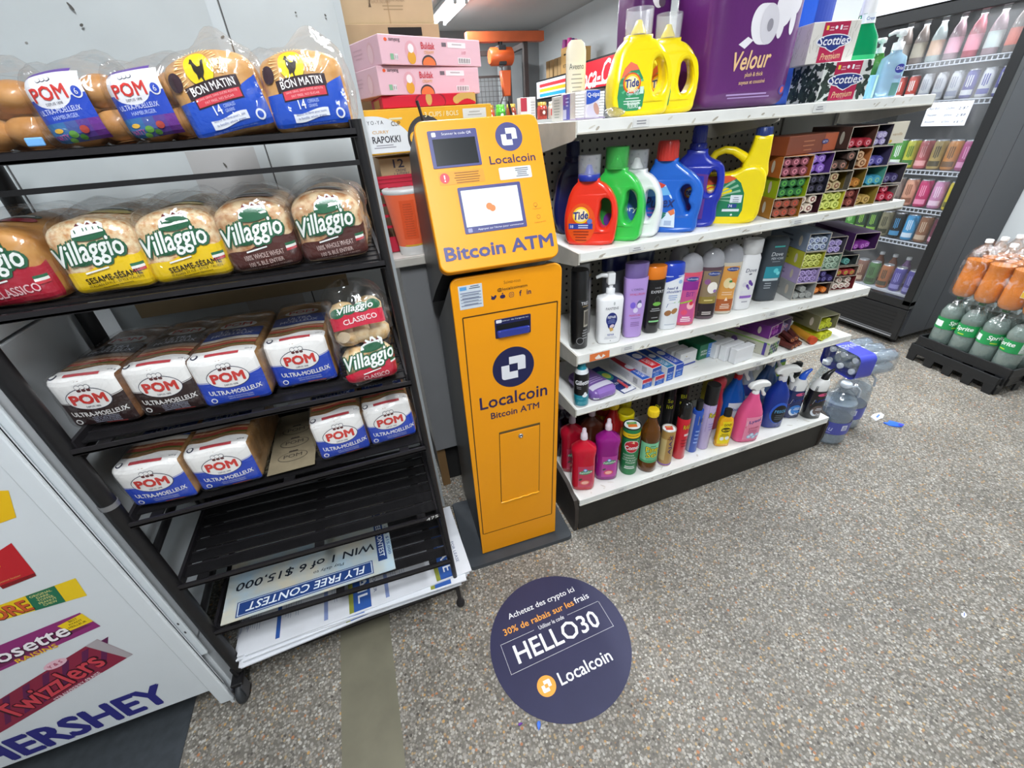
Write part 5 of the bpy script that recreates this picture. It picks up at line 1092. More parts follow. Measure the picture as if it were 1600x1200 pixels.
soft('paper_towel_pack', 'bright blue towel pack with white slanted shapes behind the upper tissue box', 'paper towels', .30, .10, .40, (1.475, 1.335, S1), 0, '#1e56c8', lambda m, f, w, h: [m.poly(f, [(x, .235), (x+.035, .235), (x+.075, .36), (x+.04, .36)], C('#e6eaf2', .4), .0010) for x in (-.14, -.075)]+[m.strip(f, -.13, -.02, .235, .258, C('#e6eaf2', .4), .0012, 4, 1), m.strip(f, .05, .14, .05, .38, C('#16389c', .4), .0008, 6, 6)], .015)
def tissue(pat):
    def fr(m, f, w, h):
        pn = C('#b0214c', .45); nv = C('#24357c', .45); wt = C('#e9eaf0', .45)
        pat(m, f, -w/2, w/2, h, w*.30)
        m.strip(f, -w*.27, w*.27, .002, h-.002, pn, .0008, 1, 1)
        m.oval(f, 0, h*.53, w*.37, h*.17, wt, .0012, 24, 1); m.poly(f, [(-w*.30, h*.50), (w*.30, h*.50), (w*.12, h*.34), (0, h*.26), (-w*.12, h*.34)], wt, .0013)
        m.oval(f, 0, h*.53, w*.345, h*.145, nv, .0016, 24, 1); m.poly(f, [(-w*.24, h*.50), (w*.24, h*.50), (w*.09, h*.34), (0, h*.29), (-w*.09, h*.34)], nv, .0017)
        m.text(f, 'Scotties', 0, h*.545, h*.21, wt, w*.64, .03, .12, 0, .0022); m.text(f, 'Premium', 0, h*.175, h*.16, C('#e6c79a', .45), w*.42, .0, .3, .04, .0014); m.text(f, '3 PLY', 0, h*.075, h*.05, C('#d8a0a8', .45), None, 0, 0, 0, .0014)
        m.strip(f, -w*.22, -w*.17, h*.80, h*.90, C('#e2c23c', .5), .0012, 1, 1); m.strip(f, w*.07, w*.11, h*.79, h*.90, wt, .0012, 1, 1); m.oval(f, -w*.01, h*.85, w*.03, w*.03, wt, .0012, 10, 1); m.lines(f, -w*.10, h*.87, w*.1, 2, h*.06, h*.03, C('#dba4b0', .5), .0012, 1); m.lines(f, w*.18, h*.87, w*.1, 2, h*.06, h*.03, C('#dba4b0', .5), .0012, 2)
    return fr
def leaves(m, f, x0, x1, h, gap):
    rr = random.Random(9); g1 = C('#35443c', .5); g2 = C('#26302c', .5)
    for k in range(95):
        u = x0+.006+(x1-x0-.012)*rr.random(); v = .008+(h-.016)*rr.random()
        if abs(u) < gap*.88: continue
        m.oval(f, u, v, .0150, .0058, (g1, g2)[k % 2], .0004+.000005*k, 8, 1, rr.random()*3.1)
def twigs(m, f, x0, x1, h, gap):
    rr = random.Random(4)
    for k in range(26):
        u = x0+.004+(x1-x0-.008)*rr.random(); v = .004+(h-.02)*rr.random()
        if abs(u) < gap*.8: continue
        a = rr.random()*1.2+.6; L_ = .014+.01*rr.random(); u2 = min(x1-.002, max(x0+.002, u+L_*cos(a))); v2 = min(h-.002, v+L_*sin(a)); m.poly(f, [(u-.0006, v), (u+.0006, v), (u2+.0004, v2), (u2-.0004, v2)], C('#a39d94', .5), .0004+.000005*k)
t = pbox('tissue_box', 'leaf-patterned green and white tissue box with crimson label at the shelf front', 'tissues', .150, .150, .100, (1.492, 1.135, S1), radians(-16), C('#d5d9d6', .5), tissue(leaves), lambda m, f, d, h: leaves(m, f, -d/2, d/2, h, 0))
t = pbox('tissue_box', 'pale tissue box with fine twigs and crimson label stacked on the leafy one', 'tissues', .145, .105, .100, (1.470, 1.190, S1+.1005), radians(-16), C('#d9d6cf', .5), tissue(twigs), lambda m, f, d, h: twigs(m, f, -d/2, d/2, h, 0))
PETG = C('#12b878', .12, coat=.3, trans=.55, ior=1.3)
def bottle(name, label, loc, rz, prof, mat, e=2.6, cap=None, capmat=None, prints=None, group=None, ry=0, rx=0, liquid=None, cat='bottle'):
    t = thing(name, label, cat, loc, rz, group, rx, ry)
    m = MB(); m.sup(prof, mat, e, 40); m.build('bottle_body', t)
    if cap: m = MB(); m.sup(cap, capmat, 2.0 if len(cap[0]) < 5 else e, 28); m.build('cap', t)
    if prints: m = MB(); prints(m, wrap(prof, e)); m.build('label', t)
    return t
bottle('mouthwash_bottle', 'clear green mouthwash bottle with white neck label behind the tissue boxes', (1.655, 1.245, S1), radians(-25), [(0, .045, .030), (.006, .050, .034), (.13, .050, .034), (.165, .044, .030), (.195, .024, .022), (.205, .020, .020), (.225, .020, .020)], PETG, 3, [(.223, .022, .022), (.275, .021, .021)], C('#e8e8ea', .3),
       lambda m, f: (m.strip(f, -.030, .046, .02, .12, C('#3cc47c', .4), .0006, 10, 3), m.oval(f, .012, .075, .030, .030, C('#46d83c', .4), .0010, 22, 2), m.strip(f, -.021, .021, .200, .224, C('#e8ecf0', .4), .0030, 8, 1), m.text(f, 'Crest', 0, .212, .008, G('#3a5fae'), .024, .02, 0, 0, .0036)))
bottle('syrup_bottle', 'dark brown bottle behind the green mouthwash near the fridge', (1.775, 1.345, S1), 0, [(0, .028, .028), (.15, .030, .030), (.20, .016, .016), (.23, .015, .015)], C('#3a1c10', .2, coat=.4, noise_=.4, scale=25), 2.2, [(.229, .017, .017), (.26, .016, .016)], C('#1b1412', .4))
def pump(t, z, mat, s=1.0, dirx=-1, neck=.010):
    m = MB(); m.lathe([(neck*1.5*s, 0), (neck*1.5*s, .020*s), (neck*.55*s, .022*s), (neck*.5*s, .034*s), (neck*1.3*s, .036*s), (neck*1.3*s, .050*s), (neck*.9*s, .053*s)], mat, 22, 0, 0, z); m.tube([(0, 0, z+.046*s), (dirx*.022*s, -.002, z+.046*s), (dirx*.036*s, -.003, z+.040*s)], [.0068*s, .0056*s, .0042*s], mat, 10); m.build('pump_head', t)
pw2 = [(0, .030, .022), (.004, .034, .025), (.085, .034, .025), (.105, .031, .022), (.116, .014, .013), (.124, .013, .013)]
t = bottle('hand_soap_bottle', 'clear pale blue pump soap bottle at the right end of the top shelf', (1.720, 1.165, S1), radians(-30), pw2, C('#b9daf0', .1, coat=.3, trans=.5, ior=1.25), 3.2, None, None, lambda m, f: (m.oval(f, .014, .075, .014, .012, G('#3a3f9c'), .0008, 16, 2), m.text(f, 'Dial', .014, .076, .009, G('#e6e6f2'), .020, .02, 0, 0, .0014), m.strip(f, .004, .026, .048, .058, G('#8c9cc0'), .0008, 4, 1), m.strip(f, .004, .026, .004, .038, G('#5c8a84'), .0008, 4, 2)))
pump(t, .123, C('#e6e8ea', .3), 1.0)
t = bottle('hand_soap_bottle', 'dark green pump soap bottle just behind the pale blue one', (1.752, 1.240, S1), radians(-30), pw2, C('#3f7a34', .15, coat=.4), 3.2); pump(t, .123, C('#dfe4e0', .3), .8)
pbox('soap_box', 'slim pale blue box between the leafy tissue box and the blue soap bottle', 'box', .028, .05, .062, (1.640, 1.150, S1), 0, C('#8cc4e6', .5), lambda m, f, w, h: m.strip(f, .004, .014, .002, h-.002, G('#b9e6d2'), .0006, 1, 1))
# ---------------------------------------------------------------- incense cartons, second shelf and below
_tube = {}
def incense(col, edge, r=.0105, L_=.20):
    """first tube of a colour is built, the others are copies sharing its mesh"""
    key = (col, edge, r, L_)
    if key not in _tube:
        m = MB(); side = C(col, .4, coat=.1, noise_=.12, scale=60); e2 = C(edge, .45); dk = C('#2a201c', .6)
        R = [[(q*cos(2*pi*k/6+pi/6), y, q*sin(2*pi*k/6+pi/6)+r) for k in range(6)] for q, y in ((r, L_), (r, .001), (r*.95, 0))]
        m.loft(R, side, caps=False, smooth=False); m.add(R[0], [tuple(range(6))], side)
        m.add([(q*cos(2*pi*k/6+pi/6), -.0002*j, q*sin(2*pi*k/6+pi/6)+r) for j, q in enumerate((r*.95, r*.52, r*.26)) for k in range(6)], [(k, (k+1) % 6, 6+(k+1) % 6, 6+k) for k in range(6)], side)
        o = 1; m.add([(r*.55*cos(2*pi*k/6), -.0006, r*.55*sin(2*pi*k/6)+r) for k in range(6)], [tuple(range(6))], e2); m.add([(r*.30*cos(2*pi*k/6), -.0010, r*.30*sin(2*pi*k/6)+r) for k in range(6)], [tuple(range(6))], side)
        ob = m.build('incense_tube'); _tube[key] = [ob, False]
    return _tube[key]
def put_tube(key, loc, rz, label, group):
    rec = incense(*key); ob = rec[0]
    if rec[1]: ob = ob.copy(); COL.objects.link(ob)
    rec[1] = True; ob.location = loc; ob.rotation_euler = (0, 0, rz)
    return tag(ob, label, 'incense', group)
def incense_carton(x, y, z, rz, w, h, d, col, inner, tcol, tedge, lab, where, spots, r=.0105, prints=None):
    t = thing('incense_carton', lab, 'box', (x, y, z), rz)
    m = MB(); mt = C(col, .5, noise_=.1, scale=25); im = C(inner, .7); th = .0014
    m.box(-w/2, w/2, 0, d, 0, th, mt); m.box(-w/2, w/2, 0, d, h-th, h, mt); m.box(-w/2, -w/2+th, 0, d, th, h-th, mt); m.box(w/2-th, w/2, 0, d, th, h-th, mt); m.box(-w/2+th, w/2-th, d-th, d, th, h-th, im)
    ed = C('#c9bfae', .7)
    for a in ((-w/2, w/2, -.0008, 0, h-th, h), (-w/2, w/2, -.0008, 0, 0, th), (-w/2, -w/2+th, -.0008, 0, 0, h), (w/2-th, w/2, -.0008, 0, 0, h)): m.box(*a, ed)
    m.build('carton_body', t)
    m = MB(); fl = left(-w/2, d/2, 0)
    if prints: prints(m, fl, d, h)
    else: m.oval(fl, d*.32, h*.5, h*.14, h*.30, ed, .0006, 14, 1); m.lines(fl, -.01, h*.7, d*.4, 2, h*.25, h*.1, C(inner, .6), .0006, 3)
    m.build('print', t)
    c, s_ = cos(rz), sin(rz)
    for (u, v) in spots:
        lx, ly = u, .004+.006*rng.random(); put_tube((tcol, tedge, r), (x+lx*c-ly*s_, y+lx*s_+ly*c, z+th+v), rz, 'hexagonal incense tube in the '+where, 'tubes in the '+where)
def grid(n, rows, r=.0105, w=None):
    return [((i-(n-1)/2)*2.02*r*.93, j*1.80*r) for j in range(rows) for i in range(n)]
RZ = radians(-16)
hh = .060
ROWS = [
 # (x, z row, w, h, carton colour, inside, tube, tube centre, spots, wording)
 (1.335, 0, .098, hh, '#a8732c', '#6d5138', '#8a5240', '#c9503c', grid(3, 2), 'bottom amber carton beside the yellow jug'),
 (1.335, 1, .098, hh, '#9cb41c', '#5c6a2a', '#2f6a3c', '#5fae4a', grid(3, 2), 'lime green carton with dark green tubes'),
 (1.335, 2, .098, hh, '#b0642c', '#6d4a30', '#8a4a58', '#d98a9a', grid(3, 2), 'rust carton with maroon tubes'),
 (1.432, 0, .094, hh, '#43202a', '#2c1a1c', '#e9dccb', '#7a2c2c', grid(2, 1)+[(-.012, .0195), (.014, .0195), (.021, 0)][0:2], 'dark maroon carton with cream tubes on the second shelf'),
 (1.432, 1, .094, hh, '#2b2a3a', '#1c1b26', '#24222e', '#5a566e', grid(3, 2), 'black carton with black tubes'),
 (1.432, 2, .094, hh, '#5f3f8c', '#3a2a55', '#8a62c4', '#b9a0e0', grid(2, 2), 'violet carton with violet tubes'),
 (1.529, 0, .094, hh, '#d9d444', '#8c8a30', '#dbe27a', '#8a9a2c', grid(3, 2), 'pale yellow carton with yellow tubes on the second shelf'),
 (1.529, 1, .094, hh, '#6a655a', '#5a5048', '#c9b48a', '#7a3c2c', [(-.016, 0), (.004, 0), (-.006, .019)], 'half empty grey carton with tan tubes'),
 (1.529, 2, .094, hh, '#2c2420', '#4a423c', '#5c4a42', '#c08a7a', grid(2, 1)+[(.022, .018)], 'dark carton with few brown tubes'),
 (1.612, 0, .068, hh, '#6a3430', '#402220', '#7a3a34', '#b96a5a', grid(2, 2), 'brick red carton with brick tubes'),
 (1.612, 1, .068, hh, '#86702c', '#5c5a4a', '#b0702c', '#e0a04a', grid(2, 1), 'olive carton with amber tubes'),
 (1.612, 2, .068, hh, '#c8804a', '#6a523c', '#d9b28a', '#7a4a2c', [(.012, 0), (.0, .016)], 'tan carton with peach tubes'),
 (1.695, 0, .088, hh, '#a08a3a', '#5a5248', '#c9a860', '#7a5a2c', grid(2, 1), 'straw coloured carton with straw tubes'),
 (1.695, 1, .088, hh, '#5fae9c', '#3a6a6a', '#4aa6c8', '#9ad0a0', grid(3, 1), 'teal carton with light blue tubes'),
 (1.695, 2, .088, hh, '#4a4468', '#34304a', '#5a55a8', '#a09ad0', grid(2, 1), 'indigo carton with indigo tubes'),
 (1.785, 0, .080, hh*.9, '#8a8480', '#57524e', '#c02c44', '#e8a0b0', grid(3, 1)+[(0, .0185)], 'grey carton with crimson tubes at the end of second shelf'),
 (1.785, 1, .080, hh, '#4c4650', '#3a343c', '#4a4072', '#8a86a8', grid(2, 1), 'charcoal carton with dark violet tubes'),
]
for (x, r_, w_, h_, c1, c2, c3, c4, sp, wd) in ROWS:
    incense_carton(x+.006*(r_ % 2), 1.088+.012*((x*37+r_) % 1), S2+.0005+r_*(hh+.0008), RZ, w_, h_, .24, c1, c2, c3, c4, 'incense carton, '+wd, wd, [(u*1.40, v*1.43) for u, v in sp], .0148)
z3 = S2+.0010+3*(hh+.0008)
tq = pbox('incense_carton', 'long closed rust brown incense carton lying across the top of the carton stack', 'box', .225, .10, .052, (1.405, 1.115, z3), radians(4), C('#7c3c22', .5, noise_=.15, scale=12), lambda m, f, w, h: (m.strip(f, .05, w/2-.002, .002, h-.002, G('#a8502a'), .0005, 3, 1), m.oval(f, .055, h*.55, .016, .007, G('#28306a'), .0009, 16, 1), m.text(f, 'SATYA', .055, h*.55, .006, G('#d9d0e0'), .022, .01, 0, 0, .0013), m.lines(f, -.02, h*.7, .05, 3, .012, .003, G('#a86a48'), .0007, 2)))
incense_carton(1.592, 1.095, z3, RZ, .085, .062, .19, '#5c4038', '#6a5a4e', '#b83040', '#e0a0a8', 'incense carton, open dark carton with red tubes on top of the stack', 'open dark carton with red tubes on top', [(-.026, 0), (.0, 0), (.026, 0)], .0135)
incense_carton(1.690, 1.100, z3, RZ, .056, .062, .19, '#4a4654', '#3c3844', '#b4a8d8', '#e0dcf0', 'incense carton, dark carton with lilac tubes at the top right of the stack', 'dark carton with lilac tubes at top right', grid(2, 1)+[(-.004, .019), (.012, .019)])
pbox('display_card', 'small cream card standing at the right end of the incense stack', 'card', .066, .02, .064, (1.775, 1.110, z3), radians(-10), C('#d9d2c0', .6), lambda m, f, w, h: (m.text(f, 'vanilla', 0, h*.45, .008, G('#a88a5a'), .036, 0, .2), m.oval(f, -.02, .008, .007, .005, G('#c9a83c'), .0006, 10, 1)))

# ---------------------------------------------------------------- third shelf
def can(name, label, loc, d, h, col, prints=None, capcol=None, caph=.05, capr=None, lid=None, group=None, cat='can', metal=0, dome=False, z1=None):
    t = thing(name, label, cat, loc, -.62*math.atan2(loc[0], loc[1]), group); r = d/2; bh = h-(caph if capcol else 0)
    m = MB(); m.lathe([(r*.92, 0), (r, .003), (r, bh-.010), (r*.94, bh-.004), (r*.90, bh)], C(col, .3, coat=.3, metal=metal), 32); m.build('can_body', t)
    if capcol:
        cr = (capr or .9)*r; m = MB()
        if dome: m.lathe([(cr, -.004), (cr, caph*.5), (cr*.92, caph*.72), (cr*.70, caph*.92), (cr*.40, caph), (0.001, caph)], C(capcol, .25, coat=.4), 28, 0, 0, bh)
        else: m.lathe([(cr, -.004), (cr, caph*.93), (cr*.94, caph)], C(capcol, .35, coat=.2), 32, 0, 0, bh)
        m.build('cap', t)
    if prints: m = MB(); prints(m, cyl(r, 0, 0)); m.build('label', t)
    return t
t = can('hairspray_can', 'tall black hairspray can with black cap at the left end of third shelf', (.608, 1.140, S3), .058, .258, '#131314', lambda m, f: (m.text(f, 'TRES', .014, .158, .010, G('#c9c9cc'), .026, .02, 0, 0, .0006), m.strip(f, .006, .030, .146, .149, G('#8c7a5a'), .0006, 4, 1), m.strip(f, .010, .031, .078, .135, G('#9a9488'), .0006, 5, 3), m.strip(f, .013, .028, .085, .130, G('#55504a'), .0010, 4, 2), m.lines(f, .018, .068, .024, 4, .009, .004, G('#8a8a8c'), .0006, 1), m.oval(f, .0, .030, .0125, .0125, G('#8a8a8c'), .0006, 20, 1), m.oval(f, .0, .030, .0105, .0105, G('#151516'), .0010, 20, 1)), '#161617', .085, .97)
gp = [(0, .027, .020), (.004, .030, .023), (.185, .030, .023), (.20, .026, .020)]
bottle('shampoo_bottle', 'tall grey shampoo bottle with pale cap behind the black hairspray can', (.668, 1.235, S3), radians(-15), gp, C('#9a9898', .35, coat=.3), 2.8, [(.199, .025, .019), (.245, .025, .019)], C('#b4b4b4', .35), lambda m, f: (m.strip(f, -.027, .027, .205, .210, G('#b9a45a'), .0030, 6, 1), m.text(f, 'TRES', 0, .155, .010, G('#4a484c'), .03, .01), m.oval(f, .006, .105, .013, .019, G('#4c2a55'), .0006, 16, 2), m.lines(f, 0, .07, .03, 3, .012, .003, G('#6c6a6e'), .0006, 1)))
pp = [(0, .036, .022), (.004, .039, .025), (.02, .040, .026), (.10, .042, .027), (.150, .043, .027), (.160, .040, .024), (.164, .018, .016), (.168, .013, .013)]
def lab_pant(m, f):
    nv = G('#1f2c74'); m.text(f, 'PANTENE', 0, .126, .0085, G('#4a4c55'), .042, 0); m.oval(f, .006, .142, .003, .006, G('#b9bcc0'), .0005, 10, 1)
    m.oval(f, .0, .088, .0185, .024, nv, .0005, 26, 3); m.poly(f, [(-.0185, .088), (.0185, .088), (.010, .060), (0, .048), (-.010, .060)], nv, .0006)
    m.text(f, 'REPAIR', 0, .097, .0085, G('#e6e8f2'), .027, .02, 0, 0, .0010); m.lines(f, 0, .088, .026, 3, .005, .0015, G('#8c98cc'), .0010, 1); m.oval(f, .002, .065, .008, .006, G('#d9c9d6'), .0010, 14, 1, .5); m.poly(f, [(-.008, .060), (.004, .060), (.008, .050), (-.002, .046)], G('#d0a45a'), .0012)
    m.text(f, 'REPAIR', 0, .034, .007, G('#2f3f9c'), .022, .01); m.lines(f, 0, .026, .05, 2, .005, .0012, G('#a0a2b4'), .0005, 3); m.oval(f, 0, .012, .0016, .002, G('#6c6e78'), .0005, 8, 1)
t = bottle('shampoo_bottle', 'white pump bottle with navy badge, second from left at the front of third shelf', (.712, 1.128, S3), radians(-12), pp, C('#e9eaec', .3, coat=.3), 3.0, None, None, lab_pant)
m = MB(); wp = C('#e9eaec', .3, coat=.3); m.lathe([(.014, .0), (.014, .018), (.011, .020)], wp, 24, 0, 0, .166); m.tube([(0, 0, .18), (0, 0, .205)], .0075, wp, 12); m.box(-.013, .011, -.012, .012, .198, .236, wp, .004); m.tube([(-.006, 0, .226), (-.030, .004, .228), (-.046, .008, .221)], [.008, .0065, .005], wp, 10); m.build('pump_head', t)
lp = [(0, .027, .019), (.004, .030, .022), (.05, .032, .023), (.12, .035, .024), (.20, .038, .024), (.206, .038, .024)]
bottle('conditioner_bottle', 'lilac conditioner bottle with translucent purple cap on the third shelf', (.806, 1.130, S3), radians(-14), lp, C('#b494d8', .28, coat=.35), 3.2, [(.206, .0375, .0235), (.25, .039, .024), (.252, .038, .023)], C('#6d5a94', .15, coat=.4), lambda m, f: (m.text(f, "L'ORÉAL", 0, .172, .0085, G('#6a5a8c'), .040, 0), m.text(f, 'HYALURON', 0, .155, .0075, G('#c8385c'), .048, .01), m.oval(f, -.012, .118, .009, .011, G('#7a5fd0'), .0006, 14, 2), m.oval(f, .008, .122, .007, .013, G('#5f5a8c'), .0006, 14, 2, -.3), m.oval(f, .010, .116, .008, .009, G('#e2ddf0'), .0010, 14, 2), m.oval(f, -.002, .100, .008, .009, G('#d9d0ee'), .0010, 14, 2), m.text(f, 'MOISTURE', -.002, .082, .006, G('#c8385c'), .038, .0), m.lines(f, 0, .072, .044, 1, .006, .0012, G('#6a5a8c'), .0006, 1), m.lines(f, 0, .058, .032, 3, .006, .003, G('#8c6aa8'), .0006, 5)))
gp2 = [(0, .022, .017), (.004, .025, .020), (.05, .027, .021), (.15, .031, .023), (.19, .033, .023)]
bottle('shampoo_bottle', 'black tapered shampoo bottle with orange ring on the third shelf', (.880, 1.128, S3), radians(-14), gp2, C('#17171a', .25, coat=.4), 2.8, [(.190, .032, .022), (.198, .034, .0235), (.2285, .034, .0235), (.231, .032, .022)], C('#e07a1c', .3, coat=.3), lambda m, f: (m.strip(f, -.031, .031, .182, .190, G('#1a1a1c'), .0008, 8, 1), m.text(f, 'EXPERT', .002, .150, .009, G('#c9cacc'), .042, .01), m.text(f, 'HAIR', .002, .163, .006, G('#8c8c90'), .02, 0), m.oval(f, .004, .120, .009, .014, G('#5a5c58'), .0006, 16, 1), m.oval(f, .004, .121, .0075, .012, G('#1a1b1c'), .0010, 16, 1), m.oval(f, .004, .108, .014, .007, G('#6fae4a'), .0012, 16, 1), m.lines(f, .002, .092, .036, 2, .007, .003, G('#a0a2a4'), .0006, 1), m.strip(f, -.016, .018, .042, .048, G('#86c88a'), .0006, 5, 1), m.lines(f, .002, .060, .03, 1, .006, .003, G('#8c8c8c'), .0006, 1)))
hp = [(0, .029, .020), (.004, .032, .023), (.08, .033, .023), (.15, .035, .023), (.19, .036, .022)]
bottle('shampoo_bottle', 'white and royal blue shampoo bottle beside the pink body wash', (.950, 1.130, S3), radians(-14), hp, C('#e6e9ee', .3, coat=.3), 3.0, [(.188, .0365, .0225), (.215, .037, .0225), (.2285, .034, .020), (.230, .03, .018)], C('#2443b8', .3, coat=.35), lambda m, f: (m.strip(f, -.036, .036, lambda u: .172+.35*u+.008, .1885, G('#2443b8'), .0006, 12, 3), m.text(f, 'head &', -.006, .150, .009, G('#2a3f8c'), .036, .01, .2), m.text(f, 'shoulders', .0, .138, .009, G('#2a3f8c'), .050, .01, .2), m.oval(f, .018, .170, .007, .007, G('#9ab6e0'), .0010, 12, 1), m.lines(f, -.002, .125, .03, 3, .007, .0025, G('#7a92c8'), .0006, 2), m.poly(f, [(-.02, .082), (.030, .086), (.028, .104), (.006, .098), (-.016, .096)], G('#274a8c'), .0007), m.poly(f, [(.004, .098), (.030, .112), (.024, .096)], G('#8cc46a'), .0010), m.oval(f, -.012, .062, .012, .010, G('#9a6a42'), .0008, 14, 2, .4), m.oval(f, .010, .068, .012, .009, G('#a87848'), .0010, 14, 2, .7), m.lines(f, 0, .02, .05, 1, .006, .002, G('#9aa4b8'), .0006, 1)))
sp_ = [(0, .030, .020), (.004, .035, .023), (.03, .037, .024), (.08, .033, .021), (.13, .037, .023), (.165, .040, .024), (.19, .040, .024)]
scap = [(.188, .0402, .024), (.215, .0385, .023), (.235, .030, .019), (.246, .015, .011), (.250, .004, .003)]
def soft_label(a, b, c_, word, kind):
    def fn(m, f):
        m.strip(f, -.030, .027, .012, .178, C(a, .35, coat=.2), .0006, 12, 10); m.oval(f, .004, .168, .021, .0075, G('#25418c'), .0012, 20, 2); m.text(f, 'Softsoap', .004, .168, .0075, G('#e6e9f2'), .036, .01, 0, 0, .0018)
        if kind == 0: m.strip(f, -.030, .027, .13, .160, G('#8a2a8c'), .0010, 10, 3); m.text(f, 'LIT', -.006, .140, .015, G('#8c2030'), .022, .0); m.text(f, 'BIT', .004, .115, .016, G('#6a2a8a'), .026, .0); m.strip(f, -.028, .014, lambda u: .086+.25*u, lambda u: .092+.3*u, G('#9ac43c'), .0010, 8, 1); m.oval(f, .010, .074, .012, .014, G('#eeb0b8'), .0012, 16, 2); m.oval(f, .012, .082, .007, .007, G('#d23a48'), .0016, 12, 1); m.oval(f, -.008, .050, .011, .010, G('#d84a6c'), .0012, 12, 1); m.lines(f, .0, .034, .036, 3, .007, .004, G('#f0d8e0'), .0014, 1)
        if kind == 1: m.strip(f, -.030, .027, .012, .060, G('#2a2024'), .0010, 10, 4); m.strip(f, -.030, .027, .060, .085, G('#8c7c3a'), .0010, 10, 2); m.oval(f, .006, .118, .017, .021, G('#f0ece4'), .0014, 20, 2); m.oval(f, -.014, .140, .010, .010, G('#8c5a8c'), .0012, 12, 1); m.oval(f, .016, .106, .006, .006, G('#9a7ab8'), .0018, 10, 1); m.poly(f, [(-.028, .088), (.004, .082), (.02, .088), (-.01, .094)], G('#5a7a34'), .0014); m.lines(f, 0, .030, .032, 2, .007, .004, G('#c9c0bc'), .0014, 2); m.lines(f, 0, .074, .03, 1, .006, .004, G('#d9cc8a'), .0014, 2)
        if kind == 2: m.strip(f, -.030, .027, .012, .058, G('#a8582c'), .0010, 10, 4); m.oval(f, -.004, .118, .015, .019, G('#e6d2a0'), .0012, 18, 2); m.oval(f, .012, .108, .012, .012, G('#f0e0b8'), .0016, 16, 2); m.oval(f, .016, .126, .010, .010, G('#e08a3c'), .0014, 14, 1); m.oval(f, .004, .124, .006, .004, G('#3c8c4a'), .0020, 10, 1); m.lines(f, 0, .085, .036, 2, .008, .004, G('#e6c09a'), .0014, 2); m.poly(f, [(-.006, .052), (.006, .052), (0, .066)], G('#ecd8c4'), .0016); m.lines(f, 0, .04, .036, 3, .007, .003, G('#ecd8c4'), .0016, 1)
    return fn
for x, y, k, col, lb, lab in ((1.020, 1.132, 0, '#d8566c', '#c2528c', 'pink body wash bottle with clear domed cap on the third shelf'),
        (1.118, 1.142, 1, '#5a4650', '#8c7a60', 'dark brown body wash bottle with coconut label and clear domed cap'),
        (1.206, 1.150, 2, '#c8bfae', '#d99a4a', 'pale body wash bottle with orange label and clear domed cap')):
    t = bottle('body_wash_bottle', lab, (x, y, S3), radians(-22), sp_, C(col, .2, coat=.4), 2.6, scap, C('#b9bac0', .12, coat=.4, trans=.35, ior=1.2), soft_label(lb, '', '', '', k))
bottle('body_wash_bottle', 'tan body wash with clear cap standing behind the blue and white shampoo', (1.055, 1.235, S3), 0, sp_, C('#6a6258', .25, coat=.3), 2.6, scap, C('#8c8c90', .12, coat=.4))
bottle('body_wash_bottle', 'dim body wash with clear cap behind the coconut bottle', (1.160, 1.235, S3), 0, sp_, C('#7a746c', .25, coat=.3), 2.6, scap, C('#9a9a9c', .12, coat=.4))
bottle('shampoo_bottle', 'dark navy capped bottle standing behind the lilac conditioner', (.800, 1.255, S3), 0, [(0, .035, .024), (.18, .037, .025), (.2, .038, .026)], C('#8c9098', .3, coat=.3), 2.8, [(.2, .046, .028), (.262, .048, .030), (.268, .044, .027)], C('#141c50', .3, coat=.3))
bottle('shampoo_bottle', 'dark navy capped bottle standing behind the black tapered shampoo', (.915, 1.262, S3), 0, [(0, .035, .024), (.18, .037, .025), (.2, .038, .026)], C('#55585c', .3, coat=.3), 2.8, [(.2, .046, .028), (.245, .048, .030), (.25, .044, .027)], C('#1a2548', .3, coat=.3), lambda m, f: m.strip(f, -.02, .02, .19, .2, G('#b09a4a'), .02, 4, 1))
dp = [(0, .030, .021), (.003, .033, .023), (.03, .034, .0235), (.032, .035, .024), (.12, .036, .024), (.19, .036, .024), (.205, .030, .021)]
def lab_dove(m, f):
    m.text(f, 'Dove', 0, .150, .0135, G('#2f3358'), .040, .0, .2); m.oval(f, 0, .136, .006, .0025, G('#4a4c5c'), .0006, 12, 1, .2)
    for u, v, a in ((.006, .105, .010), (.013, .098, .008), (-.002, .092, .008), (.004, .084, .007)): m.oval(f, u, v, a*.6, a, G(('#5a3a94', '#7a5ab0', '#6a48a0', '#8c70b8')[int(a*1000) % 4]), .0006, 12, 1, .5)
    m.oval(f, -.014, .098, .007, .009, G('#d0ccd8'), .0006, 14, 1); m.strip(f, -.022, .022, .062, .075, G('#dcdce2'), .0006, 6, 1); m.strip(f, -.022, .022, .046, .056, G('#8c62b8'), .0006, 6, 1); m.lines(f, 0, .034, .03, 1, .008, .004, G('#9a98a4'), .0006, 1)
bottle('body_lotion_bottle', 'white lotion bottle with flat white cap and small purple flower', (1.292, 1.150, S3), radians(-14), dp, C('#e2e2e4', .3, coat=.3), 3.0, [(.204, .031, .021), (.2065, .037, .0245), (.250, .036, .024), (.255, .033, .022)], C('#dededf', .35), lab_dove)
dm_ = [(0, .030, .020), (.004, .040, .025), (.06, .042, .026), (.18, .043, .026), (.225, .042, .025), (.238, .036, .020), (.241, .02, .012)]
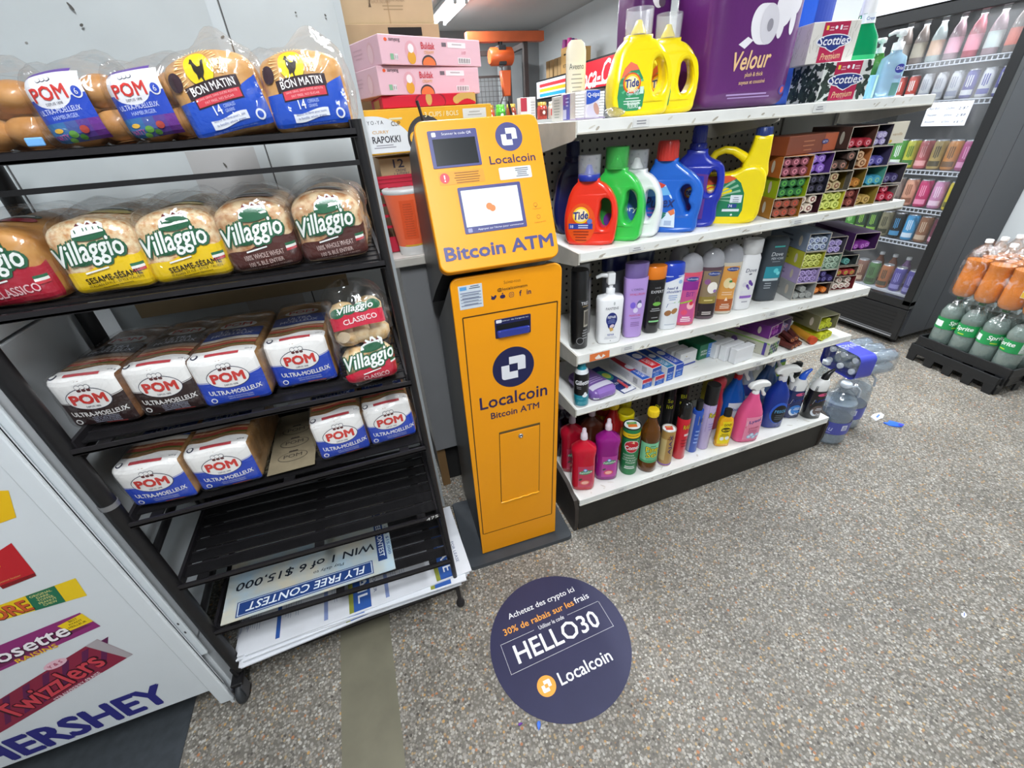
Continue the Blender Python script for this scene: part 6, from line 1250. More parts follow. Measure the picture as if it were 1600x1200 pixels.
def lab_dm(m, f):
    m.strip(f, -.018, .020, .206, .211, G('#3fb0a8'), .0006, 6, 1); m.text(f, 'Dove', -.002, .182, .014, G('#d2d6da'), .042, 0, .2); m.text(f, 'MEN +CARE', .002, .166, .0085, G('#c2c8ce'), .044, .01); m.lines(f, 0, .156, .04, 1, .007, .003, G('#7c848c'), .0006, 1)
    m.strip(f, -.031, .028, .092, .136, G('#2a8c9c'), .0006, 10, 3); m.oval(f, .008, .120, .009, .009, G('#5fc4cc'), .0010, 14, 1); m.oval(f, .018, .110, .007, .007, G('#7ad0d6'), .0010, 14, 1); m.strip(f, -.031, .024, .082, .091, G('#b9c8cc'), .0006, 8, 1); m.lines(f, -.010, .074, .03, 3, .009, .003, G('#aab2b8'), .0006, 3)
bottle('body_wash_bottle', 'dark slate grey body wash bottle with teal label, rightmost bottle of third shelf', (1.432, 1.175, S3), radians(-18), dm_, C('#3c434b', .35, coat=.2), 3.2, None, None, lab_dm)
h3 = .063
for (x, r_, w_, h_, c1, c2, c3, c4, sp, wd) in [
 (1.552, 0, .072, h3, '#a4a6a4', '#8a8c8a', '#a2a4a0', '#8c8e8a', [(-.020, 0), (.002, 0), (.022, 0), (-.002, .020)], 'light grey carton with grey tubes at third shelf bottom'),
 (1.552, 1, .068, h3-.006, '#b3a2cc', '#7c6a98', '#b4a0d4', '#5c4a7c', grid(3, 2), 'lavender carton with lavender tubes'),
 (1.552, 2, .068, h3-.004, '#b8b83a', '#7a7a2c', '#d9de7c', '#7c8420', grid(3, 2), 'lime carton with yellow-green tubes'),
 (1.552, 3, .068, h3, '#8290a4', '#4c5668', '#c4cede', '#3c4c8c', grid(3, 2), 'slate blue carton with pale blue tubes'),
 (1.652, 0, .056, .046, '#5c4a40', '#4a3c34', '#e0782c', '#f0a860', [(-.012, 0), (.014, 0)], 'small brown carton with orange tubes on third shelf'),
 (1.648, 1, .066, h3-.012, '#3a3440', '#2a2630', '#3a3064', '#7c74b4', grid(3, 1)+[(-.008, .0175)], 'near black carton with dark blue tubes'),
 (1.650, 2, .064, h3-.004, '#8ca492', '#5c6e62', '#b6ccb8', '#52705c', grid(3, 2), 'sage green carton with pale green tubes'),
 (1.650, 3, .062, h3-.002, '#54505c', '#45414c', '#bcaede', '#6a54a0', grid(2, 2), 'grey carton with lilac tubes on third shelf'),
 (1.765, 0, .078, .055, '#7c2a30', '#4c1c20', '#eadfd2', '#7a3030', [(-.022, 0), (.0, 0), (.022, 0), (-.012, .0195), (.016, .0195)], 'crimson carton with white tubes at the end of third shelf'),
 (1.755, 1, .070, .040, '#6c5c50', '#564a40', '#c04a4a', '#a8c83c', grid(3, 1), 'brown carton with red and green tubes'),
 (1.752, 2, .062, .040, '#3c4444', '#2c3232', '#6ab0a8', '#3c6c68', grid(1, 1), 'dark carton with a single teal tube'),
 ]:
    base = {0: 0, 1: h3+.001, 2: 2*h3-.004, 3: 3*h3-.006}[r_] if x < 1.6 else ({0: 0, 1: .0475, 2: .0995, 3: .1595}[r_] if x < 1.7 else {0: 0, 1: .0565, 2: .0980}[r_])
    incense_carton(x, 1.102+.010*((x*53+r_) % 1), S3+.0005+base, radians(-16), w_*1.17, h_, .22, c1, c2, c3, c4, 'incense carton, '+wd, wd, [(u*1.18, v*1.2) for u, v in sp], .0124)
incense_carton(1.772, 1.085, S3+.0005+.1600, radians(-16), .095, .062, .22, '#4a2a5c', '#7a6a70', '#8c3a9c', '#c890d0', 'incense carton, open deep purple carton with magenta tubes jutting out on top', 'open deep purple carton with magenta tubes', [(-.028, 0), (-.004, 0), (.012, .004)], .0125)

# ---------------------------------------------------------------- fourth shelf
t = thing('shaving_foam_can', 'black and teal shaving foam can at the left end of the fourth shelf', 'can', (.604, 1.105, S4), -.35)
m = MB(); bk_ = C('#141416', .3, coat=.3); tl = C('#1f8ca0', .3, coat=.3)
m.lathe([(.024, 0), (.026, .003), (.026, .048)], tl, 32); m.lathe([(.026, .048), (.026, .118), (.0235, .130)], bk_, 32); m.lathe([(.0235, .130), (.0205, .141), (.0175, .144)], C('#d4d8dc', .3), 32); m.lathe([(.0260, 0), (.0265, .001), (.0265, .004), (.0260, .005)], C('#c9ccd0', .3, metal=.6), 32); m.build('can_body', t)
m = MB(); m.lathe([(.0165, 0), (.0165, .006), (.013, .008), (.013, .026), (.010, .029)], tl, 28, 0, 0, .143); m.build('cap', t)
m = MB(); f = cyl(.026); m.text(f, 'Gillette', .0, .100, .017, G('#e8eaee'), .050, .03, .15, .05, .0006); m.lines(f, -.012, .083, .016, 2, .006, .002, G('#9a9aa0'), .0006, 2); m.poly(f, [(-.026, .048), (.026, .048), (.030, .060), (.008, .052), (-.01, .056)], tl, .0005); m.oval(f, .010, .048, .010, .007, G('#e6ecf0'), .0010, 14, 1); m.oval(f, .010, .056, .005, .006, G('#e6ecf0'), .0012, 12, 1); m.text(f, 'FOAMY', -.008, .034, .006, G('#6fc0cc'), .022, 0, 0, 0, .0006); m.lines(f, 0, .022, .036, 2, .006, .002, G('#6fc0cc'), .0006, 3); m.build('label', t)
soft('pad_packet', 'flat purple and white plastic packet lying beside the shaving foam can', 'sanitary pads', .105, .16, .040, (.695, 1.100, S4), radians(8), '#7a5aa4', lambda m, f, w, h: (m.strip(f, -w/2, w/2, .003, .016, W('#dcdce6'), .0008, 10, 3), m.strip(f, -w*.30, w*.42, .012, h+.006, W('#8a68b4'), .0012, 10, 4), m.strip(f, -w*.45, w*.45, h+.010, h+.035, W('#d6d2e4'), .0012, 10, 3), m.lines(f, 0, h+.075, .06, 3, .012, .005, W('#c2aedd'), .0012, 1)), .016)
t = thing('toothbrush_pack', 'blue and white blister card lying between the purple packet and toothpaste cartons', 'toothbrush', (.802, 1.098, S4), radians(12))
m = MB(); m.box(-.030, .030, 0, .205, 0, .003, C('#22367c', .4)); m.build('card', t)
m = MB(); f = lambda u, v, h: (u, v, .003+h); m.oval(f, 0, .135, .026, .040, C('#3c9c8a', .4), .0005, 20, 2); m.oval(f, .004, .130, .014, .022, C('#c8d65a', .4), .0009, 16, 1); m.text(f, '5 PACK', .0, .065, .014, G('#e6e9f2'), .045, .01, 0, .1, .0006); m.strip(f, -.028, .028, .0, .022, G('#e2e4ea'), .0006, 2, 2); m.build('print', t)
m = MB(); m.box(-.014, .020, .010, .075, .003, .020, film('blister', .08, .3, 30), .005); m.tube([(.0, .015, .010), (.006, .07, .010)], .005, C('#d9505c', .4), 8); m.build('blister', t)
def paste(name, lab, x, y, z, rz, c1, c2, w=.046, h=.040, d=.195, word='PROTECT'):
    def fr(m, f, w, h): m.strip(f, -w/2+.001, w/2-.001, .001, h*.55, G('#2458b4'), .0005, 1, 1); m.strip(f, -w/2+.001, w/2-.001, h*.55, h-.001, G(c2), .0005, 1, 1); m.text(f, word, 0, h*.55, .007, G('#e6e8f0'), w*.8, .0, 0, 0, .0010); m.lines(f, 0, h*.35, w*.6, 2, h*.16, h*.06, G('#8cb0e0'), .0010, 1)
    def sd(m, f, d, h):
        for k in range(8): m.strip(f, d*.25+k*.003, d*.25+k*.003+.0012, h*.2, h*.8, G('#3c3c44'), .0005, 1, 1)
        m.lines(f, -d*.12, h*.75, d*.5, 4, h*.17, h*.06, G('#b4b6c0'), .0005, 2)
    def tf(m, f, w, d): m.strip(f, -w/2+.001, w/2-.001, -d/2+.001, -d*.12, G(c1), .0005, 1, 1); m.strip(f, -w/2+.001, w/2-.001, -d*.12, d/2-.001, G(c2), .0005, 1, 1); m.text(f, word, 0, -d*.28, .020, G('#eeeaf0'), d*.28, .0, .15, pi/2, .0010); m.oval(f, 0, d*.02, w*.36, w*.46, G('#dfe2ea'), .0009, 14, 1)
    return pbox(name, lab, 'toothpaste', w, d, h, (x, y, z), rz, C('#dcdce0', .45), fr, sd, tf)
paste('toothpaste_carton', 'blue toothpaste carton lying at the left of the toothpaste row', .868, 1.092, S4, radians(6), '#2458b4', '#c02c3c')
paste('toothpaste_carton', 'blue toothpaste carton lying under the red-topped one', .922, 1.092, S4, radians(6), '#2458b4', '#c02c3c')
paste('toothpaste_carton', 'red-topped toothpaste carton stacked on two others', .902, 1.090, S4+.0410, radians(10), '#c8202c', '#1f4aa0')
paste('toothpaste_carton', 'slim teal toothpaste carton beside the stacked toothpaste', .973, 1.100, S4, radians(6), '#2a7ca8', '#1f4aa0', .034, .058)
paste('toothpaste_carton', 'deep blue toothpaste carton at the right end of the toothpaste row', 1.020, 1.108, S4, radians(6), '#2a4cb0', '#2a4cb0', .040, .056)
for k in range(5):
    lab = 'white bar soap box, %s of the row left of the green box' % ('front', 'second', 'middle', 'fourth', 'rear')[k]
    pbox('soap_box', lab, 'soap', .086, .0295, .058, (1.108-.016*k, 1.165+.034*k, S4), radians(6), C('#d9d9da', .45), (lambda m, f, w, h: (m.strip(f, -w/2+.001, w/2-.001, .001, .008, G('#3a4a9c'), .0005, 1, 1), m.text(f, 'Dove', -.006, h*.52, .010, G('#8c94b0'), .03, 0, .2), m.oval(f, -.012, h*.72, .004, .002, G('#b09a5a'), .0005, 10, 1))) if k == 0 else None, group='white soap boxes left of the green box')
pbox('soap_box', 'dark green soap box with blue corner between the two white rows', 'soap', .086, .115, .066, (1.212, 1.180, S4), radians(6), C('#1f6a48', .45), lambda m, f, w, h: (m.strip(f, .0, w/2-.001, .001, h-.001, G('#4a7cc0'), .0005, 3, 1), m.text(f, 'IRISH', -.020, h*.55, .010, G('#dfe9e2'), .030, .01), m.text(f, 'SPRING', -.018, h*.35, .009, G('#dfe9e2'), .034, .01), m.lines(f, .022, h*.6, .03, 3, .010, .004, G('#c2d4ee'), .0009, 1)))
for k in range(6):
    pbox('soap_box', 'white bar soap box, %s of the row right of the green box' % ('front', 'second', 'third', 'fourth', 'fifth', 'rear')[k], 'soap', .098, .030, .062, (1.318-.018*k, 1.095+.034*k, S4), radians(6), C('#dcdde0', .45), group='white soap boxes right of the green box')
t = pbox('incense_carton', 'long white and green printed incense carton lying on the fourth shelf', 'box', .075, .29, .058, (1.462, 1.092, S4), radians(14), C('#b9b8a8', .5), lambda m, f, w, h: [m.oval(f, -.024+.016*(k % 4), .012+.016*(k//4), .0085, .0085, C(('#2c3c34', '#5a8a4a', '#34406a')[k % 3], .5), .0006, 6, 1) for k in range(12)], lambda m, f, d, h: (m.strip(f, -d/2+.001, d/2-.001, h-.007, h-.001, G('#8cb05a'), .0005, 4, 1), m.oval(f, .0, h*.5, .014, .015, G('#7a5a9c'), .0006, 18, 1), m.lines(f, .07, h*.7, .05, 4, .010, .004, G('#7c7c78'), .0006, 1), m.lines(f, -.07, h*.7, .06, 3, .012, .006, G('#8c8a80'), .0006, 2), m.strip(f, d*.42, d*.46, .002, h-.002, G('#4a3a8c'), .0006, 1, 1)))
incense_carton(1.492, 1.125, S4+.0595, radians(14), .086, .052, .24, '#6a2a7c', '#4a2258', '#8c3a94', '#c070c4', 'incense carton, purple carton with purple tubes stacked on the long white carton', 'purple carton on the long white carton', grid(3, 2, .0115), .0115)
incense_carton(1.585, 1.160, S4+.002, radians(10), .074, .100, .22, '#8a7498', '#6a5e72', '#b8aacc', '#c84a58', 'incense carton, tall mauve carton with pale tubes on the fourth shelf', 'tall mauve carton with pale tubes', [(-.018, .03), (.006, .03), (-.006, .05), (.016, .05)], .0115)
for k in range(5): put_tube(('#5c2c26', '#c87a4a', .0125, .16), (1.556+.026*(k % 3)+.012*(k//3), 1.082+.006*k, S4+.0003+.022*(k//3)), radians(6-9*k), 'loose dark brown incense tube in the pile at the shelf front', 'loose brown tubes on the fourth shelf')
t = thing('incense_cylinder', 'orange-ended round incense tin lying on the fourth shelf', 'tin', (1.668, 1.085, S4+.0175), radians(-14))
m = MB(); m.tube([(0, 0, 0), (0, .13, 0)], .0165, C('#c88c2c', .4), 20); m.build('tin_body', t); m = MB(); m.tube([(0, -.004, 0), (0, .012, 0)], .0172, C('#c8502c', .4), 20); m.build('end_cap', t)
incense_carton(1.745, 1.098, S4+.046, radians(-4), .095, .062, .20, '#7c7a5a', '#5c5a48', '#d4da3c', '#9aa41c', 'incense carton, open olive carton with yellow tubes at the far right of fourth shelf', 'open olive carton with yellow tubes', [(-.026, 0), (.0, 0), (.022, 0), (.010, .021)], .0125)
for k in range(2): put_tube(('#d8dc34', '#a0a41c', .0185, .15), (1.728+.040*k, 1.088+.008*k, S4+.0003), radians(-8), 'fat yellow incense tube beneath the open olive carton', 'fat yellow tubes on the fourth shelf')

# ---------------------------------------------------------------- bottom shelf
dps = [(0, .040, .026), (.004, .045, .030), (.03, .046, .031), (.10, .045, .031), (.165, .045, .031), (.195, .049, .033), (.208, .046, .031), (.222, .028, .022), (.236, .012, .012), (.246, .011, .011)]
dcap = [(.244, .014, .014), (.252, .0135, .0135), (.266, .0125, .0125), (.268, .0085, .0085), (.288, .0075, .0075), (.290, .006, .006)]
wcap = C('#d8c8d2', .35, coat=.2)
def lab_palm(c1, c2):
    def fn(m, f):
        m.strip(f, -.024, .036, .020, .128, C(c1, .35, coat=.2), .0006, 12, 8); m.oval(f, .006, .098, .027, .0105, G('#3f8f5c'), .0010, 20, 2, .12); m.oval(f, .004, .110, .008, .008, G('#5a7ac0'), .0012, 14, 1); m.oval(f, .004, .110, .005, .005, G('#c8d4ee'), .0016, 12, 1); m.text(f, 'Palmolive', .006, .099, .0105, G('#e9eee9'), .048, .01, .1, .12, .0020)
        m.oval(f, .004, .045, .019, .013, G(c2), .0010, 18, 2, .1); m.oval(f, .004, .045, .014, .008, G('#f0b4a4'), .0014, 16, 1, .1); m.oval(f, -.014, .062, .008, .004, G('#3a4a34'), .0014, 10, 1, .6)
    return fn
def soap(x, y, col, lab, c1=None, c2=None, full=True):
    return bottle('dish_soap_bottle', lab, (x, y, S5), radians(-20), dps, C(col, .12, coat=.5, trans=.25, ior=1.25), 2.7, dcap, wcap, lab_palm(c1, c2) if c1 else None)
soap(.622, 1.105, '#d81a34', 'red dish soap bottle with pale cap at the front left of the bottom shelf', '#c03a58', '#d86a5c')
soap(.735, 1.118, '#a01f8c', 'magenta dish soap bottle with pale cap beside the front red one', '#b03a94', '#d0505c')
soap(.628, 1.215, '#b81830', 'red dish soap bottle directly behind the front red one', '#b03050', '#c05a50')
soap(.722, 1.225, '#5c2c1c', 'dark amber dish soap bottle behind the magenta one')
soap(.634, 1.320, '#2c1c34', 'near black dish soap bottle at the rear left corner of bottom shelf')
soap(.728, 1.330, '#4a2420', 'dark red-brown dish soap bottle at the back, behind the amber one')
pine = [(0, .034, .034), (.004, .038, .038), (.045, .038, .038), (.048, .0365, .0365), (.155, .0365, .0365), (.158, .038, .038), (.18, .039, .039), (.21, .032, .032), (.245, .018, .018), (.255, .0165, .0165), (.272, .0165, .0165)]
def pinecap(t, z=.268):
    m = MB(); m.lathe([(.021, 0), (.0215, .002), (.021, .026), (.019, .029)], C('#ecc91c', .35, coat=.2), 30, 0, 0, z)
    for k in range(24): a = 2*pi*k/24; m.tube([(.0213*cos(a), .0213*sin(a), z+.003), (.0208*cos(a), .0208*sin(a), z+.024)], .0011, C('#dcb914', .4), 5)
    m.build('cap', t)
t = bottle('cleaner_bottle', 'amber brown cleaner bottle with yellow cap and green label, bottom shelf', (.918, 1.096, S5), radians(-10), pine, C('#7a4a1c', .08, coat=.5, trans=.45, ior=1.25), 2.0, None, None, None)
pinecap(t); m = MB(); f = cyl(.0366); m.strip(f, -.055, .055, .052, .152, C('#7fc49a', .4), .0004, 16, 3); m.strip(f, -.055, .055, .052, .064, G('#4c9c6a'), .0008, 16, 1); m.text(f, 'Pine-', .0, .122, .026, G('#1d4a30'), .058, .10, 0, .03, .0010); m.text(f, 'Sol', -.002, .094, .026, G('#1d4a30'), .048, .10, 0, .03, .0010); m.text(f, 'Pine-', .0, .122, .026, G('#ecd41c'), .056, .02, 0, .03, .0016); m.text(f, 'Sol', -.002, .094, .026, G('#ecd41c'), .046, .02, 0, .03, .0016); m.lines(f, 0, .140, .03, 1, .006, .004, G('#3a7a54'), .0010, 1); m.lines(f, 0, .075, .05, 2, .007, .002, G('#3a7a54'), .0010, 2); m.build('label', t)
t = bottle('cleaner_bottle', 'red cleaner bottle with yellow cap behind the magenta dish soap', (.808, 1.205, S5), radians(-10), pine, C('#b02424', .1, coat=.5, trans=.3, ior=1.25), 2.0); pinecap(t)
m = MB(); m.strip(cyl(.0366), -.05, .05, .052, .152, C('#b8742c', .4), .0004, 16, 3); m.build('label', t)
def drum(name, lab, x, y, d, h, col, prints, rimc, topc=None, lidh=0):
    t = thing(name, lab, 'canister', (x, y, S5), -.55*math.atan2(x, y)); r = d/2; m = MB(); m.lathe([(r*.97, 0), (r, .003), (r, h-.004)], C(col, .4, coat=.15), 36); m.build('canister_body', t)
    m = MB()
    if lidh: m.lathe([(r*1.03, h-.004), (r*1.03, h+lidh-.006), (r*.97, h+lidh), (r*.80, h+lidh), (r*.76, h+lidh-.004), (.001, h+lidh-.004)], C(rimc, .35, coat=.2), 36)
    else: m.lathe([(r, h-.004), (r*1.02, h-.003), (r*1.02, h), (r*.93, h+.001), (r*.90, h-.004), (.001, h-.004)], C(rimc, .3, metal=.5), 36)
    m.build('lid', t)
    m = MB(); prints(m, cyl(r)) if prints else None
    if topc:
        f = top(h-.003); m.oval(f, 0, 0, r*.88, r*.88, G('#e2e6e6'), .0006, 28, 1); m.strip(f, -r*.55, r*.55, r*.12, r*.52, G(topc[0]), .0010, 6, 1); m.strip(f, -r*.5, r*.5, -r*.42, r*.10, G(topc[1]), .0010, 6, 1); m.lines(f, 0, r*.38, r*.8, 1, .004, .003, G('#e8d65a'), .0014, 1)
    if m.v: m.build('label', t)
    return t
def lab_comet(m, f):
    m.strip(f, -.055, .055, .193, .215, G('#e6c01c'), .0005, 16, 1); m.strip(f, -.055, .055, .188, .193, G('#17181a'), .0006, 16, 1); m.lines(f, 0, .208, .06, 1, .006, .006, G('#a88a14'), .0009, 1)
    m.oval(f, -.002, .150, .031, .031, G('#dcdcdc'), .0006, 30, 2); m.oval(f, -.002, .150, .0285, .0285, G('#c01f2c'), .0010, 30, 2); m.text(f, 'Comet', .000, .146, .019, G('#eef0f0'), .056, .03, .1, .06, .0020); m.poly(f, [(-.020, .172), (.0, .180), (.026, .181), (.004, .172), (.008, .165), (-.004, .170)], G('#e6c8a0'), .0018)
    for k, s in enumerate(('POWDER', 'CLEANSER', 'WITH BLEACH', 'POUDRE')): m.text(f, s, -.012+.004*k, .105-.013*k, .0075, G('#dfe6e0'), None, .01, 0, 0, .0006)
    m.lines(f, -.004, .048, .05, 2, .009, .005, G('#cfd8d2'), .0006, 3)
drum('cleanser_canister', 'green cleanser canister with red badge and white top, front of the bottom shelf', .838, 1.112, .070, .236, '#1c7a44', lab_comet, '#2a2c2c', ('#4a9c5c', '#e0762c'))
for x, y, lab in ((.862, 1.192, 'yellow-lidded canister just behind the green cleanser'), (.900, 1.272, 'yellow-lidded canister behind the amber cleaner bottle'), (.822, 1.300, 'yellow-lidded canister at the back between red cleaner and cleanser')):
    drum('powder_canister', lab, x, y, .066, .215, '#c8402c', lambda m, f: m.strip(f, -.05, .05, .1, .18, G('#e0b03c'), .0005, 12, 2), '#e8d414', None, .024)
drum('powder_canister', 'small tan canister with red and white top right of the amber bottle', 1.002, 1.090, .056, .182, '#b08a4c', lambda m, f: (m.text(f, 'AJAX', .008, .115, .016, G('#3a2c6a'), .10, .02, 0, pi/2, .0008), m.strip(f, -.040, -.010, .03, .14, G('#c9b07a'), .0004, 8, 2), m.lines(f, .006, .155, .03, 2, .008, .005, G('#7a4a1c'), .0006, 1), m.strip(f, -.045, .045, .004, .012, G('#8a62a8'), .0005, 12, 1)), '#c8c4bc', ('#d9604c', '#d8503c'))
can('insecticide_can', 'red insecticide spray can with rounded black cap on the bottom shelf', (1.080, 1.100, S5), .052, .284, '#c8182c', lambda m, f: (m.text(f, 'RAID', .012, .172, .020, G('#1a1a1c'), .034, .06, .1, .06, .0006), m.text(f, 'RAID', .012, .172, .020, G('#e6c81c'), .032, .01, .1, .06, .0010), m.strip(f, .004, .026, .125, .136, G('#d9c8c8'), .0006, 4, 1), m.lines(f, .010, .105, .028, 3, .016, .005, G('#8c1020'), .0006, 2)), '#141415', .070, 1.0, dome=True)
t = can('lubricant_can', 'slim blue and yellow lubricant spray can with black actuator on the bottom shelf', (1.156, 1.108, S5), .044, .262, '#2450b0', lambda m, f: (m.strip(f, -.034, -.014, .006, .20, G('#a4b0cc'), .0005, 6, 4), m.poly(f, [(.002, .150), (.022, .150), (.022, .195), (.002, .195)], G('#e6cf1c'), .0006), m.text(f, 'WD', .012, .172, .020, G('#24408c'), .018, .02, 0, 0, .0010), m.lines(f, .006, .12, .02, 4, .020, .007, G('#8ca8e0'), .0006, 3)), '#17181a', .045, .62)
t = can('insecticide_can', 'tall white and purple insecticide can with black cap on the bottom shelf', (1.213, 1.110, S5), .054, .322, '#b9a8d0', lambda m, f: (m.poly(f, [(-.006, .10), (.034, .06), (.034, .235), (-.006, .235)], G('#3a2580'), .0005), m.text(f, 'Raid', .016, .185, .024, G('#171418'), .036, .08, .1, .05, .0008), m.text(f, 'Raid', .016, .185, .024, G('#e6d61c'), .034, .01, .1, .05, .0012), m.lines(f, .016, .225, .024, 1, .010, .005, G('#c9bce0'), .0009, 1), m.lines(f, .016, .14, .026, 3, .014, .004, G('#8c78c0'), .0009, 2)), '#151517', .085, 1.0)
for x, y, h_, wd, lab in ((1.028, 1.215, .32, 'Pure', 'tall black can with yellow lettering behind the small tan canister'), (1.100, 1.225, .34, 'Solid', 'tall black can with yellow lettering behind the red insecticide can'), (1.172, 1.230, .33, 'Black', 'tall black can behind the slim blue lubricant can')):
    can('insecticide_can', lab, (x, y, S5), .056, h_, '#1b1c1e', lambda m, f, wd=wd: (m.text(f, wd[:2], 0, .22, .018, G('#c8c81c'), .022, .02), m.text(f, wd[2:], 0, .19, .018, G('#c8c81c'), .026, .02)), '#101012', .10, .92)
gp3 = [(0, .028, .014), (.003, .031, .017), (.03, .031, .017), (.12, .031, .017), (.145, .026, .015), (.155, .014, .012), (.160, .012, .012)]
bottle('adhesive_remover_bottle', 'flat yellow bottle with black cap in front of the pink spray bottle', (1.296, 1.085, S5), radians(-20), gp3, C('#e8a80c', .2, coat=.4), 3.5, [(.158, .0165, .0145), (.190, .0155, .0135)], C('#1c1b1a', .35), lambda m, f: (m.strip(f, -.026, .028, .016, .135, G('#ecd010'), .0005, 6, 5), m.text(f, 'GOO', .002, .118, .012, G('#2a2410'), .03, .02), m.oval(f, .0, .092, .020, .013, G('#2a2410'), .0008, 16, 1), m.text(f, 'GONE', .002, .092, .011, G('#ecd010'), .034, .01, 0, .1, .0014), m.oval(f, -.010, .045, .009, .010, G('#e6e6e0'), .0008, 14, 1), m.oval(f, .012, .048, .009, .010, G('#e6e6e0'), .0008, 14, 1), m.lines(f, 0, .07, .04, 2, .008, .003, G('#4a4210'), .0008, 1)))
def trigger(t, z, mat, s=1.0, col2=None, face=-1):
    """trigger sprayer head: collar, body, nozzle and lever"""
    m = MB(); m.lathe([(.0145*s, -.004*s), (.0145*s, .014*s), (.012*s, .016*s), (.010*s, .030*s)], col2 or mat, 24, 0, 0, z); m.build('collar', t)
    m = MB(); P = [(.034, .030), (.030, .046), (.010, .056), (-.034, .058), (-.050, .050), (-.052, .036), (-.040, .032), (-.014, .028), (-.010, .018), (.010, .018), (.016, .026)]
    ext2d([[(face*-x*s, z+y*s) for x, y in P]], .026*s, .006*s, mat, m); m.build('sprayer_head', t)
    m = MB(); P = [(-.016, .030), (-.030, .030), (-.034, .012), (-.046, -.012), (-.038, -.016), (-.026, .004)]
    ext2d([[(face*-x*s, z+y*s) for x, y in P]], .012*s, .003*s, mat, m); m.build('trigger', t)
wtr = C('#e4e4e2', .35, coat=.2)
lyp = [(0, .050, .030), (.005, .056, .036), (.03, .057, .037), (.10, .056, .036), (.15, .049, .032), (.19, .034, .026), (.215, .021, .020), (.232, .017, .017), (.240, .015, .015)]
def lab_lys(bg, shirt):
    def fn(m, f):
        m.strip(f, -.030, .052, .018, .135, C(bg, .35, coat=.1), .0006, 12, 8); m.poly(f, [(-.024, .095), (.046, .112), (.046, .134), (-.024, .117)], G('#eceaf0'), .0012); m.text(f, 'Lysol', .010, .114, .018, G('#24408c'), .055, .02, .15, .20, .0018)
        m.poly(f, [(-.028, .082), (.040, .098), (.040, .104), (-.028, .090)], G('#c02c44'), .0012); m.text(f, 'KITCHEN', .010, .080, .008, G('#b02c54'), .044, .01, 0, .16, .0014); m.lines(f, .008, .068, .04, 3, .008, .003, G('#a8486c'), .0012, 2)
        for u, v in ((-.004, .034), (.018, .030), (.034, .040), (.008, .044)): m.oval(f, u, v, .010, .009, G('#9ac0e0'), .0012, 12, 1); m.oval(f, u, v, .0065, .006, G('#dceaf4'), .0016, 12, 1)
    return fn
t = bottle('spray_bottle', 'bright pink trigger spray bottle at the front of the bottom shelf', (1.418, 1.082, S5), radians(-14), lyp, C('#e2568a', .25, coat=.4), 2.8, None, None, lab_lys('#e58aa8', 0)); trigger(t, .238, wtr, 1.0, None, 1)
bl2 = [(0, .044, .028), (.005, .050, .034), (.10, .050, .034), (.14, .048, .032), (.18, .036, .026), (.215, .020, .018), (.240, .015, .015)]
t = bottle('spray_bottle', 'blue glass cleaner spray with white trigger and red neck behind the pink one', (1.452, 1.210, S5), radians(-20), bl2, C('#1f6ad0', .12, coat=.5, trans=.3, ior=1.25), 2.8, None, None, lambda m, f: (m.strip(f, -.03, .04, .03, .12, G('#dfe6f0'), .0006, 8, 3), m.text(f, 'Windex', .004, .085, .018, G('#2a50b0'), .06, .02, .1))); trigger(t, .238, wtr, 1.15, C('#c8242c', .3), 1)
t = bottle('spray_bottle', 'red bottle with rounded red top standing behind the yellow flat bottle', (1.345, 1.205, S5), 0, [(0, .030, .024), (.005, .034, .028), (.14, .032, .027), (.18, .022, .020), (.225, .020, .019)], C('#b02434', .3, coat=.3), 2.4, [(.223, .026, .024), (.245, .030, .027), (.262, .027, .024), (.270, .014, .013)], C('#c8303c', .3, coat=.3))
t = bottle('spray_bottle', 'dim yellow bottle with white neck at the back of the bottom shelf', (1.415, 1.320, S5), 0, [(0, .034, .026), (.2, .034, .026), (.25, .018, .016), (.30, .015, .014)], C('#b0a434', .3, coat=.3), 2.6, [(.298, .017, .016), (.345, .014, .013)], C('#c4c4c0', .35))
t = bottle('spray_bottle', 'deep blue trigger spray bottle with black round label, bottom shelf right half', (1.598, 1.110, S5), radians(-18), [(0, .042, .028), (.005, .048, .034), (.12, .049, .035), (.17, .046, .032), (.20, .034, .026), (.228, .018, .017), (.246, .015, .015)], C('#1c3a9c', .12, coat=.5, trans=.25, ior=1.25), 2.7, None, None, lambda m, f: (m.oval(f, .006, .085, .040, .056, G('#2a5cc8'), .0006, 26, 3), m.oval(f, .008, .080, .034, .048, G('#121418'), .0010, 26, 3), m.text(f, 'rescu', .010, .094, .016, G('#5aa8d8'), .050, .02), m.lines(f, .008, .074, .040, 3, .010, .003, G('#6a747c'), .0016, 3))); trigger(t, .244, wtr, 1.15, C('#c9c9cc', .3), 1)
t = bottle('spray_bottle', 'blue spray bottle with white trigger at the back behind the deep blue one', (1.668, 1.235, S5), radians(-20), bl2, C('#3a5a8c', .2, coat=.4), 2.8); trigger(t, .238, wtr, 1.1, None, 1)
t = bottle('spray_bottle', 'pale grey spray bottle with navy label at the back behind the pink one', (1.560, 1.260, S5), radians(-20), bl2, C('#9aa4b4', .2, coat=.4), 2.8, None, None, lambda m, f: m.strip(f, -.035, .035, .10, .16, G('#25307a'), .0006, 8, 3)); trigger(t, .238, wtr, 1.1, None, 1)
t = bottle('spray_bottle', 'lime labelled bottle with green top at the far back right of the bottom shelf', (1.800, 1.300, S5), 0, [(0, .034, .026), (.2, .034, .026), (.24, .016, .015), (.27, .014, .013)], C('#2f6ab0', .3, coat=.3), 2.6, [(.268, .016, .015), (.31, .008, .008)], C('#6ab83c', .35), lambda m, f: m.strip(f, -.03, .03, .12, .2, G('#9ac83c'), .0006, 8, 2))
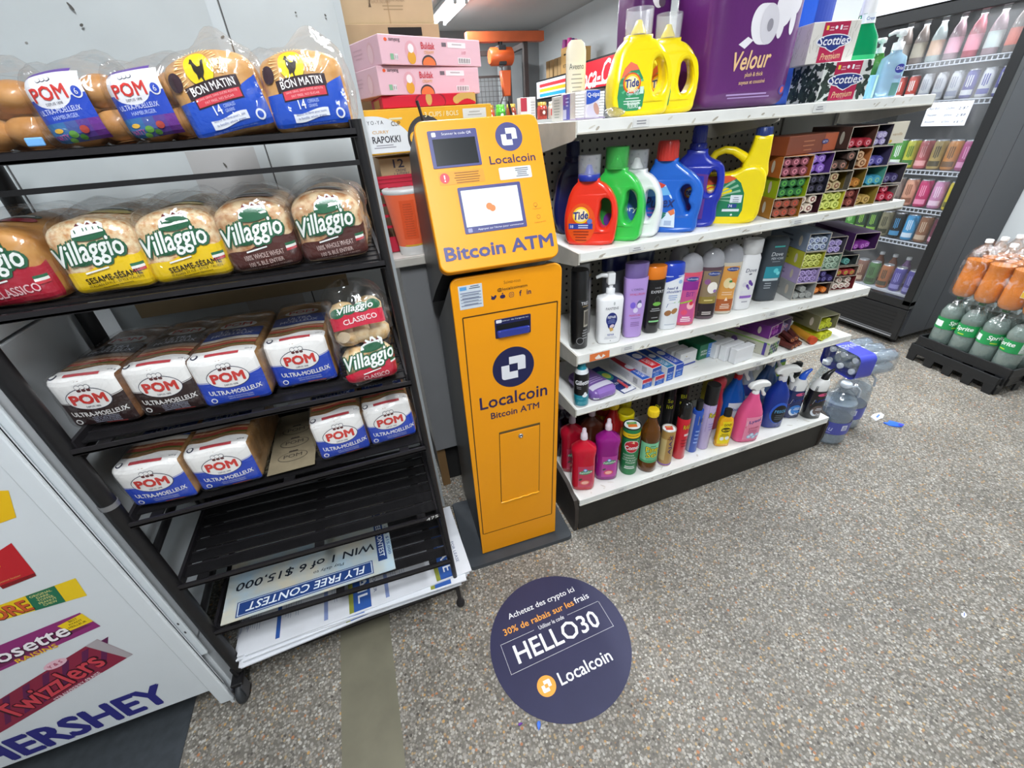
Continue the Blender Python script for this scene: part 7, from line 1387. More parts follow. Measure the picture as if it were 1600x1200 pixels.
def toilet_cleaner(x, y, col, ncol, lab, bgc):
    t = thing('toilet_cleaner_bottle', lab, 'bottle', (x, y, S5), radians(-20)); pr = [(0, .036, .026), (.004, .041, .031), (.08, .040, .030), (.15, .036, .028), (.175, .034, .027, .002), (.190, .024, .021, .006), (.200, .018, .017, .010)]
    m = MB(); m.sup(pr, C(col, .25, coat=.4), 2.6, 36); m.build('bottle_body', t)
    m = MB(); m.sup([(.150, .0368, .0285), (.175, .0348, .0276, .002), (.192, .0245, .0215, .006), (.202, .019, .018, .010)], C('#dcdcda', .35, coat=.2), 2.4, 32); m.build('shoulder', t)
    m = MB(); m.tube([(.010, 0, .200), (.012, 0, .216), (.022, 0, .232), (.040, 0, .250)], [.0155, .0145, .0105, .0050], C(ncol, .3, coat=.3), 16); m.build('spout_cap', t)
    m = MB(); f = wrap(pr, 2.6); m.oval(f, .006, .132, .020, .008, G('#d0507c'), .0006, 14, 1, .1); m.poly(f, [(-.026, .082), (.034, .098), (.034, .122), (-.020, .106)], G('#e9e9f0'), .0008); m.text(f, 'Lysol', .006, .103, .017, G('#24408c'), .048, .02, .15, .2, .0014); m.poly(f, [(-.030, .073), (.032, .090), (.032, .096), (-.029, .080)], G('#c8303c'), .0009); m.oval(f, .004, .048, .028, .026, G(bgc), .0006, 20, 2); m.oval(f, -.008, .036, .014, .020, G('#d9e2ec'), .0010, 16, 1, .5); m.oval(f, -.002, .042, .013, .018, G(bgc), .0014, 16, 1, .5); m.lines(f, .010, .060, .034, 2, .008, .003, G('#e2e6ec'), .0016, 1); m.text(f, '2x', .010, .028, .012, G('#e8eaf0'), None, .02, 0, 0, .0018); m.build('label', t)
toilet_cleaner(1.735, 1.128, '#1b2a5c', '#2458c8', 'navy toilet cleaner bottle with angled blue spout near the end of bottom shelf', '#3a7cc8')
toilet_cleaner(1.818, 1.085, '#17171b', '#161618', 'black toilet cleaner bottle with angled black spout, last bottle on the bottom shelf', '#6a5c58')
t = bottle('hand_soap_bottle', 'white-labelled black pump bottle between the two toilet cleaners', (1.812, 1.205, S5), radians(-20), [(0, .030, .022), (.004, .034, .025), (.14, .034, .025), (.16, .016, .015), (.17, .013, .013)], C('#2a2c24', .3, coat=.3), 3, None, None, lambda m, f: (m.strip(f, -.03, .03, .07, .14, G('#d4d4cc'), .0006, 8, 3), m.lines(f, 0, .13, .04, 4, .014, .005, G('#3a3a38'), .0010, 2), m.strip(f, -.03, .03, .03, .07, G('#4a6a2c'), .0006, 8, 2))); pump(t, .168, C('#141416', .3), 1.2)
# ================================================================== fridge on the right wall
FX, FY0, FY1 = 3.24, 1.585, 2.44
fr = thing('drinks_fridge', 'tall black glass-door drinks fridge with white header against the right wall', 'fridge', (0, 0, 0))
fb = C('#141517', .35, coat=.2); fg = C('#47494d', .58, noise_=.08, scale=4); fi = C('#6c6f74', .5)
m = MB(); m.box(FX+.05, 3.845, FY0, FY0+.022, .06, 2.12, fg); m.box(FX+.05, 3.845, FY1-.022, FY1, .06, 2.12, fg); m.box(3.80, 3.845, FY0+.022, FY1-.022, .06, 2.12, fi); m.box(FX+.05, 3.845, FY0, FY1, 2.10, 2.13, fg); m.box(FX+.02, 3.845, FY0+.022, FY1-.022, .06, .30, fb)
m.box(FX+.06, 3.80, FY0+.022, FY1-.022, .30, .322, C('#b9bcc4', .4)); m.box(FX+.05, FX+.30, FY0+.022, FY1-.022, 1.865, 2.10, fi)
m.box(FX+.28, FX+.283, FY0-.0008, FY0, .06, 2.12, C('#202124', .5)); m.build('cabinet_body', fr)
m = MB(); m.box(FX, FX+.05, FY0, FY0+.05, .28, 1.86, fb, .004); m.box(FX, FX+.05, FY1-.05, FY1, .28, 1.86, fb, .004); m.box(FX, FX+.05, FY0, FY1, 1.80, 1.86, fb, .004); m.box(FX, FX+.05, FY0, FY1, .26, .315, fb, .004)
dr = m.build('door', fr); m = MB(); m.box(FX+.020, FX+.026, FY0+.05, FY1-.05, .315, 1.80, film('fridge_glass', .10, .25, 1.5, (.95, .96, .97))); m.build('door_glass', dr)
m = MB(); m.tube([(FX-.03, FY1-.08, .9), (FX-.03, FY1-.08, 1.3)], .010, C('#8c8e92', .3, metal=.7), 10); m.box(FX-.03, FX, FY1-.088, FY1-.072, .90, .92, fb); m.box(FX-.03, FX, FY1-.088, FY1-.072, 1.28, 1.30, fb); m.build('door_handle', dr)
m = MB(); m.box(FX, FX+.05, FY0, FY1, 1.861, 2.12, fb, .004); m.box(FX-.003, FX, FY0+.02, FY1-.02, 1.866, 2.11, C('#d4d9e2', .4, emit=.35)); m.build('header_sign', fr)
m = MB(); m.box(FX, FX+.02, FY0, FY1, .045, .255, fb, .003); m.box(FX-.004, FX, FY0+.03, FY1-.02, .060, .068, C('#a9abb0', .3, metal=.6)); m.box(FX-.003, FX, FY0+.03, FY1-.02, .075, .079, C('#85878c', .3, metal=.6))
for k in range(6): m.box(FX-.001, FX, FY0+.05, FY1-.05, .10+k*.024, .106+k*.024, C('#0c0c0d', .6))
m.build('grille', fr)
for x in (FX+.08, 3.80):
    for y in (FY0+.05, FY1-.05): m = MB(); m.lathe([(.02, 0), (.02, .06)], fb, 12, x, y); m.build('foot', fr)
FS = [1.600, 1.410, 1.055, .845, .645]
m = MB(); m.box(FX+.056, FX+.064, FY0+.030, FY0+.040, .34, 1.78, C('#f2f7ff', .4, emit=2.5)); m.box(FX+.056, FX+.064, FY1-.040, FY1-.030, .34, 1.78, C('#f2f7ff', .4, emit=2.5)); m.build('light_strip', fr)
ld = bpy.data.lights.new('fridge_light', 'AREA'); ld.shape = 'RECTANGLE'; ld.size = .05; ld.size_y = .7; ld.energy = 1.0; ld.color = (.93, .97, 1)
lo = bpy.data.objects.new('fridge_light', ld); COL.objects.link(lo); lo.parent = fr; lo.location = (FX+.10, (FY0+FY1)/2, 1.79)   # the canopy lamp inside
for z in FS:
    m = MB(); wr = C('#b8bcc4', .35)
    m.tube([(FX+.062, FY0+.03, z), (FX+.062, FY1-.03, z)], .0035, wr, 6); m.tube([(FX+.062, FY0+.03, z-.022), (FX+.062, FY1-.03, z-.022)], .0035, wr, 6)
    for k in range(34): y = FY0+.035+k*.0235; m.box(FX+.0605, FX+.0635, y, y+.006, z-.022, z, wr)
    for k in range(14): x = FX+.075+k*.050; m.tube([(x, FY0+.03, z), (x, FY1-.03, z)], .0022, wr, 5)
    m.build('wire_shelf', fr)
m = MB(); pf = lambda u, v, h: (FX-.0015-h, 1.81-u, 1.34+v); m.box(FX-.0016, FX-.0006, 1.705, 1.915, 1.290, 1.405, C('#d6dae4', .6))
ik = C('#4a4e5c', .6)
for i, (a, b_, c_) in enumerate((('Red Bull', '250ml', '2/$7'), ('Monster', '355ml', '2/$8'), ('Bouteille', '473ml', '4/$10'))):
    m.text(pf, a, -.068, .036-i*.032, .011, ik, .050, 0, .2, .05); m.text(pf, b_, .010, .034-i*.032, .011, ik, .040, 0, .2, .05); m.text(pf, c_, .070, .032-i*.032, .013, ik, .045, 0, .2, .05)
one(m, 'price_note', 'white handwritten price sheet taped to the fridge door glass', 'paper')
_cm = {}
def drink(kind, c1, c2, loc, label, group):
    """can or bottle in the fridge; copies of a colour share meshes"""
    key = (kind, c1, c2)
    if key in _cm: return dup(_cm[key], loc, label, group=group)
    t = thing('drink_can' if kind != 'b' else 'drink_bottle', label, 'can' if kind != 'b' else 'bottle', loc, radians(-78), group); al = C('#c2c5ca', .28, metal=.7)
    m = MB()
    if kind == 'b':
        m.lathe([(.028, 0), (.032, .004), (.032, .11), (.024, .145), (.013, .17), (.012, .185)], C(c1, .15, coat=.4, noise_=.15, scale=40), 24); m.build('bottle_body', t); m = MB(); m.lathe([(.0145, .183), (.0145, .2), (.012, .202)], C('#cfd0d2', .4), 18); m.build('cap', t)
        m = MB(); m.strip(cyl(.032), -.06, .06, .03, .10, C(c2, .4), .0006, 14, 2); m.build('label', t)
    else:
        R, H = {'t': (.033, .156), 's': (.0265, .134), 'c': (.033, .122)}[kind]
        m.lathe([(R*.78, 0), (R*.95, .005), (R, .012), (R, H-.016), (R*.85, H-.005)], C(c1, .3, coat=.3, noise_=.18, scale=35), 26); m.build('can_body', t)
        m = MB(); m.lathe([(R*.86, H-.006), (R*.86, H), (R*.80, H), (R*.78, H-.004), (.001, H-.004)], al, 24); m.build('can_end', t)
        m = MB(); f = cyl(R); m.strip(f, -.030, .030, H*.12, H*.30, C(c2, .4), .0006, 10, 2); m.poly(f, [(-.010, H*.42), (-.004, H*.42), (-.007, H*.80), (-.012, H*.78)], C(c2, .4), .0006); m.poly(f, [(-.001, H*.38), (.004, H*.40), (.003, H*.80), (-.002, H*.80)], C(c2, .4), .0006); m.poly(f, [(.008, H*.42), (.013, H*.44), (.012, H*.80), (.007, H*.78)], C(c2, .4), .0006); m.build('label', t)
    _cm[key] = t
    return t
NM = {'#8d7f78': 'taupe', '#a88c94': 'dusty pink', '#c4606e': 'rose', '#b8c4c2': 'pale grey', '#b83a2c': 'red', '#c2c4c8': 'silver', '#3a3a8c': 'blue and silver', '#4c9a3a': 'green', '#c8c83c': 'yellow-green', '#c8646a': 'coral', '#b49a5a': 'gold', '#c4803c': 'orange', '#a83a78': 'magenta', '#d49a80': 'peach', '#c03068': 'hot pink', '#c888b0': 'pale pink', '#d8c42c': 'yellow', '#2c4a34': 'dark green', '#8a8468': 'camouflage', '#16181c': 'black', '#3f9ad0': 'sky blue', '#8a5a3c': 'copper', '#6a2a44': 'burgundy', '#7a5a8c': 'mauve', '#7c4a3a': 'brown', '#4a7a4a': 'moss green', '#a8643c': 'rust', '#4a4494': 'indigo'}
rows = [
 (1.600, 'b', ['#8d7f78', '#a88c94', '#c4606e', '#a88c94', '#b8c4c2', '#8d7f78', '#8d7f78'], ['#c86a5a', '#b8c4c2', '#d88a9a', '#d0a0b0', '#c8a890', '#a8a090', '#9c948c'], 'top fridge shelf', 1.70, .088),
 (1.410, 's', ['#3a3a8c', '#c2c4c8', '#3a3a8c', '#c2c4c8', '#c2c4c8', '#c2c4c8', '#b83a2c', '#b83a2c', '#b83a2c'], ['#c2c4c8', '#3a3a8c', '#c2c4c8', '#8c90a0', '#9a9ca4', '#9a9ca4', '#e6dcd8', '#e6dcd8', '#e6dcd8'], 'second fridge shelf', 1.67, .072),
 (1.055, 't', ['#a83a78', '#c4803c', '#b49a5a', '#c8646a', '#c8c83c', '#4c9a3a', '#4c9a3a', '#2c4a34', '#2c4a34'], ['#d890b8', '#6a4a2c', '#4a4028', '#e6a8a8', '#3c7a34', '#dfe8e0', '#c8dcc8', '#86b07a', '#86b07a'], 'third fridge shelf', 1.685, .072),
 (.845, 't', ['#d8c42c', '#c888b0', '#c03068', '#d49a80', '#8d7f78', '#4c9a3a', '#2c4a34', '#2c4a34'], ['#6a6a2c', '#e6c8dc', '#e890b0', '#8c5a44', '#5c5450', '#dfe8e0', '#86b07a', '#86b07a'], 'fourth fridge shelf', 1.665, .078),
 (.645, 't', ['#6a2a44', '#8a5a3c', '#3f9ad0', '#16181c', '#8a8468', '#2c4a34', '#2c4a34', '#4c9a3a'], ['#c890a8', '#c0a890', '#d0e0ec', '#4a8cb8', '#3a3a2c', '#8ab84a', '#8ab84a', '#a8d88a'], 'fifth fridge shelf', 1.665, .076),
 (.3225, 't', ['#4a4494', '#4a4494', '#a8643c', '#4a7a4a', '#7c4a3a'], ['#8c88c8', '#8c88c8', '#3c3a2c', '#2c4a2c', '#c8a890'], 'fridge floor', 1.685, .082)]
used = {}
for z, k, cs, ds, wh, y0, dy in rows:
    for i, (a, b_) in enumerate(zip(cs, ds)):
        y = y0+i*dy
        if y > FY1-.06: break
        n_ = cs.count(a); kd = 'bottle' if k == 'b' else 'can'
        pos = '' if n_ == 1 else ', '+(['nearest', 'second nearest', 'third nearest', 'fourth nearest'][[j for j, q in enumerate(cs) if q == a].index(i)])+' of its colour'
        drink(k, a, b_, (FX+.105, y, z+.0045 if z > .4 else z), '%s drink %s on the %s%s' % (NM[a], kd, wh, pos), 'drinks on the '+wh)
for i in range(3): drink('b', '#7a5a8c' if i == 0 else '#7c4a3a', '#b898c8' if i == 0 else '#a8785c', (FX+.20, 1.80+i*.085, .3225), '%s drink bottle behind the cans on the fridge floor, %s' % (('mauve', 'brown', 'brown')[i], ('nearest', 'middle', 'farthest')[i]), 'bottles on the fridge floor')

# ================================================================== soda display
bp = C('#17181a', .42, coat=.1)
def soda_tray(loc, rz, lab):
    t = thing('bottle_tray', lab, 'tray', loc, rz)
    L2, W2, h = .235, .33, .105
    m = MB(); m.box(-W2/2, W2/2, -L2, L2, .052, .062, bp)
    for s in (-1, 1): m.box(s*W2/2-.005, s*W2/2+.005, -L2, L2, .055, h, bp, .003); m.box(-W2/2, W2/2, s*L2-.005, s*L2+.005, .055, h, bp, .003)
    m.build('deck', t)
    for s in (-1, 1):                                               # scalloped legs along the long sides
        m = MB()
        for k in range(5):
            y = -L2+.004+k*(2*L2-.05)/4; P = [(y, 0), (y+.042, 0), (y+.050, .062), (y-.008, .062)]
            P = [(max(-L2, min(L2, a)), b_) for a, b_ in P]
            ra = [(s*W2/2-.005, p, q) for p, q in P]; rb_ = [(s*W2/2+.005, p, q) for p, q in P]; m.add(ra+rb_, [(0, 1, 2, 3), (7, 6, 5, 4)]+[(j, j+4, (j+1) % 4+4, (j+1) % 4) for j in range(4)], bp)
        m.box(s*W2/2-.0055, s*W2/2+.0055, -L2, L2, .050, .064, bp); m.build('leg_rail', t)
    for s in (-1, 1):
        m = MB(); m.box(-W2/2, W2/2, s*L2-.0055, s*L2+.0055, .050, .064, bp)
        for k in range(3): x = -W2/2+.01+k*(W2-.06)/2; m.box(x, x+.04, s*L2-.005, s*L2+.005, 0, .06, bp, .002)
        m.build('leg_rail', t)
    return t
TX, TY, TR_ = 3.290, 1.190, radians(-7)
soda_tray((TX, TY, .0005), TR_, 'black plastic bottle tray, lower of the two on the floor beside the fridge')
soda_tray((TX+.012, TY-.012, .0600), TR_+radians(2), 'black plastic bottle tray, upper one carrying the clear lemon soda bottles')
twol = [(r, z) for z, r in [(0, .036), (.008, .046), (.03, .053), (.11, .053), (.115, .0515), (.185, .0515), (.19, .053), (.215, .0525), (.25, .040), (.285, .017), (.292, .0145), (.300, .0145)]]
def soda(loc, lab, kind, grp, rz):
    key = ('soda', kind)
    if key in _cm: return dup(_cm[key], loc, lab, rz, grp)
    t = thing('soda_bottle', lab, 'bottle', loc, rz, grp)
    if kind == 'lemon':
        m = MB(); m.lathe([(r, z) for r, z in twol], film('lemon_bottle_plastic', .20, .35, 14, (.80, .85, .83)), 30)
        for k in range(5): a = 2*pi*k/5; m.lathe([(.001, 0), (.012, .003), (.016, .012), (.012, .024)], film('lemon_bottle_plastic'), 10, .030*cos(a), .030*sin(a), -.0005)
        m.build('bottle_body', t)
        m = MB(); m.lathe([(r*.96, z+.002) for r, z in twol if z <= .26], part_clear('lemon_soda', '#b4c0bc', .55), 28); m.build('lemon_drink', t)  # clear soda; the grey it takes from refraction is painted into its colour
        m = MB(); f = cyl(.0518); gr = C('#1f8c4c', .35, coat=.2); m.strip(f, -.163, .163, .116, .184, gr, .0005, 44, 3); m.text(f, 'Sprite', -.004, .158, .030, C('#e9f0ea', .4), .078, .03, .2, .08, .0012); m.lines(f, -.01, .132, .04, 1, .006, .006, C('#a8c83c', .4), .0012, 1); m.strip(f, .060, .110, .12, .18, C('#c2cec6', .4), .0010, 8, 2); m.lines(f, .085, .172, .04, 6, .009, .003, C('#7c8c84', .4), .0014, 2); m.strip(f, -.115, -.07, .13, .165, C('#dfe8e2', .4), .0010, 8, 2); m.build('label', t)
        m = MB(); m.lathe([(.0165, 0), (.0165, .016), (.014, .018)], C('#2a5c34', .4), 22, 0, 0, .298); m.build('cap', t)
    else:
        m = MB(); m.lathe([(r, z) for r, z in twol], film('orange_bottle_plastic', .18, .35, 14, (.95, .93, .90)), 30); m.build('bottle_body', t)
        m = MB(); m.lathe([(r*.97, z) for r, z in twol if z <= .19]+[(.0515, .205)], C('#f08a08', .25, coat=.4), 30, 0, 0, .001); m.build('orange_drink', t)
        m = MB(); m.lathe([(.0165, 0), (.0165, .016), (.014, .018)], C('#d4d4d2', .4), 22, 0, 0, .298); m.build('cap', t)
    _cm[key] = t
    return t
cz, sz_ = cos(TR_), sin(TR_)
ORD = ['nearest', 'second nearest', 'third nearest', 'farthest']
COLN = ['front', 'middle', 'rear']
for i in range(3):
    for j in range(4):
        u, v = -.104+.107*i, -.168+.111*j
        x, y = TX+.012+u*cz-v*sz_, TY-.012+u*sz_+v*cz
        soda((x, y, .1225), 'clear lemon soda bottle with green label, %s in the %s row of the tray' % (ORD[j], COLN[i]), 'lemon', 'clear lemon soda bottles in the tray', radians(-60+25*((i*4+j*3) % 5-2)))
        if i < 3: soda((x+.012*0, y, .4395), 'orange soda bottle stacked on the lemon bottles, %s in the %s row' % (ORD[j], COLN[i]), 'orange', 'orange soda bottles stacked on top', 0.3*j)
m = MB()
hull = [(-.165, -.232), (-.165, .225), (.165, .225), (.165, -.232)]
def rr_ring(z, s, r=.05):
    P = rrect(-.165*s, .165*s, -.226*s, .226*s, (r,)*4, 5); return [(TX+.012+u*cz-v*sz_, TY-.012+u*sz_+v*cz, z) for u, v in P]
m.loft([rr_ring(.4400, .96), rr_ring(.455, 1.0), rr_ring(.65, 1.0), rr_ring(.70, .93), rr_ring(.735, .80)], SHRINK, caps=False)
one(m, 'shrink_wrap', 'clear shrink wrap around the orange soda bottles', 'plastic wrap')
m = MB(); m.box(-.010, .010, -.0008, .0, 0, .075, C('#e2e2dc', .5)); m.strip(flat(-.0008), -.009, .009, .002, .030, C('#e2b42c', .5), .0004, 1, 1); m.strip(flat(-.0008), -.009, .009, .034, .04, C('#5a8c4a', .5), .0004, 1, 1)
one(m, 'wrap_sticker', 'small white and yellow sticker on the shrink wrap of the orange soda', 'sticker', (3.143, 1.088, .52), radians(-97))

# ================================================================== water jugs at the end of the shelving
jp = [(r, z) for z, r in [(0, .050), (.006, .066), (.02, .074), (.06, .074), (.066, .071), (.075, .074), (.085, .071), (.095, .074), (.13, .0745), (.185, .0745), (.19, .072), (.205, .074), (.215, .071), (.228, .071), (.26, .056), (.285, .030), (.296, .020), (.315, .020)]]
jt = None
for i, (x, y, lab) in enumerate(((1.985, 1.075, 'clear four litre water jug with blue label, nearer the shelving on the floor'), (2.158, 1.130, 'clear four litre water jug with blue label, right of the other jug'))):
    if jt: dup(jt, (x, y, .0005), lab, radians(-50)); continue
    jt = thing('water_jug', lab, 'water jug', (x, y, .0005), radians(-30))
    m = MB(); m.lathe(jp, film('jug_plastic', .16, .45, 10, (.91, .94, .97)), 40); m.build('jug_body', jt)
    m = MB(); m.lathe([(r*.965, z+.003) for r, z in jp if z < .23], part_clear('jug_water', '#a3b0ba', .42), 36); m.build('water', jt)  # clear water, its refracted grey put into the colour
    m = MB(); f = cyl(.0750); bl = C('#4a50a4', .35, coat=.2); m.strip(f, -.234, .234, .072, .140, bl, .0006, 44, 2); m.strip(f, .010, .036, .098, .128, C('#d4d8e8', .4), .0012, 5, 2); m.lines(f, .023, .122, .02, 3, .008, .004, C('#5a5f8c', .4), .0016, 1); m.text(f, 'Eau', -.05, .105, .026, C('#b4bae0', .4), .05, .02, .2); m.lines(f, -.05, .084, .04, 1, .006, .004, C('#9aa0d0', .4), .0012, 2); m.build('label', jt)
    m = MB(); m.lathe([(.023, 0), (.0235, .003), (.023, .016), (.020, .019)], C('#c4ccd6', .3, coat=.3), 26, 0, 0, .306); m.build('cap', jt)
    m = MB(); m.tube([(.020, 0, .300), (.045, .0, .305), (.066, 0, .285), (.070, 0, .245)], .0055, C('#c4ccd6', .2, trans=.4, ior=1.2), 10); m.build('handle', jt)
pk_ = thing('water_bottle_pack', 'shrink-wrapped pack of small water bottles with blue band lying on the two jugs', 'water bottles', (2.128, 1.150, .3265), radians(-8))
wb = [(r, z) for z, r in [(0, .020), (.006, .029), (.03, .0305), (.036, .029), (.042, .0305), (.075, .0305), (.081, .029), (.087, .0305), (.12, .0305), (.16, .022), (.185, .0115), (.20, .0115)]]
first = None
for r_ in range(2):
    for c_ in range(3):
        if not first:
            m = MB(); m.lathe(wb, film('small_bottle_plastic', .22, .5, 30, (.90, .94, .97)), 22, M=Matrix.Rotation(-pi/2, 4, 'Y')); first = m.build('bottle', pk_); o = first
            m = MB(); m.lathe([(r*.93, z+.002) for r, z in wb if z < .17], part_clear('bottled_water', '#b2c2cf', .38), 20, M=Matrix.Rotation(-pi/2, 4, 'Y')); fw = m.build('water', o)  # grey of refraction painted into the clear water here too
            m = MB(); m.lathe([(.014, .198), (.014, .210), (.011, .212)], C('#d9dde2', .35), 14, M=Matrix.Rotation(-pi/2, 4, 'Y')); fc = m.build('cap', o)
        else:
            o = first.copy(); COL.objects.link(o); o.parent = pk_; 
            for q in (fc.copy(), fw.copy()): COL.objects.link(q); q.parent = o
        o.location = (.115, (-1+c_)*.0625, .0315+r_*.060)
m = MB(); yz = rrect(-.097, .097, .0005, .1235, (.028,)*4, 5)
m.loft([[(x, a*s, .062+(b_-.062)*s) for a, b_ in yz] for x, s in ((-.110, .55), (-.095, .96), (-.05, 1.0), (.0, .985), (.05, 1.0), (.112, .99), (.122, .8))], SHRINK, caps=False); m.build('clear_wrap', pk_)
m = MB(); bb = C('#3a41b4', .3, coat=.3, bump=.2, bscale=30); m.loft([[(x, a*1.012, .062+(b_-.062)*1.012) for a, b_ in yz] for x in (-.105, -.06, -.018)], bb, caps=False)
f = lambda u, v, h: (-.060+v, u, .1242+h+.0012); m.text(f, 'Esker', .01, 0, .040, C('#b8c0ee', .35), .10, .0, .25, pi/2, .0008); m.build('blue_band', pk_)
bw = thing('water_bottle', 'clear water bottle with ribbed body standing behind the jugs at the shelf end', 'bottle', (2.02, 1.215, .0005), 0)
m = MB(); m.lathe([(r*1.35, z*1.75) for r, z in wb], film('bottle_plastic', .10, .5, 12, (.82, .88, .92)), 26); m.build('bottle_body', bw); m = MB(); m.lathe([(.018, .348), (.018, .366), (.015, .368)], C('#cfd6dc', .3), 18); m.build('cap', bw)

# ================================================================== far background
org = C('#b4552c', .5, noise_=.2, scale=6); stl = C('#3c3432', .5, noise_=.2, scale=8)
hs = thing('hoist_frame', 'rust-orange steel hoist frame standing at the far end of the shop', 'frame', (2.50, 7.0, 0))
m = MB(); m.box(-.55, .56, -.06, .06, 2.42, 2.53, org); m.build('beam', hs)
for x, y in ((.30, .02), (.30, .75), (-.50, .02), (-.50, .75)): m = MB(); m.box(x-.03, x+.03, y-.03, y+.03, 0, 2.42, stl); m.build('post', hs)
m = MB(); m.box(.27, .33, .05, .72, 2.36, 2.42, stl); m.box(-.53, -.47, .05, .72, 2.36, 2.42, stl); m.box(-.47, .27, .72, .78, 2.36, 2.42, stl); m.build('top_rail', hs)
m = MB(); m.tube([(-.30, .76, 1.0), (.25, .76, 1.95)], .012, stl, 6); m.build('brace', hs)
ho = thing('chain_hoist', 'orange electric chain hoist hanging from the far hoist beam', 'hoist', (2.42, 6.98, 1.90))
m = MB(); ob = C('#d05a28', .4, coat=.2); m.tube([(-.17, 0, .36), (-.15, 0, .36), (.15, 0, .36), (.17, 0, .36)], [.08, .105, .105, .08], ob, 22); m.build('motor_housing', ho)
m = MB(); m.box(-.055, .055, -.085, .085, .26, .48, C('#3c3c3e', .4, metal=.5), .01); m.tube([(0, 0, .48), (0, 0, .52)], .03, C('#2c2c2c', .4, metal=.5), 10); m.lathe([(.03, -.12), (.04, -.105), (.04, -.10)], C('#8c8c8e', .3, metal=.6), 16, 0, -.0, .36); m.build('gearbox', ho)
m = MB(); ext2d([[(-.075, .22, 1), (.075, .22, 1), (.055, -.08, 1), (-.045, -.08, 1)]], .10, .015, ob, m, M=Matrix.Translation((.04, -.02, -.02))); m.build('chain_bag', ho)
m = MB(); m.tube([(0, 0, .27), (.01, 0, .19)], .014, C('#6c6c6e', .3, metal=.7), 8); m.tube([(.06, 0, .27), (.06, 0, .19)], .014, C('#6c6c6e', .3, metal=.7), 8); m.tube([(.03, -.02, -.10), (.05, -.02, -.55)], .006, stl, 6); m.build('chain', ho)
m = MB(); gy = C('#4c4a4a', .5)
for k in range(16): x = 1.85+.065*k; m.box(x, x+.006, 7.90, 7.906, .9, 2.1, gy)
for k in range(18): z = .9+.068*k; m.box(1.85, 2.83, 7.907, 7.913, z, z+.006, gy)
for x in (1.84, 2.83): m.box(x, x+.03, 7.89, 7.92, 0, 2.1, stl)
m.box(1.84, 2.86, 7.89, 7.92, 2.1, 2.13, stl); one(m, 'mesh_screen', 'dark wire mesh screen standing behind the orange chain hoist', 'screen')
m = MB(); m.box(3.02, 3.30, 8.55, 8.95, 0, 2.45, C('#c4c8ca', .6)); m.box(3.00, 3.32, 8.50, 8.55, 0, 2.45, C('#8c9092', .5)); one(m, 'utility_locker', 'tall pale grey locker in the far right corner', 'cabinet')
# back-to-back shelf behind the gondola with jars on top
bk2 = thing('jar_shelving', 'grey shelving run in the back aisle with a row of jars on top', 'shelving', (0, 0, 0))
m = MB(); m.box(.80, 1.75, 3.0, 3.28, 1.440, 1.465, C('#b4b4b0', .5)); m.build('shelf', bk2)
m = MB(); m.box(.82, 1.73, 3.06, 3.26, .0, 1.44, C('#8c8c88', .6)); m.build('cabinet_body', bk2)
for i, (x, c, lid_, lb, w_) in enumerate(((.885, '#b8402c', '#c8a040', '#d8602c', .034), (.960, '#a85a3c', '#b8883c', '#c84028', .034), (1.035, '#58b83c', '#6cc84c', '#3c8c2c', .032), (1.108, '#9a4a2c', '#caa84a', '#8c3028', .034), (1.325, '#b03a2c', '#c8a850', '#7c2a24', .034), (1.405, '#c8c4b8', '#dcd8cc', '#b8403c', .034))):
    t = thing('food_jar', '%s in the back aisle jar row, %s from left' % (('red jar with gold lid', 'rust jar with brass lid', 'lime green packet jar', 'dark red jar with gold lid', 'red jar with tan lid', 'cream jar with pale lid')[i], ('first', 'second', 'third', 'fourth', 'fifth', 'sixth')[i]), 'jar', (x, 3.06, 1.4655), 0, 'jars in the back aisle')
    m = MB(); m.lathe([(w_*.9, 0), (w_, .004), (w_, .065), (w_*.8, .078)], C(c, .2, coat=.4), 22); m.build('jar_body', t); m = MB(); m.lathe([(w_*.85, .077), (w_*.85, .094), (w_*.8, .096)], C(lid_, .3, metal=.4), 22); m.build('lid', t)
    m = MB(); m.strip(cyl(w_), -.03, .03, .018, .056, C(lb, .4), .0006, 8, 1); m.oval(cyl(w_), 0, .038, .010, .011, C('#e2d8c8', .4), .0010, 10, 1); m.build('label', t)
pbox('food_box', 'white and crimson box standing among the jars of the back aisle', 'box', .105, .06, .125, (1.215, 3.03, 1.4655), 0, C('#c9c4c0', .5), lambda m, f, w, h: (m.strip(f, -w/2+.002, -.008, .05, h-.002, G('#a82c3c'), .0005, 2, 2), m.strip(f, -.005, .020, .02, h-.01, G('#dcdad4'), .0006, 2, 1), m.lines(f, .032, .1, .03, 6, .015, .004, G('#9a9490'), .0008, 2)))
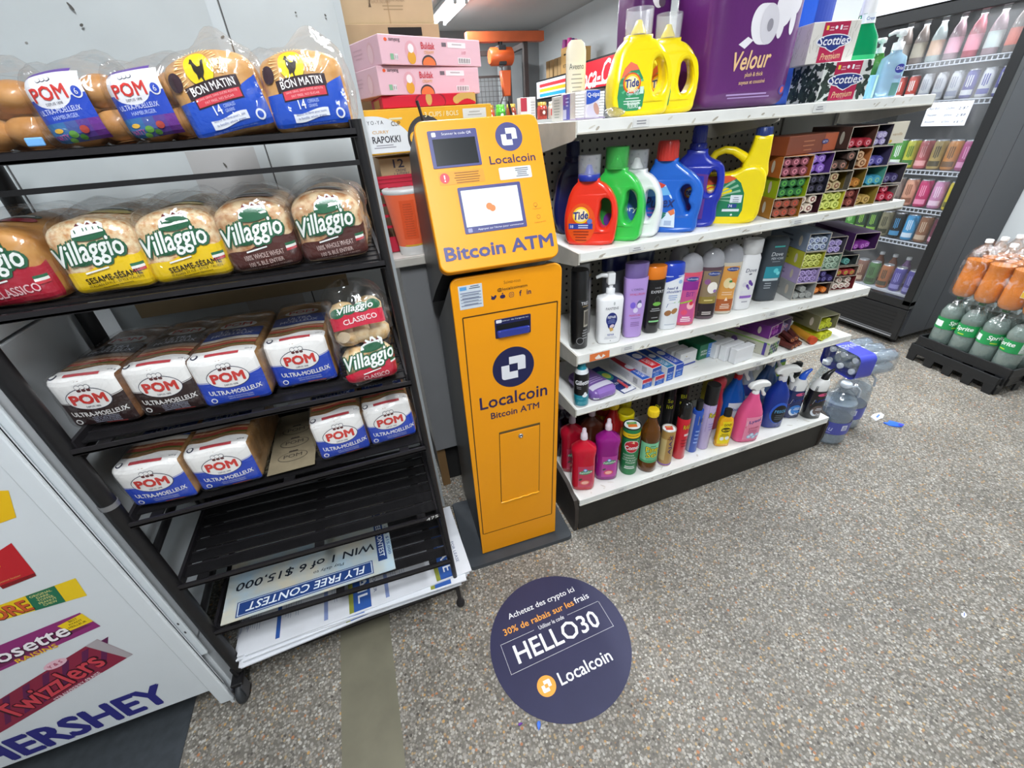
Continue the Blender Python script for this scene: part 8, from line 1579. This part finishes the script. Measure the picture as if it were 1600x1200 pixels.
# coolers along the right wall, their lit headers and what stands on them
for (y0, y1, lab, nm) in ((5.05, 6.66, 'black cooler with a red cola header along the right wall', 'r'), (6.70, 7.80, 'black cooler with a striped white header along the far right wall', 's')):
    t = thing('display_cooler', lab, 'fridge', (0, 0, 0)); m = MB(); m.box(3.30, 3.84, y0, y1, 0, 1.76, C('#1c1d20', .4)); m.box(3.295, 3.30, y0+.06, y1-.06, .30, 1.68, C('#3c4248', .15)); m.build('cooler_body', t)
    m = MB(); zt = 2.09 if nm == 'r' else 2.02
    m.box(3.285, 3.84, y0, y1, 1.765, zt, C('#141416', .4)); hd = lambda u, v, h: (3.284-h, (y0+y1)/2-u, 1.765+v)
    hw = (y1-y0)/2-.02; zh = zt-1.765-.02
    if nm == 'r':
        m.strip(hd, -hw, hw, .02, zh, C('#c81c2c', .4, emit=.25), .0004, 1, 1); m.text(hd, 'Coca-Cola', .06, zh*.50, .24, C('#ecdfe2', .4, emit=.25), 1.20, .02, .4, .05, .0020); m.poly(hd, [(-hw, .06), (hw, .03), (hw, .05), (-hw*.3, .085)], C('#e6d2d6', .4, emit=.2), .0012)
    else:
        m.strip(hd, -hw, hw, .015, zh, C('#dfe2ea', .4, emit=.3), .0004, 1, 1)
        for k, c in enumerate(('#2f9ae6', '#e0b41c', '#d8343c')): m.strip(hd, -hw+.12, hw, zh*(.12+.27*k), zh*(.30+.27*k), C(c, .4, emit=.25), .0010, 1, 1)
    m.build('header_sign', t)
def pcl(m, f, w, h, d): m.s2.text(left(0), 'KIT', -.10, h*.3, .04, C('#4a3c28', .6), .10, .02); m.s2.strip(left(0), -.13, -.06, h*.70, h*.76, C('#1c1612', .7), .0006, 1, 1)
t = carton('cardboard_box', 'open cardboard box with handle slot on top of the striped cooler', .36, .22, .30, (3.32, 6.72, 2.0215), 0, C('#c49a5c', .7), pcl)
for i in range(4): m = MB(); m.lathe([(.035, 0), (.040, .05), (.030, .12)], C(('#c83a8c', '#5a2a8c', '#d04a9a', '#a03a8c')[i], .4), 14); one(m, 'toy_bottle', '%s plastic bottle poking out of the open cardboard box on the cooler' % ('bright pink', 'purple', 'light pink', 'plum')[i], 'bottle', (3.37+.07*(i % 3), 6.77+.05*i, 2.30))
for i in range(2): carton('cardboard_box', ('brown cardboard box behind the open box on the striped cooler', 'brown cardboard box at the far end of the striped cooler')[i], .30, .24, .22, (3.34, 6.99+.29*i, 2.0215), 0, C('#a8885c', .7), lambda m, f, w, h, d: m.s2.strip(left(0), -.13, -.10, .01, h-.01, C('#7c6440', .7), .0006, 1, 1))
